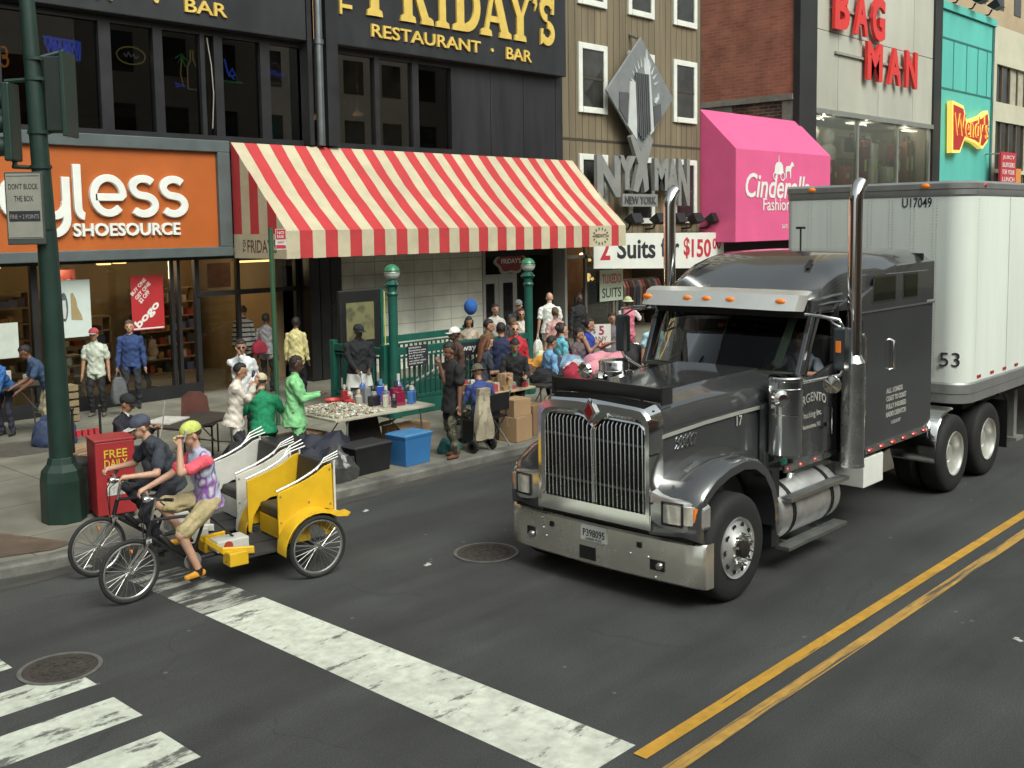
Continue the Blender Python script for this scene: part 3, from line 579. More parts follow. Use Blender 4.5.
# ================================================================== WOOD CLAD BUILDING
wood=M('wood_siding',(.20,.162,.102),.75,0,.2,1.6,stretch=(4,1,.22),var2=.3); groove=M('siding_groove',(.05,.038,.024),.8,0,.2,4)
wf=M('window_white',(.66,.68,.62),.55,0,.08,3)
t=thing('wood_clad_building','olive brown board clad building with white framed windows','building',(26.9,FY,.13))
b=MB(); x0=23.32; bw=.30
i=0
while x0+bw*i<30.38:
    a=x0+bw*i; c=min(a+bw-.022,30.4); b.mat(0).box(a,c,FY,FY+.2,3.3,17); b.mat(1).box(a+bw-.022,min(a+bw,30.4),FY+.015,FY+.2,3.3,17); i+=1
b.mat(1).box(23.32,30.4,FY-.006,FY,6.02,6.1)
b.build('siding',[wood,groove],t,smooth=0)
b=MB(); b.box(23.3,30.4,FY+.2,23,3.3,17); b.box(23.3,23.5,FY+.2,23,.13,3.3); b.box(30.2,30.4,FY-.02,23.4,.13,3.3); b.box(23.5,30.2,23.2,23.4,.13,3.3); b.build('wall',drk,t,smooth=0)
wgl=M('window_glass_dark',(.035,.034,.032),.06,0,.5,1.2)
cur=M('curtain',(.13,.10,.07),.8,0,.4,3)
def cwin(x0,x1,z0,z1):
    f=.17; b=MB(); y0,y1=FY-.07,FY-.002
    b.box(x0,x0+f,y0,y1,z0,z1); b.box(x1-f,x1,y0,y1,z0,z1); b.box(x0+f,x1-f,y0,y1,z1-f,z1); b.box(x0+f,x1-f,y0-.03,y1,z0,z0+f)
    w=b.build('window',wf,t,smooth=0,bevel=.008)
    zm=(z0+z1)/2; b=MB(); b.box(x0+f,x1-f,FY-.03,FY-.004,z0+f,z1-f); b.build('pane',wgl,w,smooth=0)
    b=MB(); b.box(x0+f,x1-f,FY-.045,FY-.03,zm-.03,zm+.03); b.build('rail',groove,w,smooth=0)
for z0,z1 in [(9.93,11.95),(6.85,8.85),(3.6,5.66),(13,15)]:
    for x in (24.0,26.4,28.8): cwin(x,x+1.34,z0,z1)
# logo sign: diamond skyline, letters
sg=M('sign_grey',(.22,.235,.24),.5,.3,.12,3); sg2=M('sign_light',(.55,.58,.57),.45,.2,.08,3); sg3=M('sign_mid',(.10,.105,.11),.5,.3,.12,3)
sh=lambda pts:[(26.5+x,7.5+z) for x,z in pts]
t=thing('diamond_sign','grey diamond shaped sign with a skyline relief above big grey letters','sign',(26.5,19.4,4.15),group=None)
MB().prism(sh([(0,1.72),(-1.72,0),(0,-1.7),(1.72,0)]),(0,19.43,0),X,Z,.07).build('diamond',sg,t,smooth=0,bevel=.02)
b=MB()
for a in range(20,165,14):
    c,s_=math.cos(R(a)),math.sin(R(a)); 
    p=V((.15+.55*c,.1+.75*s_)); q2=V((.15+.98*c*.8,.1+1.12*s_*.95)); n2=V((-s_,c))*.035
    if abs(q2.x)/1.72+abs(q2.y)/1.72<1: b.prism(sh([tuple(p-n2),tuple(p+n2),tuple(q2)][::-1]),(0,19.357,0),X,Z,.012)
b.build('ray',sg2,t,smooth=0)
def bar(pts,mt,d): MB().prism(sh(pts),(0,19.358,0),X,Z,d).build('tower',mt,t,smooth=0)
bar([(-1.12,-.5),(-1.1,0),(-.62,0),(-.62,-1.0)],sg3,.02); bar([(-.72,-.98),(-.6,.35),(-.25,.35),(-.28,-1.38)],sg2,.05)
b=MB()
for i in range(7): b.prism(sh([(-.26+.1*i,-1.4+abs(i-2.6)*.09),(-.36+.1*i,.62),(-.29+.1*i,.62),(-.19+.1*i,-1.4+abs(i-2.6)*.09)]),(0,19.358,0),X,Z,.07+.004*(i%2))
b.build('tower',sg3,t,smooth=0)
bar([(.42,-1.2),(.1,.85),(.12,1.05),(.2,1.1),(.25,1.38),(.3,1.1),(.38,1.05),(.4,.85),(.62,-1.05)],sg2,.04); bar([(.66,-.95),(.62,-.3),(.98,-.2),(1.02,-.62)],sg3,.03)
bar([(.66,-.2),(.7,-.05),(.82,-.02),(.86,.12),(.9,-.04),(.84,-.12),(.74,-.22)],sg2,.033)
lg=M('sign_letter',(.27,.275,.265),.5,.3,.12,3)
for s_,x0,x1,z0,z1 in [('N',24.3,25.42,4.4,5.62),('Y',25.3,26.2,4.62,5.64),('M',27.15,27.9,4.62,5.62),('A',27.82,28.5,4.5,5.64),('N',28.45,29.1,4.15,5.66)]:
    b=MB(); b.text(s_,(x0,19.45,z0),X,Z,z1-z0,x1-x0,.12,.05); b.build('letter',lg,t,smooth=0)
b=MB(); b.prism(sh([(-.60,-1.3),(-.46,-1.2),(-.05,-1.75),(.42,-1.2),(.56,-1.35),(.24,-2.1),(.34,-2.85),(.12,-2.95),(.02,-2.5),(-.22,-2.95),(-.48,-2.9),(-.2,-2.1)]),(0,19.45,0),X,Z,.13); b.build('letter',lg,t,smooth=0)
b=MB(); b.box(25.55,27.35,19.36,19.45,4.12,4.5); b.build('letter_board',lg,t,smooth=0); MB().text('NEW YORK',(25.65,19.355,4.19),X,Z,.24,1.6,.02,.02).build('lettering',sg3,t,smooth=0)
MB().cyl((26.5,19.5,9.2),(26.5,19.8,9.35),.05,n=8).build('bracket',steel,t)
MB().box(26.2,26.8,19.5,19.79,4.6,4.9).build('bracket',steel,t)
# banner and floodlights
t=thing('suit_banner','white banner reading 2 Suits for $150.00 under the floodlights','banner',(27.4,19.2,2.2))
b=MB(); b.prism([(23.95,2.32),(30.95,2.06),(30.95,3.26),(23.95,3.34)],(0,19.23,0),X,Z,.03); b.build('sheet',M('banner_white',(.66,.67,.62),.6,0,.05,2),t,smooth=0)
rl=M('red_letters',(.45,.03,.045),.6,0,.1,4); bl=M('black_letters',(.02,.02,.028),.6,0)
def bt(s,x0,x1,z0,h,m_): MB().text(s,(x0,19.198,z0),V((1,0,-.02)),Z,h,x1-x0,.004,.025).build('lettering',m_,t,smooth=0)
bt('2',24.25,24.72,2.55,.7,rl); bt('Suits',25.05,27.0,2.56,.62,bl); bt('for',27.3,28.3,2.55,.62,bl); bt('$',28.55,28.9,2.46,.68,rl); bt('150',29.0,30.15,2.48,.6,rl); bt('00',30.25,30.75,2.72,.36,rl)
fl=None
for i,x in enumerate([24.4,26.0,27.3,28.35,29.35,30.4]):
    if fl is None:
        fl=thing('floodlight','','floodlight',(0,0,0),local=True,group='floodlights along the top of the suit banner')
        b=MB(); b.loft([[(-.2,-.1,.14),(.2,-.1,.14),(.2,.12,.30),(-.2,.12,.30)],[(-.24,-.34,.22),(.24,-.34,.22),(.24,-.2,.5),(-.24,-.2,.5)]]); b.build('lamp_head',black,fl,smooth=0)
        MB().tube([(0,.4,.0),(0,.1,.02),(0,0,.18)],.03,6).build('arm',black,fl)
        fl.location=(x,19.4,3.42); o=fl
    else: o=dup(fl,(x,19.4,3.42))
    o['label']=['floodlight half hidden at the right edge of the striped awning','floodlight under the NEW YORK letters','third floodlight along the banner from the awning','floodlight just right of the far chrome exhaust pipe','floodlight second from the pink canopy','floodlight beside the pink canopy at the banner end'][i]
# suit shop ground floor
t=thing('suit_shop_front','dim suit shop front with glass door below the white banner','shop front',(27,20,.13))
b=MB()
for x in (23.55,24.55,25.9,26.05): b.box(x-.05,x+.05,19.98,20.06,.13,3.2)
b.box(23.5,26.05,19.98,20.06,2.6,2.7); b.build('frame',M('shop_alu',(.16,.15,.13),.45,.4,.2,3),t,smooth=0)
b=MB(); b.box(24.6,25.85,20,20.01,.3,2.6); b.build('pane',sgl,t,smooth=0)
b=MB(); b.box(23.6,30.1,22.4,22.5,.14,3.2); b.build('back_wall',M('suit_shop_wall',(.10,.055,.03),.8,0,.5,1.5),t,smooth=0)
gw=emis('gold_glow',(1,.65,.25),4)
for i in range(22): 
    x=26.2+i*.19+rs(-.05,.05); z=rs(1.5,2.9); y=rs(20.6,22)
    if i<9:
        tt=thing('hanging_lamp','small warm hanging lamp inside the suit shop','lamp',(x,y,z),group='small warm lamps inside the suit shop'); MB().sph((x,y,z),rs(.05,.1),8,6).build('bulb',gw,tt); MB().cyl((x,y,z),(x,y,3.3),.01,n=4).build('cord',black,tt)
tt=thing('garment_rail','rail crowded with dark suits inside the suit shop','rail',(28,21.3,.13),group=None)
MB().tube([(26.3,21.3,.13),(26.3,21.3,1.75),(30.0,21.3,1.75),(30.0,21.3,.13)],.025,6).build('frame',steel,tt)
sm=[M('suit%d'%i,c,.85,0,.2,6) for i,c in enumerate([(.03,.03,.035),(.12,.09,.06),(.05,.06,.12),(.2,.17,.13),(.25,.05,.07)])]
for i in range(20):
    x=26.4+.18*i; b=MB(); b.loft([[(x-.05,21.1,1.72),(x+.05,21.1,1.72),(x+.05,21.5,1.72),(x-.05,21.5,1.72)],[(x-.07,21.0,1.5),(x+.07,21.0,1.5),(x+.07,21.6,1.5),(x-.07,21.6,1.5)],[(x-.06,21.05,.7),(x+.06,21.05,.7),(x+.06,21.55,.7),(x-.06,21.55,.7)]]); b.build('suit',sm[i%5],tt,smooth=0)
q=bpy.data.lights.new('suit_shop_light','POINT'); q.energy=45; q.color=(1,.7,.4); q.shadow_soft_size=.2; o=bpy.data.objects.new('suit_shop_light',q); COL.objects.link(o); o.location=(28,21,2.9)
t=thing('tuxedo_sign','pale green hand lettered TUXEDO SUITS sign in the suit shop window','sign',(25.9,19.93,1.6)); MB().box(25.15,26.3,19.93,19.95,1.25,2.2).build('board',M('pale_green',(.36,.42,.33),.6,0,.1,3),t,smooth=0)
for s_,z,m_ in (('TUXEDO',1.78,rl),('SUITS',1.35,bl)): MB().text(s_,(25.25,19.928,z),X,Z,.3,.95,.003,.01).build('lettering',m_,t,smooth=0)
# ================================================================== PINK CANOPY BUILDING
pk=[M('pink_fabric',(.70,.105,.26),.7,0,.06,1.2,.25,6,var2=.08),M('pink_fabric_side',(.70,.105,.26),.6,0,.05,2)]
t=thing('pink_canopy','large pink box canopy with white script lettering and a carriage emblem','awning',(33.8,18.45,2.9))
xa,xb,yf,yb=30.45,37.1,18.45,19.85
b=MB(); b.add([(xa,yf,2.95),(xb,yf,2.95),(xb,yf,6.0),(xa,yf,6.0)],[(0,1,2,3)]); b.build('front_panel',pk[0],t,smooth=0)
b=MB(); b.add([(xa,yf,6.0),(xb,yf,6.0),(xb,yb,7.38),(xa,yb,7.38)],[(0,1,2,3)]); b.build('canopy',pk[0],t,smooth=0)
for x in (xa,xb): b=MB(); b.add([(x,yf,2.95),(x,yb,2.95),(x,yb,7.38),(x,yf,6.0)],[(0,1,2,3)]); b.build('side_panel',pk[1],t,smooth=0)
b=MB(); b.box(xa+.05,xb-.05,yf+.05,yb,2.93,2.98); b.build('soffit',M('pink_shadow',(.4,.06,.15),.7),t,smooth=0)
MB().text('Cinderella',(30.95,yf-.012,4.42),V((1,0,-.01)),Z,.82,4.5,.01,.012,'L',.22).build('lettering',white,t,smooth=0)
MB().text('Fashion',(32.2,yf-.012,3.98),X,Z,.42,1.85,.01,.0).build('lettering',white,t,smooth=0)
MB().text('2nd FL',(33.5,yf-.012,3.36),X,Z,.14,.4,.01,.0).build('lettering',white,t,smooth=0)
b=MB()
cz=5.28; y=yf-.014
for cx_,rr in ((32.98,.14),(33.5,.16)): b.lathe([(rr,0),(rr,.012),(rr-.04,.012),(rr-.04,0)],(cx_,y,cz-.12),(0,-1,0),16)
b.plate([(32.95,cz),(33.02,cz-.06),(33.45,cz-.06),(33.55,cz+.05),(33.52,cz+.25),(33.4,cz+.36),(33.27,cz+.38),(33.26,cz+.6),(33.23,cz+.6),(33.22,cz+.38),(33.08,cz+.34),(32.97,cz+.22)],(0,y-.002,0),X,Z)
b.plate([(33.7,cz+.12),(33.72,cz-.2),(33.77,cz-.2),(33.8,cz+.06),(34.0,cz+.06),(34.05,cz-.18),(34.1,cz-.18),(34.1,cz+.15),(34.2,cz+.25),(34.3,cz+.24),(34.28,cz+.34),(34.16,cz+.42),(34.02,cz+.26),(33.75,cz+.24)],(0,y-.002,0),X,Z)
b.build('carriage_emblem',white,t,smooth=0)
t=thing('low_shop_building','low shop building hidden behind the pink canopy','building',(33.7,FY,.13)); b=MB(); b.box(30.42,36.98,FY+.06,25,2.6,7.3); b.box(30.42,36.98,21.5,25,.13,2.6); b.build('wall',drk,t,smooth=0); b=MB(); b.box(30.5,36.9,20.0,20.05,.13,2.6); b.build('shop_window',wgl,t,smooth=0)
# ================================================================== LUGGAGE SHOP BUILDING (white facade, brick flank)
t=thing('luggage_shop_building','white faced shop building with a tall brick side wall and black corner pier','building',(43.5,FY,.13))
brk=brickmat('red_brick',(.42,.135,.08),(.32,.098,.06),(.28,.18,.13),.42,.13,.016,'YZ',.5,.9,.5,.3)
b=MB(); b.box(37.0,38,FY+.12,30,8.42,18); b.build('brick_wall',brk,t,smooth=0)
brk2=brickmat('old_brick',(.20,.075,.045),(.10,.04,.03),(.2,.17,.13),.42,.13,.022,'YZ',.5,.95,.6,.6)
b=MB(); b.box(37.0,38,FY+.12,30,.13,8.2); b.build('lower_brick_wall',brk2,t,smooth=0)
b=MB(); b.box(36.9,38,FY+.12,30,8.2,8.42); b.box(36.97,37,FY+.12,20.4,7.2,8.2); b.box(36.97,37,22.6,24.0,7.2,8.2); b.build('concrete_band',M('old_concrete',(.22,.2,.165),.9,0,.3,2,.3,30),t,smooth=0)
b=MB(); b.box(36.95,38.3,FY-.15,FY+.12,.13,18); b.box(49.9,50.75,FY-.1,FY+.3,.13,18); b.split('black_pier',M('pier_black',(.018,.018,.017),.5,0,.3,1),t,smooth=0)
wp=M('white_panel',(.47,.47,.40),.5,0,.12,.7,var2=.22,stretch=(1,1,.3)); jn=M('panel_joint',(.25,.25,.22),.7)
b=MB()
for x0,x1 in [(38.3,40.35),(40.38,44.1),(44.13,47.7),(47.73,49.9)]:
    for z0,z1 in [(8.0,11.0),(11.03,14.6),(14.63,18)]: b.box(x0,x1,FY,FY+.3,z0,z1)
b.build('facade_panel',wp,t,smooth=0); MB().box(38.3,49.9,FY+.06,FY+.4,8,18).build('joint_backing',jn,t,smooth=0)
b=MB(); b.box(38.3,49.9,FY-.12,FY+.3,7.78,7.98); b.box(38.3,49.9,FY-.02,FY+.3,4.6,4.8)
for x in (38.35,42.3,46.25,49.8): b.box(x-.07,x+.07,FY+.0,FY+.14,4.8,7.78)
b.build('window_frame',M('alu_frame',(.30,.31,.28),.4,.5,.1,3),t,smooth=0)
for x0,x1 in [(38.42,42.23),(42.37,46.18),(46.32,49.73)]: MB().box(x0,x1,FY+.06,FY+.07,4.8,7.78).build('pane',glass('display_glass',(.85,.87,.82),.8),t,smooth=0)
b=MB(); b.box(38.3,49.9,22.6,22.8,4.6,8); b.box(38.3,38.4,20,22.6,4.6,8); b.box(49.8,49.9,20,22.6,4.6,8); b.box(38.3,49.9,20,22.6,4.5,4.62); b.box(38.3,49.9,FY+.2,22.8,7.8,7.95); b.box(37.9,50.5,FY+.3,23,.13,4.55); b.build('display_wall',M('display_beige',(.36,.31,.22),.8,0,.25,1),t,smooth=0)
for x in (39.0,43,48.7): MB().box(x,x+1.2,20.4,20.7,7.7,7.76).build('ceiling_light',emis('display_tube',(1,.97,.9),2.5),t,smooth=0)
for x in (40.3,44.2,48.2):
    q=bpy.data.lights.new('display_light','POINT'); q.energy=60; q.color=(1,.95,.85); q.shadow_soft_size=.03; o=bpy.data.objects.new('display_light',q); COL.objects.link(o); o.location=(x,20.35,7.68)
# hanging display goods
gd=[M('wine_fabric',(.16,.02,.03),.8,0,.3,4),M('white_fabric',(.55,.53,.5),.8,0,.15,4),M('rose_fabric',(.4,.1,.12),.8,0,.2,4),M('brown_leather',(.18,.08,.03),.5,0,.3,4),M('black_fabric',(.02,.02,.022),.8,0,.3,4)]
def bag(x,y,z,w,h,m_,lab):
    tt=thing('display_bag',lab,'bag',(x,y,z),group='bags shown in the upstairs luggage window')
    MB().box(x-w/2,x+w/2,y-.2,y+.2,z,z+h).build('body',m_,tt,smooth=30,bevel=.05); MB().tube([(x-w*.25,y,z+h-.01),(x-w*.2,y,z+h+.18),(x+w*.2,y,z+h+.18),(x+w*.25,y,z+h-.01)],.025,6).build('handle',gd[4],tt)
    MB().box(x-w*.2,x+w*.1,y-.22,y-.205,z+h*.45,z+h*.7).build('price_tag',M('tag_green',(.45,.75,.2),.6),tt,smooth=0)
k=0
BL=['wine bag hanging below the white mannequin head upstairs','brown bag low in the first upstairs display window','rose bag low in the middle display window','tall wine garment bag beside the middle window post','white bag low in the right hand display window','tall white garment bag by the second window post','rose bag high in the right hand display window','brown garment bag at the far end of the upstairs window','wine bag high in the middle display window','black bag high in the middle display window','striped brown garment bag second from the end of the upstairs window','wine garment bag third from the end of the upstairs window']
for x,z,w,h,c in [(40.7,5.1,1.0,1.0,0),(41.6,5.0,.7,.9,3),(43.2,5.0,.8,.9,2),(44.0,4.8,.6,2.0,0),(47.2,5.0,.9,1.0,1),(45.9,4.8,.6,2.2,1),(47.4,6.3,.8,.7,2),(49.4,4.8,.35,2.5,3),(45.0,6.3,.7,.8,0),(43.1,6.5,.7,.6,4),(48.9,4.8,.35,2.4,3),(48.4,4.8,.35,2.3,0)]:
    bag(x,20.45+.2*(k%3),z,w,h,gd[c],BL[k]); k+=1
MB().box(38.5,49.7,20.3,21.3,4.7,4.79).build('display_shelf',M('plinth',(.4,.36,.28),.7),None,'long beige display shelf along the upstairs shop window','shelf',smooth=0)
t2=thing('display_rack','chrome rail rack holding bags behind the upstairs shop window','rack',(44,21.2,4.8)); b=MB(); b.tube([(42.5,21.1,4.8),(42.5,21.1,7.2),(48,21.1,7.2),(48,21.1,4.8)],.04,6); b.build('frame',chrome2,t2); b=MB(); b.box(42.6,47.9,20.9,21.3,6.22,6.27); b.box(42.6,47.9,20.9,21.3,4.95,4.99); b.split('shelf',chrome2,t2,smooth=0)
def mannequin(x,y,z,m_,lab):
    tt=thing('mannequin',lab,'mannequin',(x,y,z)); b=MB(); b.sph((x,y,z+2.25),(.26,.28,.36),12,10); b.tube([(x,y,z+2.1),(x,y,z+1.9)],.10,8); b.build('head',M('mannequin_white',(.6,.58,.53),.4),tt)
    b=MB(); b.loft([[(x+a*math.cos(t_),y+c*math.sin(t_),z+zz) for t_ in [k*PI/6 for k in range(12)]] for zz,a,c in [(0.02,.6,.4),(.9,.45,.3),(1.2,.38,.25),(1.6,.52,.3),(1.85,.48,.25),(1.98,.14,.12)]]); b.build('dress',m_,tt)
mannequin(40.6,21.0,4.95,gd[3],'mannequin in a brown dress in the first upstairs display window'); mannequin(42.0,21.0,4.85,gd[1],'mannequin in a white dress by the first upstairs window post'); mannequin(46.9,21.6,4.9,gd[0],'mannequin in a wine dress in the third upstairs display window')
redl=M('red_channel',(.62,.03,.025),.4,0,.06,3); redr=M('red_return',(.25,.06,.05),.5,0)
t=thing('bag_man_sign','bold red raised letters on the white facade panels','sign',(43.6,19.7,9.4))
for s_,x0,x1,z0,z1 in [('B',39.5,40.95,11.1,12.9),('A',41.25,42.65,11.1,12.8),('G',42.85,44.25,11.05,12.85),('M',42.45,44.1,9.4,10.95),('A',44.5,46.0,9.4,10.95),('N',46.3,47.7,9.4,11.0)]:
    MB().text(s_,(x0,19.65,z0),X,Z,z1-z0,(x1-x0)*.88,.13,.04).build('letter',redl,t,smooth=0)
MB().box(40,47.5,19.7,FY+.001,10.2,10.3).build('mounting_rail',jn,t,smooth=0); MB().box(39.6,44.2,19.7,FY+.001,11.9,12.0).build('mounting_rail',jn,t,smooth=0)
# ================================================================== TURQUOISE AND CREAM BUILDINGS
tq=M('turquoise',(.105,.50,.43),.55,0,.08,.8,var2=.16,stretch=(1.5,1,.25)); tqd=M('turquoise_groove',(.025,.14,.13),.7)
t=thing('turquoise_building','bright turquoise building front with panel grooves and a burger shop sign','building',(54.3,FY,.13))
b=MB(); b.box(50.75,57.9,FY,25,.13,13.75); b.build('wall',tq,t,smooth=0)
b=MB(); b.box(50.75,57.95,FY-.12,FY,13.45,13.8); b.build('cornice',tq,t,smooth=0)
b=MB()
for z in (13.4,12.1,9.75): b.box(50.8,57.85,FY-.02,FY-.002,z,z+.09)
for x in (52.4,54.1,55.6,56.9): b.box(x,x+.05,FY-.02,FY-.002,9.8,12.1)
b.box(50.78,50.9,FY-.05,FY-.002,5,13.4); b.box(57.6,57.75,FY-.05,FY-.002,5.2,13.4); b.build('groove',tqd,t,smooth=0)
b=MB(); b.box(50.8,57.8,FY-.2,FY-.004,4.9,5.2); b.build('lower_band',M('tq_band',(.1,.2,.19),.5),t,smooth=0)
for i,x in enumerate([52.2,54.3,56.6]):
    o=dup(fl,(x,19.5,13.85),0,['rooftop floodlight at the left of the turquoise front','rooftop floodlight in the middle of the turquoise front','rooftop floodlight at the right of the turquoise front'][i],'floodlights on top of the turquoise building')
    o.scale=(1.5,1.5,1.5)
yl=emis('sign_yellow',(.95,.6,.12),.55); rr_=M('sign_red',(.45,.025,.02),.4,0,.1,4)
t=thing('burger_sign','red and yellow script burger sign on the turquoise wall','sign',(53.9,19.5,6.8))
b=MB(); b.prism([(51.6,6.75),(52.6,6.8),(53.2,7.5),(54.6,7.35),(55.6,7.1),(56.3,7.5),(56.45,8.6),(56.2,9.05),(55.4,8.75),(53.4,8.35),(52.9,9.05),(51.5,9.2)],(0,19.7,0),X,Z,.25); b.build('outline',yl,t,smooth=0)
b=MB(); b.prism([(51.72,6.9),(52.5,6.92),(53.15,7.62),(54.6,7.48),(55.6,7.25),(56.2,7.6),(56.32,8.5),(56.15,8.88),(55.4,8.6),(53.3,8.2),(52.85,8.9),(51.62,9.03)],(0,19.447,0),X,Z,.02); b.build('field',rr_,t,smooth=0)
MB().text("Wendy's",(51.75,19.425,7.25),V((1,0,.0)),Z,1.45,4.5,.05,.0,'L').build('lettering',yl,t,smooth=0)
MB().text("Wendy's",(51.75,19.372,7.25),V((1,0,.0)),Z,1.45,4.5,.01,-.012,'L').build('lettering',rr_,t,smooth=0)
cr=M('cream_stone',(.52,.50,.38),.7,0,.1,.6,var2=.12)
t=thing('cream_building','cream office building with ribbon windows beyond the turquoise front','building',(66,FY,.13))
b=MB()
for z0,z1 in [(.13,4),(8.7,9.7),(11.65,13.6),(6,6.2)]: b.box(57.95,90,FY,FY+.4,z0,z1)
b.box(57.95,90,FY+.4,26,.13,13.55); b.box(57.95,58.35,FY-.02,FY+.4,.13,13.6); b.build('wall',cr,t,smooth=0)
for z0,z1 in [(9.7,11.65),(6.2,8.7),(4,6)]:
    x=58.4
    while x<80: 
        w=MB().box(x,x+1.1,FY+.18,FY+.24,z0,z1).build('window',wgl if rs(0,1)<.6 else M('blind',(.35,.34,.26),.7,0,.2,3),t,smooth=0); MB().box(x+1.1,x+1.22,FY+.1,FY+.3,z0,z1).build('mullion',M('brown_mullion',(.12,.09,.06),.6),t,smooth=0); x+=1.22
t=thing('tan_tower','tall tan office tower behind the cream building','building',(90,30,.13)); b=MB(); b.box(62,120,30,50,.13,60); b.build('wall',M('tan_stone',(.36,.28,.18),.8,0,.15,.4),t,smooth=0)
for z in range(20,58,4):
    for x in range(64,118,4): MB().box(x,x+1.6,29.95,30.1,z,z+2.2).build('window',wgl,t,smooth=0)
t=thing('blade_sign','red vertical blade sign lettered LUNCH & DINNER','sign',(58.1,19,5.0)); MB().box(57.0,59.3,19,19.12,4.6,7.0).build('board',rl,t,smooth=0)
for i,s_ in enumerate(['JUICY','BURGERS','FOR YOUR','LUNCH','&','DINNER']): MB().text(s_,(58.15,18.995,6.6-.37*i),X,Z,.24,None if s_=='&' else 1.8,.01,.0,'C').build('lettering',white,t,smooth=0)
MB().cyl((57.0,19.06,6.9),(57.0,19.9,6.9),.04,n=6).build('bracket',steel,t)
MB().box(59.4,60.2,19.02,19.14,4.6,6.2).build('panel',M('sign_orange',(.6,.25,.05),.5),t,smooth=0)
# far end of the street: blocks beyond, and the side behind the viewer that windows and chrome reflect
fb=M('far_stone',(.5,.45,.37),.8,0,.15,.3); fb2=M('far_brick',(.20,.11,.08),.85,0,.2,.4)
def block(x0,x1,y0,y1,h,m_,face,label):
    t=thing('street_block',label,'building',((x0+x1)/2,(y0+y1)/2,0)); MB().box(x0,x1,y0,y1,.0,h).build('wall',m_,t,smooth=0)
    b=MB(); z=4.5
    while z<h-2.5:
        u=(x0 if face in 'NS' else y0)+1.5; ue=(x1 if face in 'NS' else y1)-2
        while u<ue:
            if face=='N': b.box(u,u+1.5,y1-.1,y1+.04,z,z+2)
            else: b.box(x1-.1,x1+.04,u,u+1.5,z,z+2)
            u+=3
        z+=3.6
    b.build('windows',wgl,t,smooth=0,kind='stuff')
block(-30,-2,-24,-12,16,fb,'N','stone block across the street behind the viewer'); block(0,22,-24,-12,12,fb2,'N','brick block across the street behind the viewer'); block(24,60,-24,-12,19,fb,'N','tall stone block across the street to the right')
block(-40,-16,12,60,18,fb2,'E','brick block on the far corner of the side street')
# ================================================================== TRUCK
tp=M('truck_paint',(.105,.109,.113),.16,.6,.10,1.2,coat=1); bchr=M('bumper_chrome',(.82,.80,.71),.26,.88,.14,1.4); tpd=M('truck_gap',(.008,.008,.009),.6)
amber=emis('amber_lens',(.75,.20,.02),.12); redl_=M('red_lens',(.45,.02,.02),.2,0,.1,5,coat=.6)
lens=M('lamp_lens',(.62,.60,.52),.08,.3,.2,14,coat=1); tglass=glass('truck_glass',(.32,.36,.32),.35); frost=M('scuffed_alu',(.64,.65,.64),.42,.85,.2,6,.15,30)
CY=6.36
T=thing('semi_truck','dark grey long nosed semi truck with chrome grille stopped in the road','truck',(10.6,CY,0))
def part(n,b,m,par=None,**k): return b.build(n,m,par or T,**k)
# hood
def hs(x,w,zt,zb=.8):
    h=[(0,zt+.005),(.30*w,zt),(.55*w,zt-.008),(.60*w,zt-.035),(.86*w,zt-.06),(.95*w,zt-.095),(w,zt-.17),(w+.012,zt-.30),(w+.006,zt-.34),(w+.012,zt-.40),(w+.02,zt-.75),(w+.02,zb)]
    return [(x,CY-a,z) for a,z in h[::-1]]+[(x,CY+a,z) for a,z in h[1:]]
b=MB(); SE=[hs(8.06,.665,1.905),hs(8.12,.675,1.925),hs(8.3,.69,1.94),hs(8.7,.735,1.97),hs(9.2,.81,1.995),hs(9.7,.885,2.01),hs(10.12,.935,2.02)]
b.loft(SE,ring=False); part('hood',b,tp,smooth=28)
b=MB()   # pale coach line along hood and cab side
for s_ in (-1,1):
    pts=[(8.02,.68,1.595),(8.3,.707,1.62),(8.7,.752,1.655),(9.2,.828,1.69),(9.55,.885,1.71)]
    b.loft([[(x,CY+s_*(w+.008),z-.018),(x,CY+s_*(w+.016),z-.018),(x,CY+s_*(w+.016),z+.018),(x,CY+s_*(w+.008),z+.018)] for x,w,z in pts])
b.split('coach_line',M('pale_line',(.36,.36,.33),.35,.2,.1,5),T,smooth=0)
b=MB(); b.loft([[(8.17,CY-.62,1.9),(8.2,CY-.62,1.9),(8.17,CY-.62,2.04),(8.14,CY-.62,2.04)],[(8.12,CY,1.93),(8.15,CY,1.93),(8.10,CY,2.07),(8.07,CY,2.07)],[(8.17,CY+.72,1.9),(8.2,CY+.72,1.9),(8.17,CY+.72,2.04),(8.14,CY+.72,2.04)]]); b.box(8.15,8.32,CY-.64,CY-.62,1.88,2.05); b.box(8.15,8.32,CY+.72,CY+.74,1.88,2.05); part('bug_deflector',b,M('deflector_black',(.016,.016,.016),.55,0,.2,3),smooth=20)
# grille surround
gx=7.88
b=MB()
outer=[(-.70,.78),(-.70,1.74),(-.665,1.84),(-.60,1.885),(0,1.915),(.60,1.885),(.665,1.84),(.70,1.74),(.70,.78)]
inner=[(-.615,.885),(-.615,1.66),(-.59,1.705),(-.54,1.725),(-.13,1.74),(0,1.63),(.13,1.74),(.54,1.725),(.59,1.705),(.615,1.66),(.615,.885)]
def ringpt(P,x): return [V((x,CY+p[0],p[1])) for p in P]
def resamp(P,n):
    P=[V(p) for p in P]; d=[0]
    for a,c in zip(P,P[1:]): d.append(d[-1]+(c-a).length)
    o=[]
    for i in range(n):
        t=d[-1]*i/(n-1); k=max(j for j in range(len(d)) if d[j]<=t+1e-9); k=min(k,len(P)-2); o.append(P[k]+(P[k+1]-P[k])*((t-d[k])/(d[k+1]-d[k])))
    return o
n=41; O=resamp([V((p[0],p[1])) for p in outer],n); I=[]
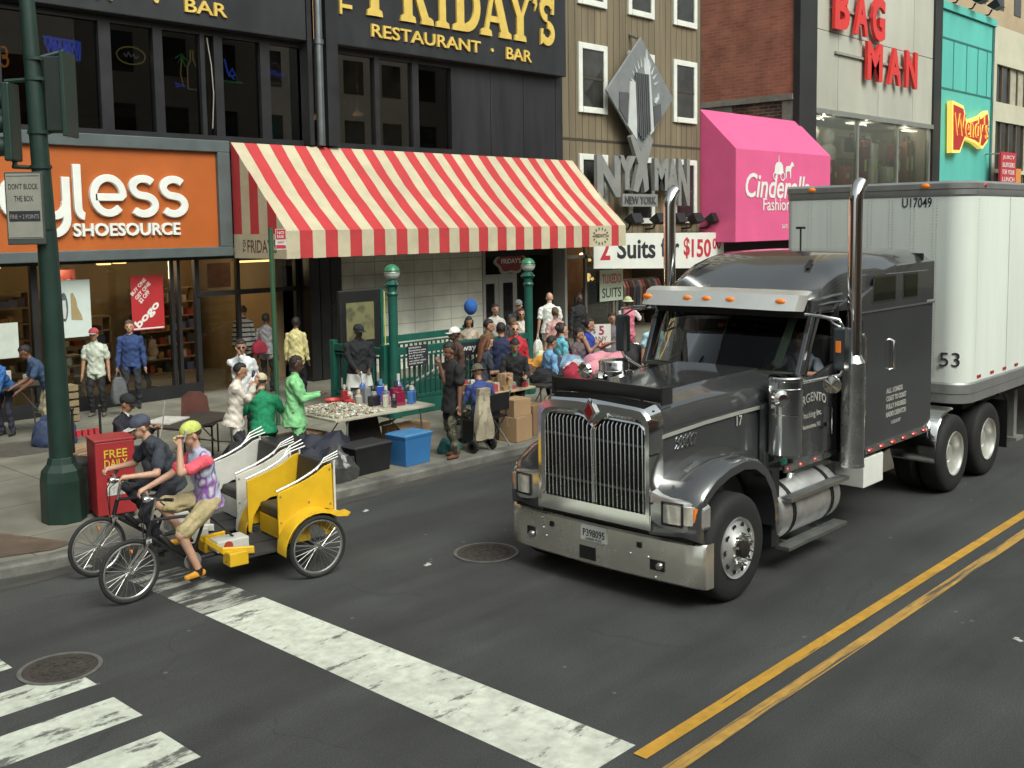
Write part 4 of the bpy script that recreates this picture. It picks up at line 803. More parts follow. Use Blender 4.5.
# pair each outer point with the inner outline by angle fraction
I=resamp([V((p[0],p[1])) for p in inner],n)
secs=[]
for o_,i_ in zip(O,I):
    m_=o_*.5+i_*.5
    secs.append([(gx+.20,CY+o_.x,o_.y+(.025 if o_.y>1.7 else 0)),(gx+.02,CY+o_.x,o_.y),(gx-.01,CY+(o_*.85+i_*.15).x,(o_*.85+i_*.15).y),(gx-.012,CY+(o_*.4+i_*.6).x,(o_*.4+i_*.6).y),(gx+.03,CY+(o_*.1+i_*.9).x,(o_*.1+i_*.9).y),(gx+.02,CY+i_.x,i_.y),(gx+.09,CY+i_.x,i_.y)])
b.loft(secs,ring=True)
b.box(gx-.005,gx+.15,CY-.70,CY+.70,.74,.885); part('grille_surround',b,chrome,smooth=30)
b=MB(); b.box(gx+.10,gx+.12,CY-.66,CY+.66,.8,1.86); part('grille_backing',b,M('radiator_dark',(.01,.01,.009),.7,0,.3,8),smooth=0)
b=MB()
for i in range(24):
    y=-.585+1.17*i/23; zt=1.715 if abs(y)>.13 else 1.62+abs(y)*.7; b.tube([(gx+.04,CY+y,.89),(gx+.025,CY+y,zt-.03),(gx+.05,CY+y,zt)],.009,6)
b.box(gx+.02,gx+.06,CY-.012,CY+.012,.89,1.64); part('grille_bars',b,chrome2,smooth=40)
b=MB()
for z in (1.06,1.5): b.box(gx+.06,gx+.075,CY-.6,CY+.6,z,z+.02)
b.split('grille_crossbar',steel,T,smooth=0)
b=MB(); b.prism([(0,.125),(-.085,0),(0,-.125),(.085,0)],(gx-.012,CY,1.80),-Y,Z,.03); part('emblem',b,chrome,smooth=0); b=MB(); b.prism([(0,.085),(-.055,0),(0,-.085),(.055,0)],(gx-.043,CY,1.80),-Y,Z,.006); b.prism([(.0,.0),(.0,.01),(.01,.01),(.01,0)],(gx-.05,CY,1.80),-Y,Z,.004); part('emblem_field',b,M('emblem_red',(.25,.02,.02),.3,.3),smooth=0)
for z in (1.0,1.45):
    b=MB(); b.box(gx-.02,gx+.1,CY-.715,CY-.70,z,z+.02); part('surround_clip',b,black,smooth=0)
# bumper
def bz(y): return 7.93+.07*((y-CY)/1.2)**2
b=MB(); secs=[]; ys=[-1.21,-1.2,-1.17,-1.0,-.7,-.35,0,.35,.7,1.0,1.17,1.2,1.21]
for y in ys:
    x=bz(CY+y)+(0 if abs(y)<1.17 else .02 if abs(y)<1.2 else   .04 if abs(y)<1.205 else .12); 
    secs.append([(x+.02,CY+y,.665),(x,CY+y,.645),(x-.004,CY+y,.45),(x,CY+y,.26),(x+.02,CY+y,.24),(x+.035,CY+y,.24),(x+.035,CY+y,.665)])
b.loft(secs); bump=part('bumper',b,bchr,smooth=40)
for y,z,w,h in [(.88,.43,.11,.09),(-.72,.40,.16,.10),(.1,.36,.2,.13),(.58,.56,.05,.05),(-.52,.56,.05,.05)]:
    x=bz(CY+y); b=MB(); b.box(x-.012,x+.02,CY+y-w/2,CY+y+w/2,z-h/2,z+h/2); part('bumper_opening',b,tpd,bump,smooth=0)
for y in (.88,-.74): x=bz(CY+y); b=MB(); b.lathe([(.0,.03),(.03,.025),(.04,0)],(x-.012,CY+y-.01,.40),(-1,0,0),14); part('fog_lamp',b,chrome2,bump)
b=MB()
for y,z in [(.7,.5),(.66,.42),(-.42,.46),(-.62,.46),(-.7,.28),(.72,.6)]: x=bz(CY+y); b.sph((x-.004,CY+y,z),.014,8,6)
b.split('bolt',chrome2,bump)
x=bz(CY)-.012; b=MB(); b.box(x,x+.008,CY-.14,CY+.18,.49,.645); pl_=part('licence_plate',b,M('plate_white',(.6,.62,.58),.5),smooth=0); b=MB(); b.text('P398095',(x-.001,CY+.15,.53),-Y,Z,.075,.27,.002,.01); part('plate_number',b,bl,pl_,smooth=0)
b=MB(); b.text('GARDEN STATE',(x-.001,CY+.12,.50),-Y,Z,.02,.2,.002); part('plate_text',b,bl,pl_,smooth=0)
b=MB(); b.box(7.98,8.3,CY-1.1,CY+1.1,.67,.75); part('bumper_gap',b,tpd,smooth=0)
# fenders
def fender(s_):
    prof=[(7.96,.70),(7.95,.80),(7.97,1.02),(8.05,1.13),(8.25,1.25),(8.5,1.32),(8.78,1.345),(9.02,1.30),(9.22,1.18),(9.36,1.0),(9.44,.8),(9.47,.55)]
    inn=[(7.9,.70),(7.9,.85),(7.93,1.06),(8.02,1.17),(8.22,1.28),(8.5,1.36),(8.8,1.40),(9.05,1.37),(9.25,1.26),(9.4,1.08),(9.48,.85),(9.5,.55)]
    b=MB(); secs=[]
    yo=1.17; yi=.66
    for (x,z),(xi,zi) in zip(prof,inn):
        c=V((8.58,.5)); d=(V((x,z))-c); d.normalize(); q=V((x,z))-d*.11
        secs.append([(xi,CY+s_*(yi),zi),(xi*.75+x*.25,CY+s_*(yi+.2),zi*.7+z*.3+.015),(x*.7+xi*.3,CY+s_*(yo-.16),z*.8+zi*.2+.025),(x,CY+s_*(yo-.03),z+.005),(x-d.x*.03,CY+s_*yo,z-d.y*.03),(q.x,CY+s_*yo,q.y),(q.x,CY+s_*(yo-.06),q.y),(q.x+.0,CY+s_*(yo-.3),q.y)])
    b.loft(secs,ring=False); part('fender',b,tp,smooth=40)
    b=MB(); b.loft([[(9.4,CY+s_*.75,.3),(9.55,CY+s_*.75,.3),(9.55,CY+s_*1.1,.3),(9.4,CY+s_*1.1,.3)],[(9.4,CY+s_*.75,1.1),(9.55,CY+s_*.75,1.1),(9.55,CY+s_*1.1,1.1),(9.4,CY+s_*1.1,1.1)]]); b.box(8.0,9.4,CY+s_*.62,CY+s_*.64,.5,1.3); part('wheel_well',b,tpd,smooth=0)
    # headlight
    b=MB(); Yc=lambda u: CY+s_*u
    def XF(u): return 7.9+.02*(u-.7)/.3 if u<1.0 else 7.92+.55*(u-1.0)**1.25+ (u-1.0)*.25
    us=[.69,.78,.88,.98,1.06,1.12,1.165,1.185]; zt=[1.13,1.10,1.085,1.08,1.07,1.055,1.03,1.0]; zb=[.83,.79,.77,.76,.76,.77,.79,.82]
    b.loft([[(XF(u)+.1,Yc(u),c+.0),(XF(u),Yc(u),c-.015),(XF(u)-.012,Yc(u),c-.045),(XF(u)-.012,Yc(u),a+.045),(XF(u),Yc(u),a+.012),(XF(u)+.1,Yc(u),a)] for u,c,a in zip(us,zt,zb)])
    h=part('headlight',b,M('bezel_chrome',(.82,.82,.79),.25,.85,.06,3),smooth=30)
    def lensp(u0,u1,z0,z1,m_,n,k=7):
        b=MB(); Us=[u0+(u1-u0)*i/k for i in range(k+1)]
        b.loft([[(XF(u)-.02-.02*math.sin(PI*i/k),Yc(u),z) for z in (z0+.01,(z0*2+z1)/3,(z0+2*z1)/3,z1-.01)]+[(XF(u)+.03,Yc(u),z1),(XF(u)+.03,Yc(u),z0)] for i,u in enumerate(Us)]); part(n,b,m_,h,smooth=40)
    lensp(.83,1.02,.84,1.03,lens,'lamp_lens'); lensp(1.035,1.14,.84,1.03,lens,'signal_lens'); lensp(1.10,1.165,.87,1.02,amber,'amber_lens')
    b=MB(); b.tube([(XF(u)-.022,Yc(u),z) for u,z in [(.82,.83),(.82,1.04),(1.025,1.04),(1.025,.83)]],.012,6,closed=True); part('lens_frame',b,black,h)
    b=MB(); b.box(8.0,8.3,CY+s_*.65,CY+s_*1.12,.68,.80); part('fender_valance',b,tp,smooth=0,bevel=.02)
for s_ in (-1,1): fender(s_)
# wheels
def wheel(par,x,s_,yo,steer,dual=False):
    z=.515; a=(0,s_,0); w=.29
    root=MB(); R_=.515
    root.lathe([(.30,0),(.40,.012),(.47,.0),(.505,-.03),(R_,-.06),(R_,-w+.05),(.49,-w+.01),(.3,-w)],(x,yo,z),a,48); 
    for k in range(3): pass
    wh=part('wheel',root,rubber,par,smooth=40)
    b=MB()
    if steer:
        b.lathe([(.30,-.03),(.292,.012),(.272,.0),(.262,-.02),(.165,.035),(.15,.05),(.13,.055),(.13,.03),(.0,.03)],(x,yo,z),a,40); rim_=part('rim',b,M('wheel_alu',(.62,.63,.62),.36,.8,.08,4),wh,smooth=25)
        for k in range(10):
            t=2*PI*k/10; b=MB(); b.lathe([(.027,.006),(.027,.0),(0,.003)],(x+.225*math.cos(t),yo+s_*.008,z+.225*math.sin(t)),a,12); part('hand_hole',b,tpd,wh)
        b=MB()
        for k in range(10):
            t=2*PI*(k+.5)/10; p=V((x+.145*math.cos(t),yo+s_*.045,z+.145*math.sin(t))); b.cyl(p,p+V((0,s_*.05,0)),.019,.012,8)
        b.split('lug_nut',chrome,wh)
        b=MB(); b.lathe([(.085,.03),(.08,.09),(.06,.10),(0,.10)],(x,yo,z),a,20); part('hub',b,M('hub_dark',(.05,.045,.04),.4,.6),wh)
    else:
        b.lathe([(.30,-.03),(.29,.01),(.275,.0),(.26,-.03),(.25,-.16),(.15,-.17),(.13,-.17),(.12,-.08),(.10,-.07),(0,-.07)],(x,yo,z),a,40); part('rim',b,M('rim_white_alu',(.60,.60,.56),.3,.6,.12,4),wh,smooth=25)
        b=MB()
        for k in range(10):
            t=2*PI*k/10; p=V((x+.19*math.cos(t),yo-s_*.17,z+.19*math.sin(t))); b.cyl(p,p+V((0,s_*.035,0)),.018,.014,8)
        b.split('lug_nut',chrome2,wh)
        if dual:
            b=MB(); y2=yo-s_*.34; b.lathe([(.3,0),(.47,0),(R_,-.05),(R_,-w+.05),(.47,-w),(.3,-w)],(x,y2,z),a,36); part('inner_tyre',b,rubber,wh)
for s_ in (-1,1):
    wheel(T,8.58,s_,CY+s_*1.20,True)
    for x in (13.98,15.22): wheel(T,x,s_,CY+s_*1.22,False,True)
b=MB(); b.cyl((8.58,CY-.95,.5),(8.58,CY+.95,.5),.07); 
for x in (13.98,15.22): b.cyl((x,CY-.9,.52),(x,CY+.9,.52),.1)
b.box(8.3,16.0,CY-.45,CY-.35,.6,.88); b.box(8.3,16.0,CY+.35,CY+.45,.6,.88); b.box(8.4,10,CY-.34,CY+.34,.55,1.2); b.box(13.9,15.4,CY-.5,CY+.5,.95,1.12); part('chassis',b,M('chassis_black',(.012,.011,.010),.7,0,.3,5),smooth=0)
# cab
HY=1.02
def sid(s_): return CY+s_*HY
for s_ in (-1,1):
    y=sid(s_); t_=.06; yi=y-s_*t_
    b=MB()
    b.prism([(10.0,1.06),(10.98,1.06),(10.98,2.04),(10.46,1.93),(10.16,1.93),(10.0,1.9)],(0,max(y,yi),0),X,Z,t_); d=part('door',b,tp,smooth=0,bevel=.012)
    b=MB(); b.box(10.55,10.73,y+s_*.012,y+s_*.022,1.36,1.40); b.cyl((10.82,y+s_*.02,1.25),(10.82,y+s_*.02,1.55),.012,n=6); part('door_handle',b,chrome,d)
    b=MB(); b.prism([(10.08,1.95),(10.16,1.95),(10.47,2.62),(10.40,2.64)],(0,max(y,yi),0),X,Z,t_); b.box(10.90,11.0,min(y,yi),max(y,yi),2.04,2.64); b.box(10.36,11.0,min(y,yi),max(y,yi),2.62,2.76); b.box(9.98,11.0,min(y,yi)+.002,max(y,yi)-.002,.98,1.055); b.split('door_frame',tp,T,smooth=0,bevel=.01)
    b=MB(); b.prism([(10.24,1.97),(10.29,1.97),(10.53,2.6),(10.49,2.6)],(0,max(y,yi)-.01,0),X,Z,t_-.02); part('vent_post',b,black,smooth=0)
    if 0: b=MB(); b.prism([(10.16,1.93),(10.46,1.93),(10.9,2.03),(10.9,2.62),(10.47,2.62)],(0,y-.02,0),X,Z,.006); part('side_window',b,tglass,smooth=0)
    b=MB(); b.box(9.75,10.62,y+s_*.0,y+s_*.03,1.0,1.07); sk=part('sill_strip',b,chrome2,smooth=0)
    for k,xx_ in enumerate((9.82,10.1,10.42)):
        b=MB(); b.sph((xx_,y+s_*.03,1.035),(.035,.02,.022),8,6); part('marker_lamp',b,amber if s_<0 and k<0 else redl_,sk)
b=MB(); b.box(10.1,10.2,CY-.94,CY+.94,1.0,1.98); part('firewall',b,tp,smooth=0)
b=MB(); b.box(9.5,10.12,CY-.95,CY-.9,.9,1.75); b.box(9.5,10.12,CY+.9,CY+.95,.9,1.75); b.box(9.45,11.0,CY-.95,CY+.95,.88,1.0); part('cowl',b,tp,smooth=0)
b=MB(); b.loft([[(10.02,CY-.93,1.965),(10.02,CY+.93,1.965),(10.02,CY+.93,2.0),(10.02,CY-.93,2.0)],[(10.35,CY-.94,1.9),(10.35,CY+.94,1.9),(10.35,CY+.94,1.98),(10.35,CY-.94,1.98)]]); part('dashboard',b,M('dash_grey',(.06,.065,.05),.6,0,.2,4),smooth=0)
b=MB(); b.box(10.2,13.2,CY-1.0,CY+1.0,1.0,1.06); b.box(11.5,11.56,CY-1.0,CY+1.0,1.06,3.0); part('cab_interior',b,M('cab_dark',(.03,.028,.025),.8,0,.3,3),smooth=0)
for s_ in (-1,1):
    b=MB(); b.box(10.75,11.2,CY+s_*.55-.26,CY+s_*.55+.26,1.3,1.5); b.box(11.1,11.26,CY+s_*.55-.26,CY+s_*.55+.26,1.5,2.3); part('seat',b,M('seat_grey',(.05,.05,.05),.8,0,.2,5),smooth=0,bevel=.04)
b=MB(); b.tube([(10.55+.07*math.sin(a),CY-.55+.21*math.cos(a),1.95+.2*math.sin(a)) for a in [2*PI*k/20 for k in range(20)]],.018,6,closed=True); b.cyl((10.55,CY-.55,1.95),(10.3,CY-.55,1.85),.03,n=8); part('steering_wheel',b,black)
# windshield (two panes with a centre post)
def wsx(z): return 10.07+(z-1.99)*.55
for s_ in (-1,1):
    b=MB(); ys_=[CY+s_*.012,CY+s_*.5,CY+s_*.88,CY+s_*1.0]; dx=[0,.02,.07,.14]
    secs=[[(wsx(z)+d_,y,z) for y,d_ in zip(ys_,dx)] for z in (1.99,2.2,2.45,2.68)]; b.loft(secs,ring=False); part('windshield',b,tglass,smooth=60)
    b=MB(); b.tube([(wsx(z)+.14,CY+s_*1.0,z) for z in (1.97,2.3,2.7)],.028,6); b.tube([(wsx(1.99)+d_-.005,y,1.985) for y,d_ in zip(ys_,dx)],.02,6); part('windshield_seal',b,black)
    b=MB(); b.tube([(10.03,CY+s_*.75,1.995),(10.05,CY+s_*.4,2.005),(10.05,CY+s_*.1,2.01)],.009,5); part('wiper',b,black)
b=MB(); b.tube([(wsx(z)-.003,CY,z) for z in (1.97,2.7)],.006,5); part('centre_post',b,black)
b=MB(); b.box(10.36,10.42,CY-.98,CY+.98,2.56,2.66); part('header',b,tpd,smooth=0)
b=MB(); b.loft([[(10.24,CY-.73,2.05),(10.26,CY-.62,2.05),(10.25,CY-.62,2.05),(10.23,CY-.73,2.05)],[(10.52,CY-.80,2.62),(10.54,CY-.69,2.62),(10.53,CY-.69,2.62),(10.51,CY-.80,2.62)]]); part('sun_curtain',b,M('curtain_pale',(.36,.45,.40),.7),smooth=0)
# visor
b=MB(); vs_=[]
for y,dx_,dz in [(-1.02,.16,-.01),(-.98,.05,0),(-.8,.02,0),(0,0,.01),(.8,.02,0),(.98,.05,0),(1.06,.16,-.01)]:
    vs_.append([(10.03+dx_,CY+y,2.67+dz),(10.0+dx_,CY+y,2.66+dz),(10.10+dx_,CY+y,2.825+dz),(10.36,CY+y,2.86+dz),(10.36,CY+y,2.83+dz),(10.12+dx_,CY+y,2.80+dz)])
b.loft(vs_); vis=part('sun_visor',b,M('visor_steel',(.82,.82,.78),.34,.75,.06,3),smooth=30)
for y in (.93,.36,.10,-.20,-.80):
    b=MB(); b.sph((10.06+abs(y)*.03,CY+y,2.755),(.035,.062,.030),10,8); part('clearance_lamp',b,amber,vis)
# sleeper
SL=1.15
def rs_(x,w,zt,zs,zb=2.56,f=.72):
    h=[(0,zt+.01),(.4*w,zt),(f*w,zt-.03),(.88*w,zt-.085),(.97*w,zt-.17),(w,zs),(w,zb)]
    return [(x,CY-a,z) for a,z in h[::-1]]+[(x,CY+a,z) for a,z in h[1:]]
b=MB(); b.loft([rs_(10.34,.97,2.86,2.70,2.60),rs_(10.55,.985,2.97,2.72,2.60),rs_(10.8,1.0,3.09,2.78,2.60),rs_(11.05,1.02,3.18,2.86,2.6),rs_(11.35,1.06,3.235,2.93,2.6),rs_(11.7,1.12,3.255,2.98,2.6),rs_(12.2,SL,3.255,3.06,2.6),rs_(13.33,SL,3.24,3.08,2.6)],ring=False); part('roof_fairing',b,tp,smooth=50)
b=MB()  # sculpted recess panels on each shoulder of the fairing
for s_ in (-1,1):
    b.loft([[(10.85,CY+s_*.90,3.0),(10.86,CY+s_*.93,2.98)],[(11.15,CY+s_*.92,3.09),(11.2,CY+s_*1.03,2.95)],[(11.45,CY+s_*.95,3.15),(11.55,CY+s_*1.09,2.98)]],ring=False)
    b.tube([(10.5,CY+s_*1.0,2.74),(10.8,CY+s_*1.02,2.78),(11.0,CY+s_*1.04,2.79)],.022,6); b.tube([(10.5,CY+s_*1.01,2.69),(10.8,CY+s_*1.03,2.71),(11.0,CY+s_*1.05,2.71)],.016,6)
b.split('fairing_trim',tp,T,smooth=30)
for s_ in (-1,1):
    b=MB(); b.loft([[(10.78,CY+s_*.70,3.085),(10.80,CY+s_*.76,3.08),(10.82,CY+s_*.76,3.095),(10.80,CY+s_*.70,3.10)],[(10.98,CY+s_*.66,3.165),(11.0,CY+s_*.70,3.16),(11.01,CY+s_*.70,3.165),(10.99,CY+s_*.66,3.17)]]); part('roof_vent',b,tpd)
for s_ in (-1,1):
    y=CY+s_*SL; yi=y-s_*.05
    b=MB(); lo=min(y,yi);hi=max(y,yi)
    b.prism([(11.0,.98),(13.12,.98),(13.12,2.56),(11.0,2.56)],(0,hi,0),X,Z,.05); b.box(13.122,13.34,lo+.01,hi-.01,.93,2.56); b.prism([(11.0,2.565),(13.12,2.565),(13.12,2.98),(11.95,2.98),(11.3,2.75)],(0,hi+(.004 if s_>0 else -.0),0),X,Z,.05+.004)
    sp=part('sleeper_side',b,tp,smooth=0,bevel=.01)
    b=MB(); b.box(11.0,13.34,y-s_*.01,y+s_*.014,2.555,2.575); part('seam',b,M('seam_grey',(.14,.14,.14),.4,.5),sp,smooth=0)
    for x0,x1 in [(11.60,12.14),(12.40,12.78)]:
        b=MB(); q=.05; b.prism([(x0-.03+(.0 if x0>12 else -.05),2.655),(x1+.03,2.655),(x1+.03,2.97),(x0-.03+.02,2.97)],(0,hi+.012 if s_>0 else lo+.003,0),X,Z,.012); part('sleeper_window',b,M('window_seal',(.05,.05,.045),.4,.4),sp,smooth=0)
        b=MB(); b.prism([(x0-(.0 if x0>12 else .04),2.68),(x1,2.68),(x1,2.945),(x0+.01,2.945)],(0,hi+.018 if s_>0 else lo-.010,0),X,Z,.006); part('sleeper_glass',b,M('sleeper_glass_dark',(.012,.013,.008),.05,0,.3,3),sp,smooth=0)
    b=MB(); b.box(11.38,13.2,y+s_*.001,y+s_*.025,.93,.995); sk=part('sleeper_strip',b,chrome2,smooth=0)
    for k in range(6):
        b=MB(); b.sph((11.5+.31*k,y+s_*.03,.965),(.055,.025,.028),8,6); part('marker_lamp',b,redl_,sk)
    b=MB(); b.tube([(12.05,y+s_*.0,2.2),(12.05,y+s_*.05,2.18),(12.05,y+s_*.05,1.86),(12.05,y+s_*0,1.84)],.018,6); part('grab_handle',b,chrome,sp)
b=MB(); b.box(11.0,13.1,CY-SL+.06,CY+SL-.06,.9,1.0); b.box(13.1,13.14,CY-SL+.06,CY+SL-.06,.9,3.18); b.box(13.14,13.3,CY-SL+.3,CY+SL-.3,1.0,1.6); part('sleeper_back',b,tpd,smooth=0)
b=MB(); b.cyl((12.4,CY+.2,3.25),(12.4,CY+.2,3.5),.012,n=6); b.cyl((12.4,CY+.2,3.5),(12.4,CY+.2,3.53),.06,n=10); part('roof_antenna',b,black)
# door and sleeper lettering
dl=M('door_letters',(.48,.47,.43),.5)
def dt(s,x,z,h,w,y,arc=0,bold=0,n='door_lettering'): b=MB(); b.text(s,(x,y,z),X,Z,h,w,.003,bold,'L',0,arc); part(n,b,dl,smooth=0)
yd=CY-HY-.004
dt('ARGENTO',10.06,1.60,.10,.64,yd,.07,.01); dt('Trucking Inc.',10.14,1.48,.085,.46,yd,0,.005); dt('Hammonton, N.J.',10.16,1.37,.06,.42,yd,0,.003)
ys2=CY-SL-.004
for k,s in enumerate(['ALL LOADS','COAST TO COAST','FULLY INSURED','RADIO DISPATCH']): dt(s,11.97,1.56-.095*k,.06,[.45,.56,.56,.56][k],ys2,0,.006,'sleeper_lettering')
dt('USDOT',12.12,1.18,.04,.26,ys2,0,.004,'sleeper_lettering')
dt('17',9.16,1.56,.10,.1,CY-.835,0,0,'hood_lettering'); b=MB(); b.text('9900i',(8.27,CY-.712,1.44),V((1,-.1,.08)),Z,.12,.27,.008,.01,'L',.35); part('hood_badge',b,chrome2,smooth=0)
b=MB(); b.box(9.72,9.84,yd-.0,yd+.002,1.09,1.22); part('green_sticker',b,M('sticker_green',(.02,.4,.25),.5),smooth=0)
# stacks
for s_ in (-1,1):
    y=CY+s_*1.26; x=10.86 if s_<0 else 11.02
    b=MB(); b.tube([(x,y,2.06),(x,y,3.80),(x+.01,y,3.88),(x+.05,y,3.95),(x+.12,y,4.0)],[.074]*5,18); part('exhaust_pipe',b,chrome,smooth=50)
    b=MB(); b.cyl((x,y,.93),(x,y,2.06),.128,.126,22); b.cyl((x,y,2.06),(x,y,2.14),.126,.083,22); b.cyl((x,y,.91),(x,y,.94),.132,.132,22); part('muffler_shield',b,chrome2,smooth=50)
    b=MB(); b.box(x+.17,x+.27,y-s_*.04,y-s_*.02,1.5,2.5); b.tube([(x+.22,y+.0,2.35),(x+.22,y+s_*.03,2.3),(x+.22,y+s_*.03,1.45),(x+.22,y,1.4)],.018,6); b.split('grab_rail',chrome,T,smooth=40)
    # air cleaner
    ya=CY+s_*1.10; xa=9.66
    b=MB(); b.lathe([(0,1.20),(.15,1.21),(.172,1.24),(.172,1.88),(.18,1.885),(.18,1.915),(.172,1.92),(.172,1.99),(.178,1.995),(.178,2.02),(.165,2.035),(0,2.045)],(xa,ya,0),n=30); b.lathe([(.174,0),(.177,.01),(.174,.02)],(xa,ya,1.64),n=30); ac=part('air_cleaner',b,chrome,smooth=35)
    b=MB(); b.lathe([(.0,.09),(.05,.085),(.085,.05),(.09,0)],(xa-.02-.15,ya+s_*.03,1.83),(-.6,s_*.8,0),18); part('intake_cap',b,chrome,ac); b=MB(); b.cyl((xa,ya-s_*.1,1.8),(xa+.1,CY+s_*.85,1.8),.09,n=12); b.box(xa-.05,xa+.05,CY+s_*.85,ya,1.4,1.5); part('intake_pipe',b,black,ac)
    # tank and steps
    yt=CY+s_*.86
    b=MB(); b.lathe([(0,9.50),(.27,9.50),(.31,9.52),(.315,9.56),(.315,10.74),(.31,10.78),(.27,10.8),(0,10.8)],(0,yt,.60),(1,0,0),32); tk=part('fuel_tank',b,frost,smooth=35)
    b=MB()
    for xx_ in (9.72,9.76,10.56,10.60): b.lathe([(.317,-.012),(.325,-.010),(.325,.010),(.317,.012)],(xx_,yt,.60),(1,0,0),32)
    b.split('tank_strap',black,tk)
    b=MB(); b.cyl((10.02,yt+s_*.08,.88),(10.02,yt+s_*.10,.96),.05,n=12); b.box(9.98,10.06,yt+s_*.09-.03,yt+s_*.09+.03,.96,.985); part('filler_cap',b,chrome2,tk)
    for z,yo in ((.78,1.24),(.27,1.22)):
        b=MB(); b.box(9.55,10.85,CY+s_*(yo-.16),CY+s_*yo,z-.02,z+.015)
        for k in range(26): b.box(9.57+.05*k,9.585+.05*k,CY+s_*(yo-.15),CY+s_*(yo-.01),z+.015,z+.021)
        b.box(9.75,9.8,CY+s_*(.9 if z<.5 else 1.05),CY+s_*(yo-.16),z-.015,z+.01); b.box(10.5,10.55,CY+s_*(.9 if z<.5 else 1.05),CY+s_*(yo-.16),z-.015,z+.01); part('cab_step',b,alu,smooth=0)
    # boxes under sleeper
    b=MB(); b.box(11.38,11.40,CY+s_*.8,CY+s_*1.16,.54,.88); b.box(11.40,11.9,CY+s_*1.13,CY+s_*1.16,.54,.88); b.box(11.4,11.9,CY+s_*.6,CY+s_*1.128,.56,.86); part('side_box',b,white,smooth=0,bevel=.008)
    b=MB(); b.prism([(11.95,.86),(12.12,.88),(12.25,.66),(12.25,.62),(11.95,.62)],(0,CY+s_*1.12+(.02 if s_>0 else 0),0),X,Z,.02); b.box(11.95,12.25,CY+s_*.8,CY+s_*1.1,.60,.62); b.split('step_bracket',alu,T,smooth=0)
    # quarter fender
    b=MB(); P=[]
    for k in range(9):
        a=R(100+8.5*k); P.append((13.98+.62*math.cos(a),.52+.62*math.sin(a)))
    P=[(13.98-.02,1.155)]+P[1:]
    P=[(13.9,1.14),(13.75,1.13),(13.55,1.08),(13.42,.98),(13.36,.85),(13.33,.66),(13.32,.52)]
    b.loft([[(x,CY+s_*.62,z),(x,CY+s_*1.2,z),(x,CY+s_*1.215,z-.02),(x+.02,CY+s_*1.2,z-.03),(x+.02,CY+s_*.62,z-.02)] for x,z in P]); part('quarter_fender',b,chrome,smooth=40)
    # mirrors
    ym=CY+s_*1.42; xm=10.25
    b=MB(); b.box(xm-.03,xm+.05,ym-.09,ym+.09,2.05,2.50); mr_=part('side_mirror',b,M('mirror_back',(.10,.12,.14),.3,.6,.2,4),smooth=0,bevel=.025)
    b=MB(); b.box(xm+.051,xm+.055,ym-.075,ym+.075,2.08,2.47); part('mirror_glass',b,chrome,mr_,smooth=0)
    b=MB(); b.box(xm-.036,xm-.03,ym-.092,ym-.045,2.06,2.49); part('mirror_trim',b,chrome,mr_,smooth=0)
    if s_<0: b=MB(); b.box(xm-.045,xm-.03,ym-.0,ym+.05,2.24,2.36); part('mirror_marker',b,amber,mr_,smooth=0)
    b=MB(); b.tube([(10.2,sid(s_),2.62),(10.2,CY+s_*1.2,2.61),(10.22,ym-s_*.02,2.58),(10.26,ym,2.5)],.018,8); b.tube([(10.3,sid(s_),2.6),(10.25,CY+s_*1.25,2.58),(10.26,ym,2.48)],.012,6); b.tube([(10.26,ym,2.06),(10.25,ym-s_*.02,2.0),(10.15,CY+s_*1.2,1.95),(10.1,sid(s_),1.90)],.018,8); b.split('mirror_arm',chrome,T,smooth=50)
    b=MB(); b.lathe([(0,.03),(.07,.02),(.10,0),(.09,-.03),(0,-.05)],(10.22,CY+s_*1.33,1.90),(.95,-s_*.25,.1),18); part('convex_mirror',b,chrome)
    # hood mirror
    b=MB(); b.lathe([(0,.05),(.06,.035),(.095,0),(.08,-.03),(0,-.06)],(8.95,CY+s_*(.95),2.0),(.97,0,.1),18); b.tube([(8.95,CY+s_*.93,1.96),(8.98,CY+s_*.86,1.86),(8.85,CY+s_*.72,1.88)],.012,6) 
    if s_>0: part('hood_mirror',b,chrome)
# mud flap hanger, hoses
b=MB(); b.tube([(16.0,CY-1.2,.98),(15.85,CY-1.2,1.1),(15.6,CY-1.2,1.1)],.025,6); b.box(16.05,16.07,CY-1.2,CY-.65,.25,.95); part('mud_flap',b,black,smooth=0)
for k in range(3):
    b=MB(); b.tube([(13.3,CY-.1+.1*k,1.6),(13.5,CY-.1+.12*k,1.15),(13.9,CY-.05+.1*k,1.1),(14.15,CY-.1+.1*k,1.5)],.016,6); part('air_hose',b,black)
b=MB(); b.box(13.45,13.47,CY-.95,CY-.65,1.12,1.22); part('deck_plate',b,M('plate_white',(.6,.62,.58),.5),smooth=0)
# ------------------------------------------------------------------ TRAILER
TR=thing('semi_trailer','long white box trailer numbered U17049 behind the dark truck','trailer',(22,CY,0))
tw=M('trailer_white',(.76,.82,.76),.42,.0,.06,1.5,var2=.14,stretch=(2,2,.22)); rail=M('trailer_rail',(.34,.35,.34),.4,.6,.12,3)
x0,x1,ya,yb_,rc=14.12,30.2,CY-1.28,CY+1.34,.30
def corner(z):
    P=[]
    for k in range(9): a=R(180+90*k/8); P.append((x0+rc+rc*math.cos(a),ya+rc+rc*math.sin(a),z))
    Q=[]
    for k in range(9): a=R(90+90*k/8); Q.append((x0+.1+.1*math.cos(a),yb_-.1+.1*math.sin(a),z))
    return [(x1,yb_,z)]+Q+P+[(x1,ya,z)]
b=MB(); b.loft([corner(1.42),corner(3.92)],ring=True); part('body',b,tw,TR,smooth=30)
def exp(z,e): return [(x+(-e if x<x0+rc and False else 0),y,z) for x,y,z in corner(z)]
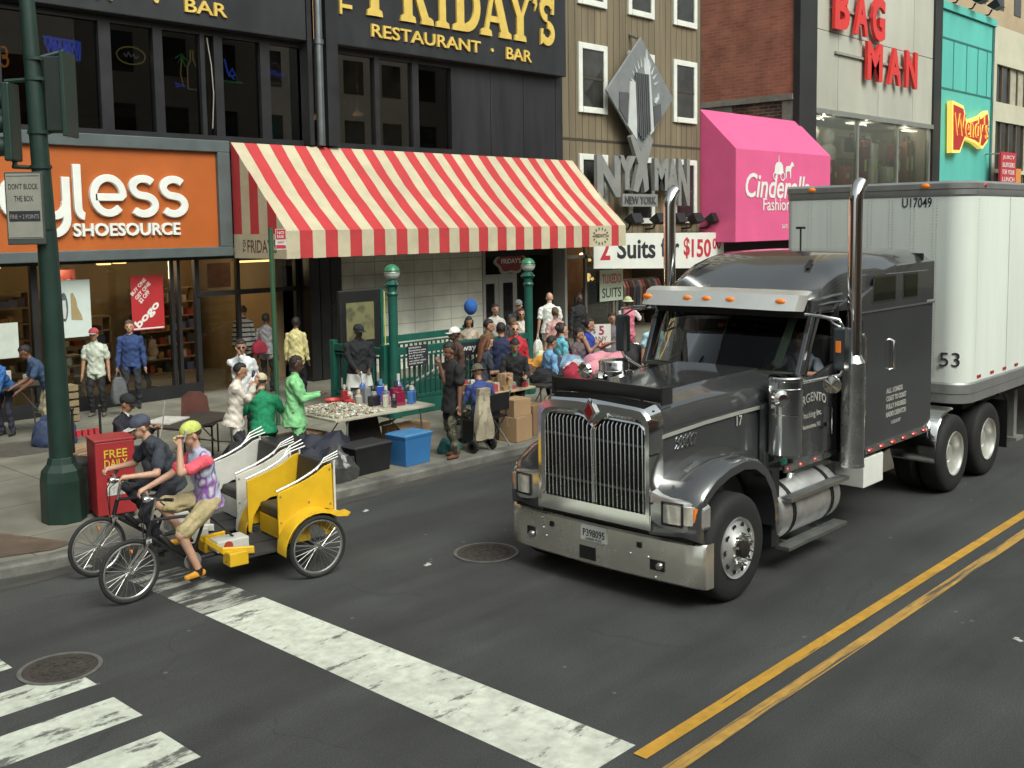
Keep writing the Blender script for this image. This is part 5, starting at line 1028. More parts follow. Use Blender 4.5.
def scaled(z,e):
    cx,cy=(x0+x1)/2,(ya+yb_)/2; return [(cx+(x-cx)*(1+e/((x1-x0)/2)),cy+(y-cy)*(1+e/((yb_-ya)/2)),zz) for x,y,zz in corner(z)]
b=MB(); b.loft([scaled(1.13,-.03),scaled(1.15,.012),scaled(1.27,.012),scaled(1.28,.02),scaled(1.40,.02),scaled(1.425,.004)]); part('lower_rail',b,rail,TR,smooth=25)
b=MB(); b.loft([scaled(3.90,.004),scaled(3.92,.012),scaled(3.99,.012),scaled(4.0,.02),scaled(4.07,.02),scaled(4.10,-.02)]); part('top_rail',b,rail,TR,smooth=25)
b=MB()
for k in range(7):
    y=ya+.42+.3*k
    for j in range(60):
        z=1.5+j*.04
        for dy in (0,.05): b.lathe([(.008,.0),(.005,.005),(0,.006)],(x0,y+dy,z),(-1,0,0),5)
for k in range(11):
    x=x0+.34+1.2*k
    for j in range(60):
        z=1.5+j*.04; b.lathe([(.008,.0),(.005,.005),(0,.006)],(x,ya,z),(0,-1,0),5)
part('rivets',b,M('rivet_grey',(.42,.45,.42),.4,.3),TR,kind='stuff',smooth=0)
b=MB()
for k in range(1,7): b.box(x0+.32+1.22*k,x0+.335+1.22*k,ya-.004,ya+.01,1.43,3.9)
b.split('side_seam',M('seam_shadow',(.4,.43,.4),.5),TR,smooth=0)
for i,y in enumerate((CY+.93,CY-.05-.66)):
    b=MB(); b.sph((x0-.02,y,4.04),(.03,.06,.035),10,8); part('clearance_lamp',b,amber,TR)
b=MB(); b.sph((x0+.5,ya-.02,4.04),(.05,.02,.03),8,6); part('clearance_lamp',b,redl_,TR)
b=MB(); b.text('U17049',(x0-.002,5.97,3.76),-Y,Z,.13,.40,.004,.008); part('unit_number',b,bl,TR,smooth=0)
b2=MB(); b2.text("53",(x0-.0,5.42,1.64),V((.30,-.95,0)),Z,.19,.25,.03,-.003); part('length_number',b2,bl,TR,smooth=0)
b=MB(); b.box(x0+.02,x0+.06,5.3,5.42,1.5,1.56); part('yellow_label',b,M('label_yellow',(.6,.4,.05),.6),TR,smooth=0)
for k in range(6): b=MB(); b.box(x0+.42+.5*k,x0+.55+.5*k,ya-.01,ya-.002,1.46,1.50); part('red_reflector',b,redl_,TR,smooth=0)
b=MB(); b.box(14.6,30,ya+.2,ya+.35,1.0,1.13); b.box(14.6,30,yb_-.35,yb_-.2,1.0,1.13); b.box(14.3,15.6,CY-.5,CY+.5,1.06,1.12)
b.box(16.5,30,CY-.2,CY+.2,.98,1.12); part('underframe',b,tpd,TR,smooth=0)
for s_ in (-1,1):
    y=CY+s_*.62; b=MB(); b.box(17.95,18.1,y-.07,y+.07,.06,1.12); b.box(17.85,18.2,y-.15,y+.15,.0,.05); b.cyl((17.98,y,1.0),(17.4,y,1.1),.03,n=6); part('landing_leg',b,M('leg_grey',(.3,.31,.29),.5,.4),TR,smooth=0)
for s_ in (-1,1):
    for x in (27.2,28.5): wheel(TR,x,s_,CY+s_*1.2,False)
b=MB(); b.box(15.9,16.2,CY-.3,CY+.3,.95,1.05); part('fifth_wheel_ramp',b,tpd,TR,smooth=0)
# ================================================================== PEOPLE
SK=dict(light=(.50,.29,.20),tan=(.36,.19,.115),brown=(.17,.08,.05),dark=(.075,.036,.025))
def skin(k): return M('skin_'+k,SK[k],.5,0,.12,9)
def cloth(c,n=None): return M(n or 'cloth_%d_%d_%d'%tuple(int(x*255) for x in c),c,.85,0,.28,9,.7,22)
def blend_mat(name,cols,scale,pos=None,stretch=None,ramp='CONSTANT'):
    if name in MC: return MC[name]
    m=M(name,cols[0],.85,0,.1,5); nt=m.node_tree; n=nt.nodes; l=nt.links; b=n['Principled BSDF']
    tc=n.new('ShaderNodeTexCoord'); src=tc.outputs['Object']
    if stretch: mp=n.new('ShaderNodeMapping'); mp.inputs['Scale'].default_value=stretch; l.new(src,mp.inputs[0]); src=mp.outputs[0]
    t=n.new('ShaderNodeTexNoise'); t.inputs['Scale'].default_value=scale; t.inputs['Detail'].default_value=2; l.new(src,t.inputs['Vector'])
    r=n.new('ShaderNodeValToRGB'); r.color_ramp.interpolation=ramp; e=r.color_ramp.elements
    k=len(cols)
    while len(e)<k: e.new(.5)
    for i,c in enumerate(cols): e[i].position=.33+.34*i/max(1,k-1) if i else 0; e[i].color=(*c,1)
    l.new(t.outputs['Fac'],r.inputs[0]); l.new(r.outputs[0],b.inputs['Base Color']); return m
def stripes_mat(name,c1,c2,freq):
    if name in MC: return MC[name]
    m=M(name,c1,.85,0,0); nt=m.node_tree; n=nt.nodes; l=nt.links; b=n['Principled BSDF']
    tc=n.new('ShaderNodeTexCoord'); sp=n.new('ShaderNodeSeparateXYZ'); l.new(tc.outputs['Object'],sp.inputs[0])
    a=n.new('ShaderNodeMath'); a.operation='MULTIPLY'; a.inputs[1].default_value=freq; l.new(sp.outputs[2],a.inputs[0])
    f=n.new('ShaderNodeMath'); f.operation='FRACT'; l.new(a.outputs[0],f.inputs[0]); g=n.new('ShaderNodeMath'); g.operation='GREATER_THAN'; g.inputs[1].default_value=.68; l.new(f.outputs[0],g.inputs[0])
    mm=n.new('ShaderNodeMix'); mm.data_type='RGBA'; l.new(g.outputs[0],mm.inputs['Factor']); mm.inputs[6].default_value=(*c1,1); mm.inputs[7].default_value=(*c2,1); l.new(mm.outputs[2],b.inputs['Base Color']); return m
camo=blend_mat('camouflage',[(.05,.055,.035),(.13,.12,.07),(.03,.028,.02),(.2,.19,.13)],9)
tiedye=blend_mat('tie_dye',[(.12,.13,.40),(.42,.44,.55),(.22,.08,.32),(.5,.5,.55),(.10,.20,.48)],7,stretch=(1,1,.5),ramp='EASE')
strp=stripes_mat('striped_knit',(.55,.55,.52),(.02,.022,.04),9.5)
print_t=blend_mat('print_tee',[(.014,.014,.015),(.014,.014,.015),(.014,.014,.015),(.018,.017,.016),(.13,.10,.055)],5)
def ik(A,T,l1,l2,pole):
    d=T-A; L=d.length
    if L>(l1+l2)*.999: d=d*((l1+l2)*.999/L); T=A+d; L=d.length
    a=(l1*l1-l2*l2+L*L)/(2*L); h=math.sqrt(max(0,l1*l1-a*a)); u=d/L
    p=(pole-u*pole.dot(u)); p=p.normalized() if p.length>1e-5 else u.orthogonal()
    return A+u*a+p*h,T
NP=[0]
def person(label,loc,rotz,h=1.72,hip=None,lean=2,twist=0,bend=0,head=(0,0),lh=None,rh=None,lf=None,rf=None,skin_='light',hair=(.03,.02,.015),style='short',shirt=(.5,.5,.5),sleeve='s',pants=(.03,.03,.04),shorts=False,shoe=(.02,.02,.02),hem=.84,build_=1.,vox=.0125,cap=None,brim=None,collar=None,fist=False,smat=None,pmat=None,group='people on the sidewalk',sleeve_col=None,long_legs=True,knee_out=.12,elbow_out=.35,glasses=False,cat='person',fem=False,lpole=None,sleevex=1.0):
    NP[0]+=1; s=h/1.72; B=build_
    hip=V(hip) if hip else V((0,0,.93*s))
    prim=[]; mb=MB()
    def cap_(p0,p1,r0,r1,mi,n=10):
        p0=V(p0);p1=V(p1); d=(p1-p0); L=d.length; d=d/L if L>1e-6 else V((0,0,1)); path=[];rr=[]
        for t in (0,.35,.7): path.append(p0-d*r0*math.cos(t*PI/2)); rr.append(max(.0008,r0*math.sin(t*PI/2)))
        path+= [p0,p1]; rr+=[r0,r1]
        for t in (.7,.35,0): path.append(p1+d*r1*math.cos(t*PI/2)); rr.append(max(.0008,r1*math.sin(t*PI/2)))
        mb.tube(path,rr,n); prim.append(('c',p0,p1,r0,r1,mi))
    def ell(c,r,rot,mi,n=14,k=10): mb.sph(c,r,n,k,rot); prim.append(('e',V(c),r,rot,mi))
    # materials: 0 skin 1 shirt 2 lower 3 shoe 4 dark 5 lip 6 inner/collar 7 sleeve
    TR_=Matrix.Rotation(R(lean),3,'Y')              # lean forward about hip
    TW=Matrix.Rotation(R(twist),3,'Z'); TM=TR_@TW
    def tp_(x,y,z):                                   # torso point, z above hip, with bend of the upper spine
        k=max(0,z-.15*s)/(.4*s); a=R(bend)*min(1,k)*.6
        return hip+TM@V((x+math.sin(a)*(z-.15*s if z>.15*s else 0),y,z-(1-math.cos(a))*max(0,z-.15*s)))
    def torso(secs,mi,n=16):
        vs=[];
        for z,a,c,xo in secs: vs.append([tp_(xo+c*math.cos(2*PI*k/n),a*math.sin(2*PI*k/n),z) for k in range(n)])
        mb.loft(vs)
        for (z0,a0,c0,o0),(z1,a1,c1,o1) in zip(secs,secs[1:]):
            r0=min(a0,c0);r1=min(a1,c1)
            for t in (-1,0,1): prim.append(('c',tp_(o0,t*max(0,a0-c0),z0),tp_(o1,t*max(0,a1-c1),z1),r0,r1,mi))
    sw=(.175 if not fem else .16)*s*B
    k_=s*B; hemz=hem*s-.93*s
    torso([(-.10*s,.165*k_,.115*k_,0),(.0,.165*k_,.118*k_,0),(.08*s,.15*k_,.108*k_,0)],2)
    ch=.03*s if fem else .0
    ss=[(hemz,(.188 if hem>.8 else .215)*k_,(.138 if hem>.8 else .168)*k_,0),(.03*s,.168*k_,.122*k_,0),(.14*s,.152*k_,.110*k_,.0),(.28*s,.165*k_,.118*k_+ch*.5,.005+ch*.3),(.38*s,.178*k_,.118*k_,.0),(.45*s,sw*.98,.095*k_,-.01),(.495*s,.115*k_,.07*k_,-.01),(.525*s,.06*k_,.055*k_,.0)]
    torso(ss,1)
    neck0=tp_(0,0,.50*s); HR=TW@Matrix.Rotation(R(lean*.35+bend*.3),3,'Y')@Matrix.Rotation(R(head[0]),3,'Z')@Matrix.Rotation(R(head[1]),3,'Y')
    nb_=tp_(.012*s,0,.56*s); hc=nb_+Matrix.Rotation(R(lean*.5),3,'Y')@V((.018*s,0,.115*s))
    cap_(neck0,nb_+V((0,0,.03)),.056*s,.052*s,0)
    if collar: cap_(tp_(.0,0,.49*s),tp_(.0,0,.53*s),.068*s,.062*s,6)
    hp=lambda x,y,z: hc+HR@V((x*s,y*s,z*s))
    ell(hp(-.008,0,.028),(.098*s,.076*s,.098*s),HR,0); ell(hp(.018,0,-.045),(.072*s,.058*s,.068*s),HR,0); ell(hp(.052,0,-.082),(.032*s,.032*s,.026*s),HR,0)
    cap_(hp(.088,0,.01),hp(.108,0,-.028),.010*s,.015*s,0,8)
    for t in (-1,1):
        ell(hp(-.005,t*.078,-.012),(.022*s,.012*s,.034*s),HR,0,8,6)
        ell(hp(.080,t*.033,.006),(.012*s,.013*s,.008*s) if not glasses else (.016*s,.028*s,.020*s),HR,4,8,6)
    ell(hp(.078,0,-.055),(.013*s,.026*s,.009*s),HR,5,8,6)
    # arms
    for t,tg in ((1,lh),(-1,rh)):
        sh_=tp_(-.005,t*(sw+.008*s),.425*s); l1,l2=.285*s,.255*s
        if tg is None: tg=sh_+V((.05*s,t*.07*s,-.53*s))
        else: tg=V(tg)
        el,tg=ik(sh_,tg,l1,l2,TM@V((-.6,t*elbow_out,-.8)) if not (t>0 and lpole) else V(lpole))
        if sleeve!='n': cap_(tp_(-.012*s,t*.03*s,.495*s),sh_-V((0,0,.012*s)),.045*s,.047*s,1)
        sl=7 if sleeve_col else 1; e2=sh_+(el-sh_)*.66
        if sleeve=='n': cap_(sh_,el,.05*s,.04*s,0)
        elif sleeve=='s': cap_(sh_,el,.046*s,.038*s,0); cap_(sh_,e2,.050*s*sleevex,.060*s*sleevex,sl)
        else: cap_(sh_,el,.053*s*sleevex,.051*s*sleevex,sl)
        wr=tg; d=(tg-el).normalized()
        if sleeve=='l': cap_(el,wr-d*.015,.052*s,.038*s,sl)
        else: cap_(el,wr,.040*s,.027*s,0)
        # hand: palm, four fingers, thumb
        sidev=d.cross(V((0,0,1))); sidev=sidev.normalized() if sidev.length>.1 else V((1,0,0))
        nrm=sidev.cross(d); pal=wr+d*.045*s
        if abs(d.z)>.75: sidev=V((1,0,0))-d*d.x; sidev.normalize(); nrm=V((0,-t,0))
        cap_(wr,pal+d*.02*s,.026*s,.030*s,0,8)
        for q in range(4):
            o=(q-1.5)*.019*s; Ln=(.034,.04,.037,.028)[q]*s; f0=pal+sidev*o+d*.035*s; c_=.35 if not fist else 1.3
            f1=f0+(d*math.cos(c_*.5)-nrm*math.sin(c_*.5))*Ln; f2=f1+(d*math.cos(c_*1.3)-nrm*math.sin(c_*1.3))*Ln*.9
            cap_(f0,f1,.0105*s,.010*s,0,6); cap_(f1,f2,.010*s,.0088*s,0,6)
        tb=pal+sidev*.03*s-d*.02*s; cap_(tb,tb+(sidev*.6+d*.7-nrm*.2).normalized()*.05*s,.012*s,.010*s,0,6)
    # legs
    for t,tg in ((1,lf),(-1,rf)):
        hj=hip+TW@V((0,t*.09*k_,-.03*s)); l1,l2=.43*s,.41*s
        if tg is None: tg=V((.0,t*.11*s,.085*s))
        else: tg=V(tg)
        kn,an=ik(hj,tg,l1,l2,TW@V((1,t*knee_out,.1)))
        cap_(hj,kn,.088*k_,.060*s,2 if not shorts else 0)
        if shorts: cap_(hj,hj+(kn-hj)*.9,.10*k_,.082*s,2); cap_(kn,an,.052*s,.036*s,0)
        else: cap_(kn,an+V((0,0,.02)),.060*s,.052*s,2)
        fd=V((1,t*.18,0)).normalized()
        cap_(an+V((0,0,-.045*s))-fd*.04*s,an+V((0,0,-.055*s))+fd*.13*s,.036*s,.030*s,3); cap_(an,an+V((0,0,-.04*s)),.038*s,.04*s,3 if not shorts else 4)
    me=bpy.data.meshes.new('tmp'); me.from_pydata(mb.v,[],mb.f); o=bpy.data.objects.new('tmp',me); COL.objects.link(o)
    r_=o.modifiers.new('r','REMESH'); r_.mode='VOXEL'; r_.voxel_size=vox; sm_=o.modifiers.new('s','SMOOTH'); sm_.factor=.5; sm_.iterations=1
    dg=bpy.context.evaluated_depsgraph_get(); dg.update(); me2=bpy.data.meshes.new_from_object(o.evaluated_get(dg)); bpy.data.objects.remove(o); bpy.data.meshes.remove(me)
    me2.name='person'; n=len(me2.polygons); C=np.empty(n*3); me2.polygons.foreach_get('center',C); C=C.reshape(-1,3)
    best=np.full(n,1e9); mi=np.zeros(n,int)
    for p in prim:
        if p[0]=='c':
            a=np.array(p[1]);b_=np.array(p[2]);ab=b_-a; tt=np.clip(((C-a)@ab)/max(1e-9,ab@ab),0,1); dd=np.linalg.norm(C-a-tt[:,None]*ab,axis=1)-(p[3]+(p[4]-p[3])*tt); m_=p[5]
        else:
            q=(C-np.array(p[1]))@np.array(p[3]); rr=np.array(p[2]); k=np.linalg.norm(q/rr,axis=1); dd=(k-1)*rr.min(); m_=p[4]
        if m_==5 or (m_==4 and glasses): dd=dd-.002
        u=dd<best; best[u]=dd[u]; mi[u]=m_
    nv=len(me2.vertices); vc=np.empty(nv*3); me2.vertices.foreach_get('co',vc); vc=vc.reshape(-1,3); vn=np.empty(nv*3); me2.vertices.foreach_get('normal',vn); vn=vn.reshape(-1,3)
    li=np.empty(len(me2.loops),np.int32); me2.loops.foreach_get('vertex_index',li); ls=np.empty(n,np.int32); lt_=np.empty(n,np.int32); me2.polygons.foreach_get('loop_start',ls); me2.polygons.foreach_get('loop_total',lt_)
    wv=np.zeros(nv); fm_=np.repeat(np.isin(mi,(1,2,7)).astype(float),lt_); cn=np.zeros(nv); np.add.at(wv,li,fm_); np.add.at(cn,li,1.); wv/=np.maximum(cn,1)
    q=vc+NP[0]*1.37; w1=np.sin(q[:,2]*31+3*np.sin(q[:,0]*11)+2.5*np.sin(q[:,1]*13)); w2=np.sin(q[:,2]*52+q[:,0]*37+2*np.sin(q[:,1]*29)); w3=np.sin(q[:,0]*19+q[:,2]*9)*np.sin(q[:,1]*17-q[:,2]*7)
    vc+=vn*(wv*(.003+.0055*w1+.004*w2+.0055*w3))[:,None]; me2.vertices.foreach_set('co',vc.ravel())
    sk=skin(skin_); sm1=smat or cloth(shirt); pm=pmat or cloth(pants)
    for q in (sk,sm1,pm,cloth(shoe),M('eye_dark',(.015,.012,.01),.4,0,0) if not glasses else M('sunglass',(.01,.01,.012),.15,0,0),M('lip_'+skin_,tuple(x*.62 for x in SK[skin_]),.5,0,0),cloth(collar or (.6,.6,.58)),cloth(sleeve_col or (.5,.5,.5))): me2.materials.append(q)
    me2.polygons.foreach_set('material_index',mi.astype(np.int32)); me2.polygons.foreach_set('use_smooth',[True]*n); me2.update()
    ob=bpy.data.objects.new('person',me2); COL.objects.link(ob); ob.location=loc; ob.rotation_euler=(0,0,rotz); OR[ob.name]=V((0,0,0)); tag(ob,label,cat,group)
    # hair / cap
    hm=M('hair_%d_%d'%(int(hair[0]*999),int(hair[1]*999)),hair,.55,0,.35,20,.6,70)
    def hairshell(rx,ry,rz,front,low):
        b=MB(); b.sph((0,0,0),(1,1,1),20,14); vs=[]
        for v in b.v:
            x,y,z=v; fr=max(0,x)*(1 if z<front else 0); k=1.0+.03*math.sin(9*x+7*y+11*z)
            if (x>.15 and z<front) or z<low: k=.78
            vs.append(hp(-.012+x*rx*k,y*ry*k,.032+z*rz*k))
        b.v=vs; return b
    if style in ('short','long','bun','pony'):
        b=hairshell(.108,.087,.106,.42 if not fem else .5,-.62 if style=='short' else -.8)
        if style=='long': 
            pb=[hp(-.07,0,.03),hp(-.09,0,-.10),tp_(-.10*s,0,.42*s),tp_(-.12*s,0,.30*s)]; b.tube(pb,[.085*s,.085*s,.075*s,.04*s],12,sc=(1,.75))
            for t in (-1,1): b.tube([hp(-.02,t*.07,.03),hp(-.02,t*.082,-.07),hp(-.03,t*.08,-.15)],[.035*s,.035*s,.02*s],8)
        if style=='bun': b.sph(hp(-.12,0,.05),(.05*s,.05*s,.05*s),10,8)
        if style=='pony': b.tube([hp(-.09,0,.03),hp(-.15,0,-.01),hp(-.15,0,-.12)],[.03*s,.035*s,.012*s],8)
        b.build('hair',hm,ob)
    if style=='cap':
        b=hairshell(.103,.083,.10,.55,-.55); b.build('hair',hm,ob)
        b=MB(); b.sph((0,0,0),(1,1,1),20,12); b.v=[hp(-.008+x*.112,y*.094,.045+max(-.1,z)*.095) for x,y,z in b.v]; c_=b.build('cap',cloth(cap),ob)
        b=MB(); P=[(.07,-.075),(.12,-.07),(.165,-.045),(.18,0),(.165,.045),(.12,.07),(.07,.075)]
        b.loft([[hp(x,y,.052-.15*(x-.07)-6*y*y*.6) for x,y in P]+[hp(.06,.0,.05)],[hp(x,y,.046-.15*(x-.07)-6*y*y*.6) for x,y in P]+[hp(.06,.0,.044)]]); b.build('brim',cloth(brim or cap),c_)
    if style=='hat':
        b=MB(); b.sph((0,0,0),(1,1,1),20,12); b.v=[hp(-.008+x*.112,y*.094,.04+max(-.1,z)*.10) for x,y,z in b.v]; c_=b.build('hat',cloth(cap),ob)
        b=MB(); b.lathe([(.10,.0),(.15,-.02),(.155,-.026),(.10,-.01)],(0,0,0),(0,0,1),24); b.v=[hp(p[0]-.005,p[1]*.9,.045+p[2]) for p in b.v]; b.build('brim',cloth(cap),c_)
    return ob,hc,hp,tp_
def face(dx,dy): return math.atan2(dy,dx)
W_=.132
TOC=face(-.68,-.73)       # towards the viewer
AWAY=face(.68,.73); LEFT=face(-.73,.68); RIGHT=face(.73,-.68)
grp='people on the sidewalk'
person('man in white shirt and red cap standing at the shop window with a grey bag',(9.0,19.2,W_),TOC,1.66,shirt=(.46,.50,.42),sleeve='s',sleevex=1.1,pants=(.013,.013,.015),style='cap',cap=(.35,.05,.06),brim=(.45,.4,.38),skin_='tan',hair=(.02,.015,.01),collar=(.46,.5,.42),shoe=(.1,.09,.07))
person('man in royal blue shirt standing beside the man in the red cap',(9.85,19.5,W_),TOC+.2,1.73,shirt=(.025,.05,.15),sleeve='l',pants=(.02,.02,.025),skin_='light',hair=(.08,.05,.03),group=grp)
person('person in dark clothes walking inside the shop below the red poster',(10.9,21.4,.16),RIGHT,1.7,shirt=(.06,.05,.07),sleeve='l',pants=(.02,.02,.03),lf=(.25,.1,.1),rf=(-.3,-.1,.14),lh=(.12,.25,.85),skin_='tan',style='short')
person('person in blue shirt and khaki trousers bending over goods at the far left',(7.55,17.9,W_),face(-1,.2),1.68,lean=32,shirt=(.035,.065,.13),sleeve='s',pants=(.30,.26,.17),lh=(.5,.15,.85),rh=(.5,-.15,.9),skin_='brown',hair=(.012,.01,.009),head=(0,15))
person('person in bright blue jacket stooping at the left edge of the sidewalk',(7.1,18.6,W_),face(-1,-.6),1.6,lean=38,shirt=(.03,.12,.35),sleeve='l',pants=(.03,.03,.05),lh=(.45,.15,.7),rh=(.45,-.15,.7),skin_='tan',head=(0,20))
person('seated man in dark jacket, white shirt and dark cap reading a newspaper',(6.62,13.5,W_),face(.55,-.8),1.70,hip=(0,0,.50),lean=8,lf=(.45,.12,.085),rf=(.45,-.12,.085),lh=(.42,.16,.80),rh=(.42,-.16,.84),shirt=(.014,.014,.022),sleeve='l',collar=(.65,.66,.66),pants=(.02,.02,.025),style='cap',cap=(.012,.012,.014),skin_='tan',hair=(.01,.01,.01),fist=True,head=(0,18))
person('woman in striped sweater seen from behind in the shop doorway',(13.1,20.6,.16),AWAY,1.72,smat=strp,sleeve='l',pants=(.02,.02,.03),skin_='light',hair=(.12,.06,.03),fem=True,hem=.80)
person('woman in grey top with red shoulder bag entering the shop',(12.75,19.2,W_),AWAY-.3,1.66,shirt=(.22,.21,.22),sleeve='s',pants=(.012,.012,.015),skin_='dark',hair=(.01,.008,.008),fem=True)
person('woman in pale yellow jacket with black hair walking away under the awning',(12.6,17.9,W_),AWAY-.2,1.66,shirt=(.58,.52,.24),sleeve='l',pants=(.012,.014,.022),skin_='dark',hair=(.008,.007,.007),style='short',fem=True,hem=.82,lf=(-.15,.1,.1),rf=(.15,-.1,.085))
person('man in white shirt with navy jacket over his arm touching his face',(9.35,14.8,W_),TOC+.25,1.70,shirt=(.60,.62,.63),sleeve='l',pants=(.012,.013,.022),rh=(.17,-.03,1.46),lh=(.16,.16,1.02),skin_='tan',hair=(.015,.012,.01),collar=(.6,.62,.63),glasses=True,head=(0,8))
person('woman in cream jacket and black hair bending her arm to her face',(8.0,12.9,W_),face(.75,-.66),1.60,lean=8,shirt=(.60,.55,.48),sleeve='l',pants=(.03,.03,.04),rh=(.30,.0,1.30),lh=(.28,.15,1.15),skin_='tan',hair=(.008,.008,.008),style='short',fem=True,head=(0,14),hem=.78)
person('man in green tee shirt and beige cap sitting with his back turned',(8.5,12.95,W_),AWAY+.2,1.72,hip=(0,0,.60),lean=16,shirt=(.01,.22,.10),sleeve='s',pants=(.03,.03,.035),lf=(.4,.14,.1),rf=(.4,-.14,.1),lh=(.34,.3,.62),rh=(.30,-.34,.60),skin_='light',style='cap',cap=(.46,.40,.28),build_=1.12)
person('woman in light green jacket holding a trinket by the table',(8.7,12.45,W_),face(.72,-.62),1.66,shirt=(.20,.50,.22),sleeve='l',pants=(.03,.03,.04),rh=(.36,-.08,1.12),lh=(.36,.10,1.10),skin_='dark',hair=(.02,.012,.01),style='short',fem=True,hem=.70,build_=1.12,head=(0,10))
person('heavy man in black sweater, black cap and white shirt tail with a cane',(11.95,15.05,W_),TOC+.3,1.72,shirt=(.010,.011,.014),sleeve='l',sleevex=1.15,collar=(.5,.5,.5),pants=(.09,.09,.09),hem=.86,build_=1.22,rh=(.26,-.10,.93),lh=(.22,.14,.93),skin_='dark',style='cap',cap=(.014,.014,.018),hair=(.01,.01,.01),head=(20,10))
b=MB(); b.loft([[(11.95+a*math.cos(t),15.05+c*math.sin(t),z) for t in [k*PI/8 for k in range(16)]] for z,a,c in [(.74,.275,.215),(.98,.225,.20)]],ring=True,cap=False); b.build('shirt_tail',M('white_tail',(.62,.63,.6),.8,0,.1,5,.4,14),None,'white shirt tail hanging below the black sweater of the man with a cane','clothing')
MB().tube([(11.80,14.80,W_),(11.80,14.80,.98),(11.83,14.84,1.02),(11.88,14.88,.99)],.014,7).build('walking_cane',M('cane_white',(.55,.55,.52),.4),None,'pale walking cane held by the man in the black sweater','cane')
person('man in long black print tee shirt and camouflage trousers by the curb',(10.80,11.38,W_),face(-.93,.15),1.74,shirt=(.014,.014,.015),smat=print_t,sleeve='s',sleevex=1.25,hem=.70,build_=1.04,pmat=camo,rh=(.20,-.03,1.40),lh=(.06,.25,.80),lf=(.05,.10,.085),rf=(-.10,-.10,.085),skin_='brown',hair=(.012,.01,.01),shoe=(.13,.05,.03),head=(0,12),vox=.011)
person('person in brown jacket and white cap behind the man in camouflage',(12.75,13.3,W_),face(-.8,.3),1.70,shirt=(.07,.035,.025),sleeve='l',pants=(.03,.03,.03),skin_='dark',style='cap',cap=(.65,.65,.62),hair=(.01,.01,.01))
person('seated vendor in blue jacket and olive hat with back to the road',(11.62,11.58,W_),face(.35,.94),1.70,hip=(0,0,.52),lean=12,lf=(.42,.14,.09),rf=(.42,-.14,.09),lh=(.36,.2,.78),rh=(.36,-.2,.78),shirt=(.035,.055,.19),sleeve='l',pants=(.07,.07,.05),skin_='tan',style='hat',cap=(.10,.10,.065),head=(0,14))
person('man in navy tee shirt with a white logo, back to the road',(13.3,12.75,W_),AWAY,1.76,shirt=(.014,.022,.06),sleeve='s',sleevex=1.1,pants=(.05,.07,.12),skin_='tan',hair=(.012,.01,.01),style='short',build_=1.06,rh=(.2,-.22,1.05))
person('woman in red jacket and sunglasses facing the road',(14.35,13.4,W_),TOC,1.66,shirt=(.42,.02,.035),sleeve='l',pants=(.03,.03,.05),glasses=True,skin_='light',hair=(.20,.09,.04),style='pony',fem=True)
person('woman with long auburn hair in dark top browsing the table',(12.55,12.5,W_),face(.9,-.2),1.62,lean=10,shirt=(.03,.035,.05),sleeve='s',pants=(.12,.16,.22),skin_='light',hair=(.12,.045,.018),style='long',fem=True,rh=(.3,-.12,1.0),head=(-10,20))
person('girl in tank top with dark hair leaning at the subway railing',(15.4,15.7,W_),TOC,1.58,shirt=(.35,.30,.24),sleeve='n',pants=(.02,.02,.03),skin_='tan',hair=(.012,.01,.01),style='long',fem=True,rh=(.2,-.1,1.1),head=(0,25))
person('young person in pale grey shirt standing by the tiled wall',(16.9,16.4,W_),TOC+.3,1.72,shirt=(.42,.40,.36),sleeve='s',pants=(.03,.03,.04),skin_='tan',hair=(.012,.01,.01),lh=(.25,.1,1.25))
person('person in brown jacket with dark hair behind the railing end',(14.5,14.3,W_),face(.2,-.9),1.66,shirt=(.10,.06,.035),sleeve='l',pants=(.03,.03,.04),skin_='tan',hair=(.015,.01,.01),head=(0,20))
person('man in black jacket with green collar bending over the clothes',(12.75,11.95,W_),face(-.6,-.75),1.62,lean=14,shirt=(.012,.012,.013),sleeve='l',collar=(.03,.15,.07),pants=(.02,.02,.025),skin_='tan',hair=(.01,.01,.01),head=(0,22),lh=(.35,.15,1.0),rh=(.35,-.15,1.0))
person('woman in white top with sunglasses under the far subway lamp',(16.8,15.5,W_),TOC,1.66,shirt=(.52,.47,.42),sleeve='n',pants=(.03,.03,.05),glasses=True,skin_='tan',hair=(.03,.015,.01),style='long',fem=True)
person('bald man in plain white tee shirt walking away',(19.3,16.85,W_),AWAY+.05,1.82,shirt=(.64,.65,.62),sleeve='s',sleevex=1.1,pants=(.16,.14,.10),skin_='light',style='bald',build_=1.1,hem=.80)
person('child in light blue hooded jacket with black hair at the clothes table',(13.6,11.9,W_),face(.7,-.3),1.55,shirt=(.16,.33,.55),sleeve='l',sleevex=1.15,pants=(.03,.03,.05),skin_='tan',hair=(.01,.01,.012),style='short',head=(0,15))
person('woman in aqua hooded top beside the child in light blue',(14.6,12.5,W_),face(.9,-.4),1.66,shirt=(.12,.40,.50),sleeve='l',sleevex=1.15,pants=(.03,.03,.05),skin_='light',hair=(.03,.02,.012),style='bun',fem=True)
person('woman in royal blue sleeveless top holding the price sign',(15.5,12.6,W_),face(.2,-.95),1.68,shirt=(.015,.04,.26),sleeve='n',pants=(.02,.02,.03),skin_='tan',hair=(.02,.012,.01),style='bun',fem=True,lh=(.42,.12,1.22),rh=(.28,-.05,1.25),head=(20,5))
person('small child squeezed beside the woman in royal blue',(15.15,12.55,W_),face(.2,-.95),1.52,shirt=(.12,.09,.10),sleeve='s',pants=(.03,.03,.03),skin_='tan',hair=(.02,.012,.01),style='short')
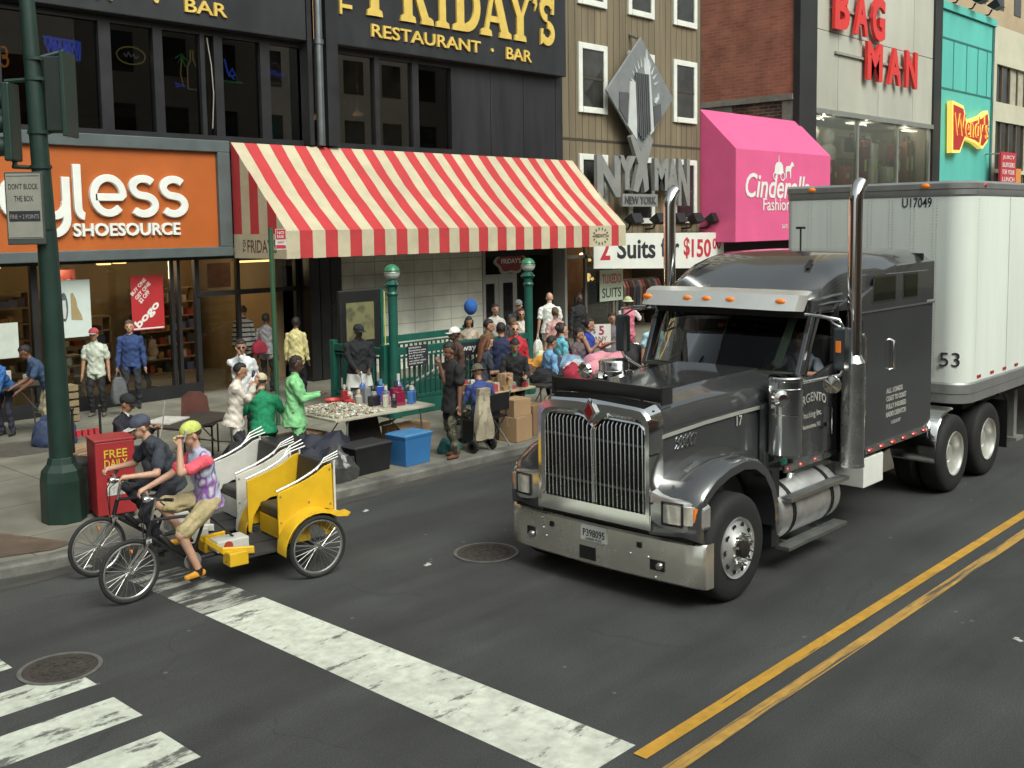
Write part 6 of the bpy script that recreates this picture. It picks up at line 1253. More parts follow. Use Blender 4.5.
person('dark dressed person standing in the suit shop doorway',(20.2,16.7,W_),face(-.3,-.95),1.76,shirt=(.012,.013,.015),sleeve='l',pants=(.012,.012,.014),skin_='dark',hair=(.008,.008,.008),style='long',fem=True)
person('person in pink vest and pale green cap near the far truck mirror',(20.1,15.1,W_),TOC,1.74,shirt=(.55,.16,.22),sleeve='s',sleeve_col=(.6,.58,.55),pants=(.22,.05,.07),skin_='dark',style='hat',cap=(.42,.46,.28),lh=(.3,.3,1.3))
person('person in grey clothes standing behind the price sign',(17.4,13.5,W_),face(-.5,-.8),1.62,shirt=(.14,.13,.14),sleeve='l',pants=(.05,.05,.06),skin_='tan',hair=(.02,.015,.012))
person('person in charcoal jacket turned sideways among the shoppers',(14.85,13.95,W_),face(.9,.3),1.68,shirt=(.05,.05,.055),sleeve='l',pants=(.03,.03,.04),skin_='light',hair=(.07,.04,.02),style='short',fem=True)
person('shopper in olive shirt with dark hair behind the man in navy',(14.1,13.9,W_),face(.5,-.8),1.70,shirt=(.13,.12,.06),sleeve='s',pants=(.03,.03,.04),skin_='tan',hair=(.015,.01,.01),style='short')
person('woman in pale pink top walking beside the bald man',(17.6,15.2,W_),AWAY+.3,1.64,shirt=(.5,.3,.28),sleeve='s',pants=(.05,.06,.10),skin_='light',hair=(.10,.06,.03),style='pony',fem=True)
person('shopper in maroon sweater reaching over the clothes',(15.05,13.0,W_),face(-.3,-.9),1.64,lean=12,shirt=(.12,.02,.03),sleeve='l',pants=(.03,.03,.04),skin_='brown',hair=(.012,.01,.01),style='short',lh=(.38,.15,1.0),rh=(.38,-.12,1.0),head=(0,18))
person('man in grey cap and dark jacket waiting by the far subway lamp',(17.9,16.6,W_),TOC,1.74,shirt=(.04,.045,.06),sleeve='l',pants=(.02,.02,.025),skin_='light',style='cap',cap=(.16,.16,.16),hair=(.03,.02,.015))
# people in the truck cab
person('person in light blue shirt with dark straps seen through the truck windshield',(16.3,11.6,W_),TOC,1.74,shirt=(.36,.56,.62),sleeve='s',pants=(.03,.03,.05),skin_='tan',hair=(.015,.012,.01))
person('truck driver in grey blue shirt resting a hand on the wheel',(11.0,CY-.55,.0),PI,1.76,hip=(0,0,1.58),lean=-4,lf=(.42,.12,1.15),rf=(.42,-.12,1.15),lh=(.42,.25,1.93),rh=(.42,-.12,1.98),shirt=(.18,.21,.25),sleeve='s',pants=(.03,.03,.05),skin_='tan',hair=(.03,.02,.015),group='people in the truck cab',elbow_out=1.2)
for k,t in ((0,-.11),(1,.11)):
    pass
# ================================================================== PEDICABS
spk=M('spoke_steel',(.40,.40,.38),.3,.9,.1,8); tyre=M('bike_tyre',(.016,.016,.016),.8,0,.3,9); rimm=M('bike_rim',(.50,.50,.48),.3,.85,.1,8)
def bikewheel(par,x,y,r,rot=0,hubw=.05):
    z=r; ax=V((math.sin(-rot),math.cos(rot),0)); 
    b=MB(); n=40; pts=[]; u=V((math.cos(rot),math.sin(rot),0))
    ring=lambda rr:[V((x,y,z))+u*rr*math.cos(2*PI*k/n)+Z*rr*math.sin(2*PI*k/n) for k in range(n)]
    b.tube(ring(r-.022),.022,8,closed=True); w=b.build('wheel',tyre,par)
    b=MB(); b.tube(ring(r-.05),.014,6,closed=True); b.build('rim',rimm,w)
    b=MB(); b.cyl(V((x,y,z))-ax*hubw,V((x,y,z))+ax*hubw,.024,n=10)
    for k in range(28):
        a=2*PI*k/28; s_=1 if k%2 else -1; p=V((x,y,z))+ax*s_*hubw*.7+u*.02*math.cos(a+.5*s_)+Z*.02*math.sin(a+.5*s_); q=V((x,y,z))+u*(r-.055)*math.cos(a)+Z*(r-.055)*math.sin(a)
        b.cyl(p,q,.0028,n=4,cap=False)
    b.build('spokes',spk,w)
def pedicab(loc,rotz,col,label,cname):
    pm=M('pedicab_'+cname,col,.45,0,.12,4,.1,12,coat=.15,var2=.16); t=thing('pedicab',label,'pedicab',loc,rotz,'pedicabs waiting at the stop line',local=True)
    for s_ in (1,-1): bikewheel(t,0,s_*.54,.325)
    bikewheel(t,1.75,0,.315,rot=R(8))
    # side panels with swept top edge and wheel arch
    top=[(.35,.905),(.28,.93),(.15,.96),(.02,1.0),(-.1,1.05),(-.2,1.11),(-.28,1.13)]
    bot=[(-.29,.62),(-.2,.66),(-.05,.69),(.08,.685),(.2,.63),(.28,.52),(.315,.36),(.33,.33),(.35,.36)]
    for s_ in (1,-1):
        b=MB(); b.prism(top+bot,(0,s_*.36+.012,0),X,Z,.024); b.build('side_panel',pm,t,smooth=0,bevel=.006)
        b=MB()
        for x_,z_ in ((.32,.87),(.32,.6),(-.25,1.07),(-.25,.7),(.0,.76)): b.sph((x_,s_*.374,z_),(.012,.006,.012),8,5)
        b.split('bolt',steel,t)
        b=MB(); secs=[]
        for k in range(13):
            a=R(12+14.2*k); 
            r0=.375; x,z=r0*math.cos(PI-a+PI*0),.325+r0*math.sin(a); x=-r0*math.cos(a); secs.append([(x,s_*.365,z+.012),(x,s_*.56,z),(x,s_*.565,z-.02),(x,s_*.365,z-.01)])
        secs=[[(-.42,s_*.365,.61),(-.42,s_*.50,.605),(-.42,s_*.50,.595),(-.42,s_*.365,.60)],[(-.36,s_*.365,.605),(-.36,s_*.54,.595),(-.36,s_*.54,.58),(-.36,s_*.365,.593)],[(-.30,s_*.365,.63),(-.30,s_*.56,.615),(-.30,s_*.562,.595),(-.30,s_*.365,.61)]]+[q for q in secs if q[0][0]>-.25]
        b.loft(secs); b.build('mudguard',pm,t,smooth=40)
        b=MB(); P=[(.3*math.cos(R(a)),.33+.3*math.sin(R(a))) for a in range(15,166,12)]+[(.16*math.cos(R(a)),.33+.2*math.sin(R(a))) for a in range(160,19,-14)]; b.prism(P,(0,s_*.44,0),X,Z,.012); b.build('wheel_guard',pm,t,smooth=0)
        b=MB()   # folded canopy hoops
        b.tube([(.36,s_*.36,.93),(.12,s_*.362,1.0),(-.06,s_*.365,1.075)],.012,6)
        for k in range(3): b.tube([(-.03-.03*k,s_*(.365+.012*k),1.065+.012*k),(-.18,s_*(.365+.016*k),1.15+.026*k),(-.36+.012*k,s_*(.365+.018*k),1.19+.034*k)],.0075,6)
        b.cyl((-.30,s_*.385,.45),(-.30,s_*.385,1.16),.012,n=6); b.build('canopy_hoops',M('white_tube',(.68,.69,.66),.35,.1,.05,5),t)
    b=MB(); b.box(-.31,-.29,-.35,.35,.40,1.06); b.build('back_panel',pm,t,smooth=0)
    seatm=M('seat_vinyl',(.028,.026,.024),.5,0,.2,4)
    b=MB(); b.box(-.29,.22,-.345,.345,.55,.67); b.build('seat',seatm,t,smooth=30,bevel=.03)
    b=MB(); b.loft([[(-.29,-.345,.66),(-.20,-.345,.66),(-.20,.345,.66),(-.29,.345,.66)],[(-.32,-.345,1.12),(-.26,-.345,1.12),(-.26,.345,1.12),(-.32,.345,1.12)]]); b.build('seat_back',seatm,t,smooth=0,bevel=.02)
    b=MB(); b.box(-.02,.22,-.345,.345,.35,.55); b.build('seat_box',pm,t,smooth=0)
    b=MB(); b.box(.2,.86,-.34,.34,.30,.33); b.build('floor',M('floor_mat',(.03,.03,.03),.8,0,.2,8,.4,90),t,smooth=0)
    b=MB()
    for s_ in (1,-1):
        b.loft([[(.62,s_*.33,.34),(.62,s_*.37,.34),(.62,s_*.37,.42),(.62,s_*.33,.42)],[(.92,s_*.24,.37),(.92,s_*.28,.37),(.92,s_*.28,.44),(.92,s_*.24,.44)],[(1.02,s_*.04,.46),(1.02,s_*.09,.46),(1.02,s_*.09,.53),(1.02,s_*.04,.53)]])
    b.box(.70,.90,.22,.40,.26,.40); b.box(.70,.90,-.40,-.22,.26,.40); b.build('boom',pm,t,smooth=0,bevel=.012)
    b=MB(); b.cyl((0,-.54,.325),(0,.54,.325),.018,n=8); b.cyl((-.2,-.3,.33),(.9,-.3,.29),.018,n=6); b.cyl((-.2,.3,.33),(.9,.3,.29),.018,n=6); b.cyl((0,0,.325),(1.15,0,.30),.022,n=8); b.build('underframe',black,t)
    b=MB(); b.box(.55,.9,-.12,.10,.33,.45); b.build('battery_box',M('box_white',(.5,.5,.46),.5),t,smooth=0,bevel=.015); MB().lathe([(.05,0),(.05,.004),(0,.004)],(.78,.101,.39),(0,1,0),14).build('box_decal',M('decal_red',(.35,.05,.03),.5),t)
    # bicycle front end
    fm=M('bike_frame',(.03,.03,.033),.3,.4,.15,5); h=V((1.52,0,.78)); h0=V((1.565,0,.62)); bb=V((1.14,0,.30)); st=V((.96,0,.74))
    b=MB(); b.tube([st,h],.017,8); b.tube([bb,h0],.021,8); b.tube([bb,st+V((-.03,0,.07))],.017,8); b.tube([h,h0],.024,8); b.tube([bb,(.5,0,.33)],.02,8); b.tube([st,(.6,.0,.36)],.012,8); b.build('bike_frame',fm,t)
    b=MB(); ax_=V((1.75,0,.315))
    for s_ in (1,-1): b.tube([h0+V((.005,s_*.05,-.03)),h0+V((.05,s_*.055,-.12)),ax_+V((-.02,s_*.05,.05)),ax_+V((0,s_*.045,0))],[.017,.016,.012,.01],8)
    b.box(1.545,1.60,-.06,.06,.57,.61); b.build('fork',chrome2,t)
    b=MB(); q=V((1.47,0,.98)); b.tube([h,q],.016,8); b.tube([q,q+V((.06,0,.02))],.016,8); b.tube([q+V((-.06,-.30,.04)),q+V((.02,-.18,.03)),q+V((.06,0,.02)),q+V((.02,.18,.03)),q+V((-.06,.30,.04))],.012,8); b.build('handlebar',chrome2,t)
    b=MB()
    for s_ in (1,-1): b.tube([q+V((-.06,s_*.30,.04)),q+V((-.01,s_*.22,.035))],.018,8); b.tube([q+V((.03,s_*.21,.02)),q+V((.02,s_*.30,.0))],.007,5)
    b.tube([q+V((.05,.1,.03)),q+V((.14,.05,-.05)),h0+V((.05,.03,0))],.005,5); b.tube([q+V((.05,-.1,.03)),q+V((.15,-.03,-.08)),h0+V((.03,.0,-.1))],.005,5); b.build('grips',black,t)
    b=MB(); b.lathe([(0,.04),(.03,.035),(.035,0),(.025,-.03),(0,-.035)],(1.56,.03,1.0),(1,0,0),12); b.build('front_lamp',chrome2,t)
    b=MB(); b.loft([[(.80+.0,-.08,.83),(.80,.08,.83),(.80,.07,.87),(.80,-.07,.87)],[(.95,-.06,.84),(.95,.06,.84),(.95,.05,.87),(.95,-.05,.87)],[(1.07,-.02,.84),(1.07,.02,.84),(1.07,.018,.865),(1.07,-.018,.865)]]); b.tube([st+V((-.03,0,.05)),(.92,0,.85)],.013,6); b.build('saddle',black,t,smooth=50,bevel=.012)
    b=MB(); b.lathe([(.085,-.005),(.09,0),(.085,.005),(.0,.005)],bb+V((0,.05,0)),(0,1,0),22); b.tube([bb+V((0,.06,0)),bb+V((.02,.09,-.16))],.011,6); b.tube([bb+V((0,-.06,0)),bb+V((-.02,-.09,.16))],.011,6); b.build('crankset',steel,t)
    b=MB(); b.box(bb.x-.03,bb.x+.07,.09,.18,bb.z-.175,bb.z-.15); b.box(bb.x-.07,bb.x+.03,-.18,-.09,bb.z+.15,bb.z+.175); b.split('pedal',black,t,smooth=0)
    MB().box(1.72,1.735,-.02,.02,.50,.52).build('reflector',amber,t,smooth=0)
    b=MB(); b.lathe([(0,0),(.035,.01),(.035,.17),(.02,.2),(0,.2)],(1.32,0,.46),(.5,0,.6),12); b.build('bottle',black,t)
    return t
RZ=math.atan2(.24,-1.73)
pB=pedicab((6.44,9.31,0),RZ,(.72,.44,.015),'yellow pedicab with folded white canopy hoops, its rider on the phone','yellow')
pA=pedicab((6.60,10.33,0),RZ,(.60,.60,.55),'white pedicab behind the yellow one, beside the kerb','white')
person('pedicab rider in tie dye shirt and yellow cap talking on a phone',(6.44,9.31,0),RZ,1.74,hip=(.93,0,.90),lean=8,bend=8,head=(0,10),rh=(1.45,-.27,1.04),lh=(1.25,.12,1.49),lpole=(.5,.25,-1),lf=(1.12,.14,.235),rf=(1.14,-.14,.52),smat=tiedye,shirt=(.2,.2,.5),sleeve='s',sleevex=1.05,sleeve_col=(.75,.10,.14),pants=(.40,.33,.18),shorts=True,shoe=(.65,.30,.03),skin_='light',hair=(.06,.03,.02),style='cap',cap=(.50,.55,.14),vox=.0085,knee_out=.1,elbow_out=.5,fist=True,group='pedicab riders')
person('pedicab rider in charcoal tee shirt and white and navy cap gripping the handlebar',(6.60,10.33,0),RZ,1.76,hip=(.93,0,.90),lean=20,bend=16,head=(0,6),rh=(1.46,-.28,1.06),lh=(1.46,.26,1.06),lf=(1.12,.14,.235),rf=(1.14,-.14,.52),shirt=(.035,.042,.055),sleeve='s',sleevex=1.1,pants=(.014,.015,.02),shoe=(.03,.03,.03),skin_='light',hair=(.08,.045,.025),style='cap',cap=(.05,.06,.09),brim=(.45,.45,.42),vox=.0085,knee_out=.1,elbow_out=.6,fist=True,group='pedicab riders')
# phone at the rider's ear
mt=Matrix.Translation((6.44,9.31,0))@Matrix.Rotation(RZ,4,'Z')
b=MB(); b.T=mt; b.obox((1.19,.108,1.58),(.02,.03,.11),Matrix.Rotation(R(-20),3,'Y')); b.build('mobile_phone',M('phone_grey',(.4,.42,.42),.3,.3),None,'grey phone held to the ear of the tie dye rider','phone',bevel=.004)
# ================================================================== STREET FURNITURE
SZ=.132
t=thing('signal_pole','dark green traffic signal pole with a wide base at the left corner','signal pole',(5.42,12.5,SZ))
px,py=5.385,12.535
b=MB(); oc=lambda r,z:[(px+r*math.cos(PI/8+k*PI/4),py+r*math.sin(PI/8+k*PI/4),z) for k in range(8)]
b.loft([oc(.26,SZ),oc(.255,SZ+.5),oc(.235,SZ+.62),oc(.17,SZ+.70),oc(.15,SZ+.78)]); b.build('base',green,t,smooth=0,bevel=.008)
b=MB(); b.tube([(px,py,SZ+.75),(px-.02,py+.0,3.4),(px-.10,py,6.2),(px-.16,py,8)],[.135,.115,.085,.075],16); b.build('pole',green,t)
b=MB()
for z in (3.65,4.36,4.76,5.37,5.6): b.lathe([(.10,-.02),(.125,-.02),(.125,.02),(.10,.02)],(px-.05,py,z),n=16)
b.split('clamp',green,t)
UR=V((.684,-.729,0)); RM=Matrix.Rotation(math.atan2(-.729,.684),3,'Z'); PT=lambda u,v,z:V((px-.05,py,0))+UR*u+V((.729,.684,0))*v+Z*z
b=MB(); b.obox(PT(-.31,0,4.88),(.10,.28,.90),RM); sgh=b.build('signal_head',green,t,smooth=0,bevel=.02)
for z in (4.61,4.88,5.15):
    b=MB(); b.lathe([(.11,0),(.122,.26),(.113,.26),(.105,.02),(0,.02)],PT(-.36,0,z),(-.72,.60,-.06),18); b.build('visor',green,sgh)
b=MB(); b.cyl(PT(-.36,0,5.35),PT(0,0,5.37),.028,n=8); b.cyl(PT(-.3,0,4.44),PT(-.3,0,4.36),.03,n=8); b.cyl(PT(-.33,0,4.37),PT(0,0,4.35),.024,n=8); b.build('bracket',green,t)
b=MB(); b.obox(PT(.20,.12,5.2),(.20,.30,.86),RM); ph=b.build('pedestrian_signal',M('signal_black_green',(.010,.018,.015),.5,0,.3,4),t,smooth=0,bevel=.015)
b=MB(); b.obox(PT(.325,.12,5.2),(.05,.36,.98),RM); b.build('signal_face',green,ph,smooth=0,bevel=.01); b=MB(); b.cyl(PT(0,0,5.6),PT(.3,.1,5.7),.025,n=8); b.cyl(PT(0,0,4.76),PT(.25,.1,4.79),.025,n=8); b.split('bracket',green,ph)
# block the box sign
t=thing('traffic_sign',"grey sign reading DON'T BLOCK THE BOX hung on the signal pole",'sign',(px-.2,py-.2,3.4)); sx=V((.76,-.65,0)); sy=V((.65,.76,0)).cross(V((0,0,0))); so_=V((px-.30,py-.02,3.55))
so_=PT(-.36,-.17,3.46); sx=UR; nn=sx.cross(Z)
b=MB(); b.prism([(0,0),(.44,0),(.44,.84),(0,.84)],so_-nn*.05,sx,Z,.05); b.build('housing',M('sign_housing',(.05,.06,.055),.5,0,.2,4),t,smooth=0,bevel=.012)
b=MB(); b.prism([(.02,.07),(.42,.07),(.42,.82),(.02,.82)],so_,sx,Z,.004); b.build('face',M('sign_face_grey',(.26,.26,.22),.5,0,.1,6),t,smooth=0)
for s_,z,h,w in (("DON'T BLOCK",.64,.065,.34),('THE BOX',.50,.065,.22)): MB().text(s_,so_+sx*.22+Z*z+nn*.006,sx,Z,h,w,.002,.0,'C').build('lettering',bl,t,smooth=0)
b=MB(); b.prism([(.04,.27),(.40,.27),(.40,.39),(.04,.39)],so_+nn*.005,sx,Z,.002); b.build('panel',bl,t,smooth=0); MB().text('FINE + 2 POINTS',so_+sx*.22+Z*.30+nn*.008,sx,Z,.05,.33,.002,0,'C').build('lettering',M('sign_face_grey',(.26,.26,.22)),t,smooth=0)
b=MB(); b.prism([(.03,.08),(.41,.08),(.41,.085),(.03,.085)],so_+nn*.005,sx,Z,.002); b.prism([(.03,.79),(.41,.79),(.41,.795),(.03,.795)],so_+nn*.005,sx,Z,.002); b.build('border',bl,t,smooth=0)
# parking sign pole
t=thing('sign_post','slim green post with a small red and white parking sign','sign post',(10.6,15.7,SZ)); b=MB(); b.tube([(10.62,15.7,SZ),(10.6,15.7,3.62)],.042,10); b.build('post',M('post_green',(.03,.09,.045),.45,0,.15,5),t)
pr_=V((.68,-.73,0)); b=MB(); b.prism([(.05,0),(.24,0),(.24,.36),(.05,.36)],(10.6,15.64,3.24),pr_,Z,.008); sg_=b.build('sign_plate',M('parking_white',(.6,.58,.54),.5),t,smooth=0)
nn=pr_.cross(Z); o_=V((10.6,15.64,3.24))+nn*.0095; b=MB(); b.prism([(.06,.18),(.23,.18),(.23,.35),(.06,.35)],o_,pr_,Z,.003); b.prism([(.06,.02),(.23,.02),(.23,.08),(.06,.08)],o_,pr_,Z,.003); b.split('red_field',rl,sg_,smooth=0)
for s_,z in (('NO',.27),('PARK',.20)): MB().text(s_,o_+nn*.0045+pr_*.145+Z*z,pr_,Z,.05,.12,.001,0,'C').build('lettering',white,sg_,smooth=0)
MB().text('ANY',o_+pr_*.145+Z*.11+nn*.001,pr_,Z,.04,.12,.002,0,'C').build('lettering',rl,sg_,smooth=0)
# newspaper box
t=thing('newspaper_box','red free newspaper box behind the pedicab wheels','newspaper box',(5.82,12.25,SZ)); rb=M('box_red',(.30,.022,.026),.45,0,.12,4)
fx=V((.97,-.22,0)).normalized(); fy=V((.22,.97,0)).normalized(); o_=V((5.60,12.10,SZ)); nn=fx.cross(Z)
def fb_(b,x0,x1,y0,y1,z0,z1): b.add([o_+fx*x+fy*y+Z*z for z in (z0,z1) for y in (y0,y1) for x in (x0,x1)],[(0,2,3,1),(4,5,7,6),(0,1,5,4),(2,6,7,3),(0,4,6,2),(1,3,7,5)])
b=MB(); fb_(b,0,.46,0,.44,.06,.96); b.build('cabinet',rb,t,smooth=0,bevel=.015); b=MB(); fb_(b,.03,.43,.03,.41,0,.06); b.build('base',black,t,smooth=0)
b=MB(); fb_(b,-.01,.47,-.01,.45,.96,.985); b.build('lid',rb,t,smooth=0,bevel=.006)
for s_,z in (('FREE',.76),('DAILY',.64)): MB().text(s_,o_+fx*.10-fy*.004+Z*z,fx,Z,.10,.27,.003,.01).build('lettering',gold if 0 else M('box_yellow',(.6,.42,.04),.5),t,smooth=0)
b=MB(); fb_(b,.12,.32,-.006,-.002,.30,.46); b.build('window',M('newsprint',(.4,.4,.38),.5,0,.5,30),t,smooth=0)
b=MB(); fb_(b,.13,.30,-.03,-.006,.50,.52); b.build('handle',black,t,smooth=0)
t=thing('waste_bin','dark ribbed bin standing between the signal pole and the red box','bin',(5.75,12.75,SZ)); b=MB(); b.lathe([(.0,.0),(.17,.0),(.19,.62),(.20,.63),(.2,.66),(.16,.68),(0,.68)],(5.66,12.72,SZ),n=20); b.build('body',M('bin_dark',(.03,.032,.034),.6,0,.3,6),t)
# hand truck with boxes, seated man's board
card=M('cardboard',(.34,.22,.12),.85,0,.12,4); cardd=M('cardboard_dark',(.23,.14,.075),.85,0,.15,4)
def carton(x,y,z,w,d,h,rot,label,m_=card,open_=False,group='cardboard cartons of the street vendors'):
    t=thing('carton',label,'carton',(x,y,z),rot,group,local=True); b=MB(); b.box(-w/2,w/2,-d/2,d/2,0,h); b.build('box',m_,t,smooth=0,bevel=.006)
    b=MB(); b.box(-w/2+.001,w/2-.001,-.02,.02,h+.001,h+.003); b.box(-w/2-.002,-w/2-.001,-.02,.02,h*.6,h); b.build('tape',M('tape',(.42,.33,.2),.3),t,smooth=0)
    if open_:
        b=MB(); 
        for s_ in (1,-1): b.obox((0,s_*(d/2+.06),h+.02),(w,.16,.006),Matrix.Rotation(R(-35*s_),3,'X'))
        b.split('flap',m_,t,smooth=0)
    return t
carton(6.15,13.6,SZ,.62,.5,.62,.35,'big tan carton behind the red newspaper box'); carton(5.98,13.05,SZ,.34,.3,.66,.2,'narrow carton beside the red newspaper box',cardd)
t=thing('hand_cart','hand cart with two black uprights and red straps behind the newspaper box','cart',(5.95,13.3,SZ)); b=MB()
for x,y in ((5.86,13.25),(6.2,13.2)): b.tube([(x,y,SZ+.1),(x,y,1.32)],.016,6); b.sph((x,y,1.34),.03,8,6)
b.tube([(5.86,13.25,.5),(6.2,13.2,.5)],.014,6); b.build('uprights',black,t); b=MB()
for k in range(4): b.box(5.88+.08*k,5.93+.08*k,13.18,13.24,.98,1.06)
b.build('straps',rl,t,smooth=0); b=MB()
for x in (5.86,6.2): b.lathe([(.0,-.02),(.09,-.02),(.1,0),(.09,.02),(0,.02)],(x,13.22,SZ+.1),(1,0,0),14)
b.build('wheels',rubber,t)
paper=M('newsprint_page',(.46,.45,.41),.8,0,.25,16)
b=MB(); b.loft([[(6.92,13.0,.86),(7.06,13.22,.84),(7.14,13.22,1.28),(7.0,12.98,1.32)],[(6.925,12.995,.86),(7.065,13.215,.84),(7.145,13.215,1.28),(7.005,12.975,1.32)]]); b.build('newspaper',paper,None,'newspaper held open by the seated man in the dark jacket','newspaper',smooth=0)
def ftable(x,y,rot,L,w,h,label,top,group='folding tables of the street vendors'):
    t=thing('folding_table',label,'table',(x,y,SZ),rot,group,local=True); b=MB(); b.box(-L/2,L/2,-w/2,w/2,h-.035,h); b.build('tabletop',top,t,smooth=0,bevel=.006)
    for sx_ in (-1,1):
        b=MB(); b.tube([(sx_*(L/2-.25),-w/2+.06,h-.04),(sx_*(L/2-.2),-w/2+.05,.0)],.014,6); b.tube([(sx_*(L/2-.25),w/2-.06,h-.04),(sx_*(L/2-.2),w/2-.05,.0)],.014,6); b.tube([(sx_*(L/2-.22),-w/2+.05,.3),(sx_*(L/2-.22),w/2-.05,.3)],.010,6); b.tube([(sx_*(L/2-.22),0,.3),(sx_*(L/2-.6),0,h-.04)],.010,6); b.build('leg',steel,t)
    return t
ttop=M('table_cream',(.42,.39,.31),.6,0,.1,3); tdk=M('table_dark',(.035,.03,.025),.6,0,.2,3)
ftable(7.95,13.9,.3,1.3,.75,.70,'dark folding table with a newspaper beyond the pedicab riders',tdk)
b=MB(); b.obox((7.62,14.1,SZ+.712),(.55,.42,.02),.5); b.build('newspaper',paper,None,'pale newspaper lying on the dark table','newspaper',smooth=0)
t=thing('folding_chair','brown chair back standing behind the dark table','chair',(8.35,14.5,SZ)); b=MB(); b.prism([(-.24,0),(.2,0),(.16,.34),(.06,.42),(-.12,.42),(-.22,.34)],(8.35,14.5,.72),V((.73,-.68,0)),Z,.04); b.build('backrest',M('chair_brown',(.10,.035,.025),.6,0,.3,4),t,smooth=0); b=MB()
for x,y in ((8.2,14.65),(8.5,14.35),(8.45,14.85),(8.72,14.55)): b.cyl((x,y,SZ),(x,y,.58),.015,n=6)
b.obox((8.47,14.6,.6),(.42,.42,.03),-.75); b.build('seat_frame',black,t)
# tarp covered goods behind the white pedicab
tarp=M('tarp_black',(.014,.014,.015),.5,0,.3,4,.6,8)
def heap(x,y,z,rx,ry,rz,mat,label,name='covered_goods',cat='bundle',seed=0,group=None,n=26):
    rnd=random.Random(seed); b=MB(); b.sph((0,0,0),(1,1,1),n,n//2); ph=[rnd.uniform(0,6) for _ in range(6)]; vs=[]
    for X_,Y_,Z_ in b.v:
        k=1+.14*math.sin(4*X_+ph[0])*math.cos(3*Y_+ph[1])+.07*math.sin(9*Y_+7*Z_+ph[2])+.05*math.sin(13*X_+ph[3]); zz=max(-.25,Z_); vs.append((x+X_*rx*k,y+Y_*ry*k,z+max(0,(zz+.25)/1.25*rz*k)))
    b.v=vs; return b.build(name,mat,None,label,cat,group)
heap(8.2,12.35,SZ,.75,.42,.62,tarp,'black tarpaulin heaped over goods behind the white pedicab',seed=3); heap(8.95,12.05,SZ,.5,.3,.55,M('tarp_navy',(.014,.016,.03),.7,0,.3,4,.5,9),'dark navy cloth heaped beside the black crate',seed=5)
heap(8.75,11.6,SZ,.3,.24,.42,M('plastic_bag_dark',(.05,.05,.05),.3,0,.4,6,.6,14),'crumpled dark plastic bag at the kerb behind the yellow pedicab',seed=8,name='plastic_bag',cat='bag')
carton(8.95,12.65,SZ,.6,.45,.5,.1,'brown carton in shadow under the left end of the trinket table',cardd)
# trinket table with bottles
T1=ftable(10.0,12.55,-.04,1.85,1.25,.745,'cream folding table covered with trinkets and perfume bottles',ttop)
tr=[M('trinket%d'%i,c,.55,.0,.2,20) for i,c in enumerate([(.5,.48,.42),(.36,.34,.28),(.6,.59,.54),(.3,.27,.2),(.44,.38,.25)])]
b=MB(); rnd=random.Random(4); 
for i in range(900):
    x=rnd.uniform(9.14,10.02); y=rnd.uniform(12.0,13.12); hgt=.10*max(0,1-((x-9.55)/.5)**2)*max(0,1-((y-12.55)/.62)**2)
    b.mat(rnd.randrange(5)); b.obox((x,y,SZ+.752+hgt*rnd.random()),(rnd.uniform(.02,.05),rnd.uniform(.015,.04),rnd.uniform(.012,.035)),Matrix.Rotation(rnd.uniform(0,3),3,'Z')@Matrix.Rotation(rnd.uniform(-.6,.6),3,'X'))
b.build('trinkets',tr,None,'pile of small pale trinkets covering the left end of the vendor table','trinkets',kind='stuff',smooth=0)
def bottle(x,y,z,w,h,col,capc,label,round_=False,group='perfume bottles on the trinket table'):
    t=thing('perfume_bottle',label,'bottle',(x,y,z),rnd.uniform(-.5,.5),group,local=True); m_=M('bottle_%d_%d_%d'%tuple(int(c*99) for c in col),col,.15,0,.12,8,coat=.5); b=MB()
    if round_: b.lathe([(0,0),(w*.5,0),(w*.52,.02),(w*.5,h*.55),(w*.2,h*.7),(w*.16,h*.72),(0,h*.72)],n=14); b.build('body',m_,t)
    else: b.box(-w/2,w/2,-w*.28,w*.28,0,h*.72); b.build('body',m_,t,smooth=0,bevel=.012)
    b=MB(); b.lathe([(w*.15,h*.72),(w*.15,h*.76),(w*.22,h*.77),(w*.2,h),(0,h)],n=12); b.build('cap',M('bcap_%d_%d_%d'%tuple(int(c*99) for c in capc),capc,.3,.2,.1,8),t)
bs=[(10.02,13.0,.11,.30,(.3,.03,.04),(.5,.45,.4),0),(9.95,12.8,.16,.16,(.38,.03,.03),(.4,.05,.05),1),(10.1,12.75,.12,.24,(.35,.34,.3),(.6,.58,.5),1),(10.2,12.5,.2,.22,(.02,.02,.025),(.35,.38,.36),0),(10.22,12.25,.1,.27,(.5,.52,.38),(.15,.3,.3),0),(10.3,12.8,.12,.34,(.2,.22,.24),(.55,.55,.55),0),(10.35,12.4,.12,.30,(.35,.12,.3),(.7,.7,.7),0),(10.42,13.05,.1,.40,(.05,.12,.4),(.65,.65,.62),1),(10.5,12.7,.14,.36,(.03,.08,.35),(.1,.3,.5),0),(10.48,12.22,.15,.30,(.22,.015,.05),(.3,.02,.05),0),(10.6,12.45,.16,.34,(.25,.02,.06),(.05,.05,.06),0),(10.62,12.95,.12,.30,(.02,.02,.03),(.02,.02,.02),1),(10.70,12.2,.17,.28,(.05,.16,.42),(.6,.62,.62),0),(10.78,12.6,.12,.42,(.08,.2,.45),(.65,.66,.64),1),(10.8,13.0,.1,.22,(.25,.15,.08),(.4,.3,.15),1),(10.88,12.35,.11,.22,(.03,.03,.035),(.2,.2,.2),0),(10.15,13.05,.12,.26,(.45,.43,.38),(.6,.6,.58),1),(10.3,12.15,.09,.2,(.02,.02,.03),(.4,.4,.38),1)]
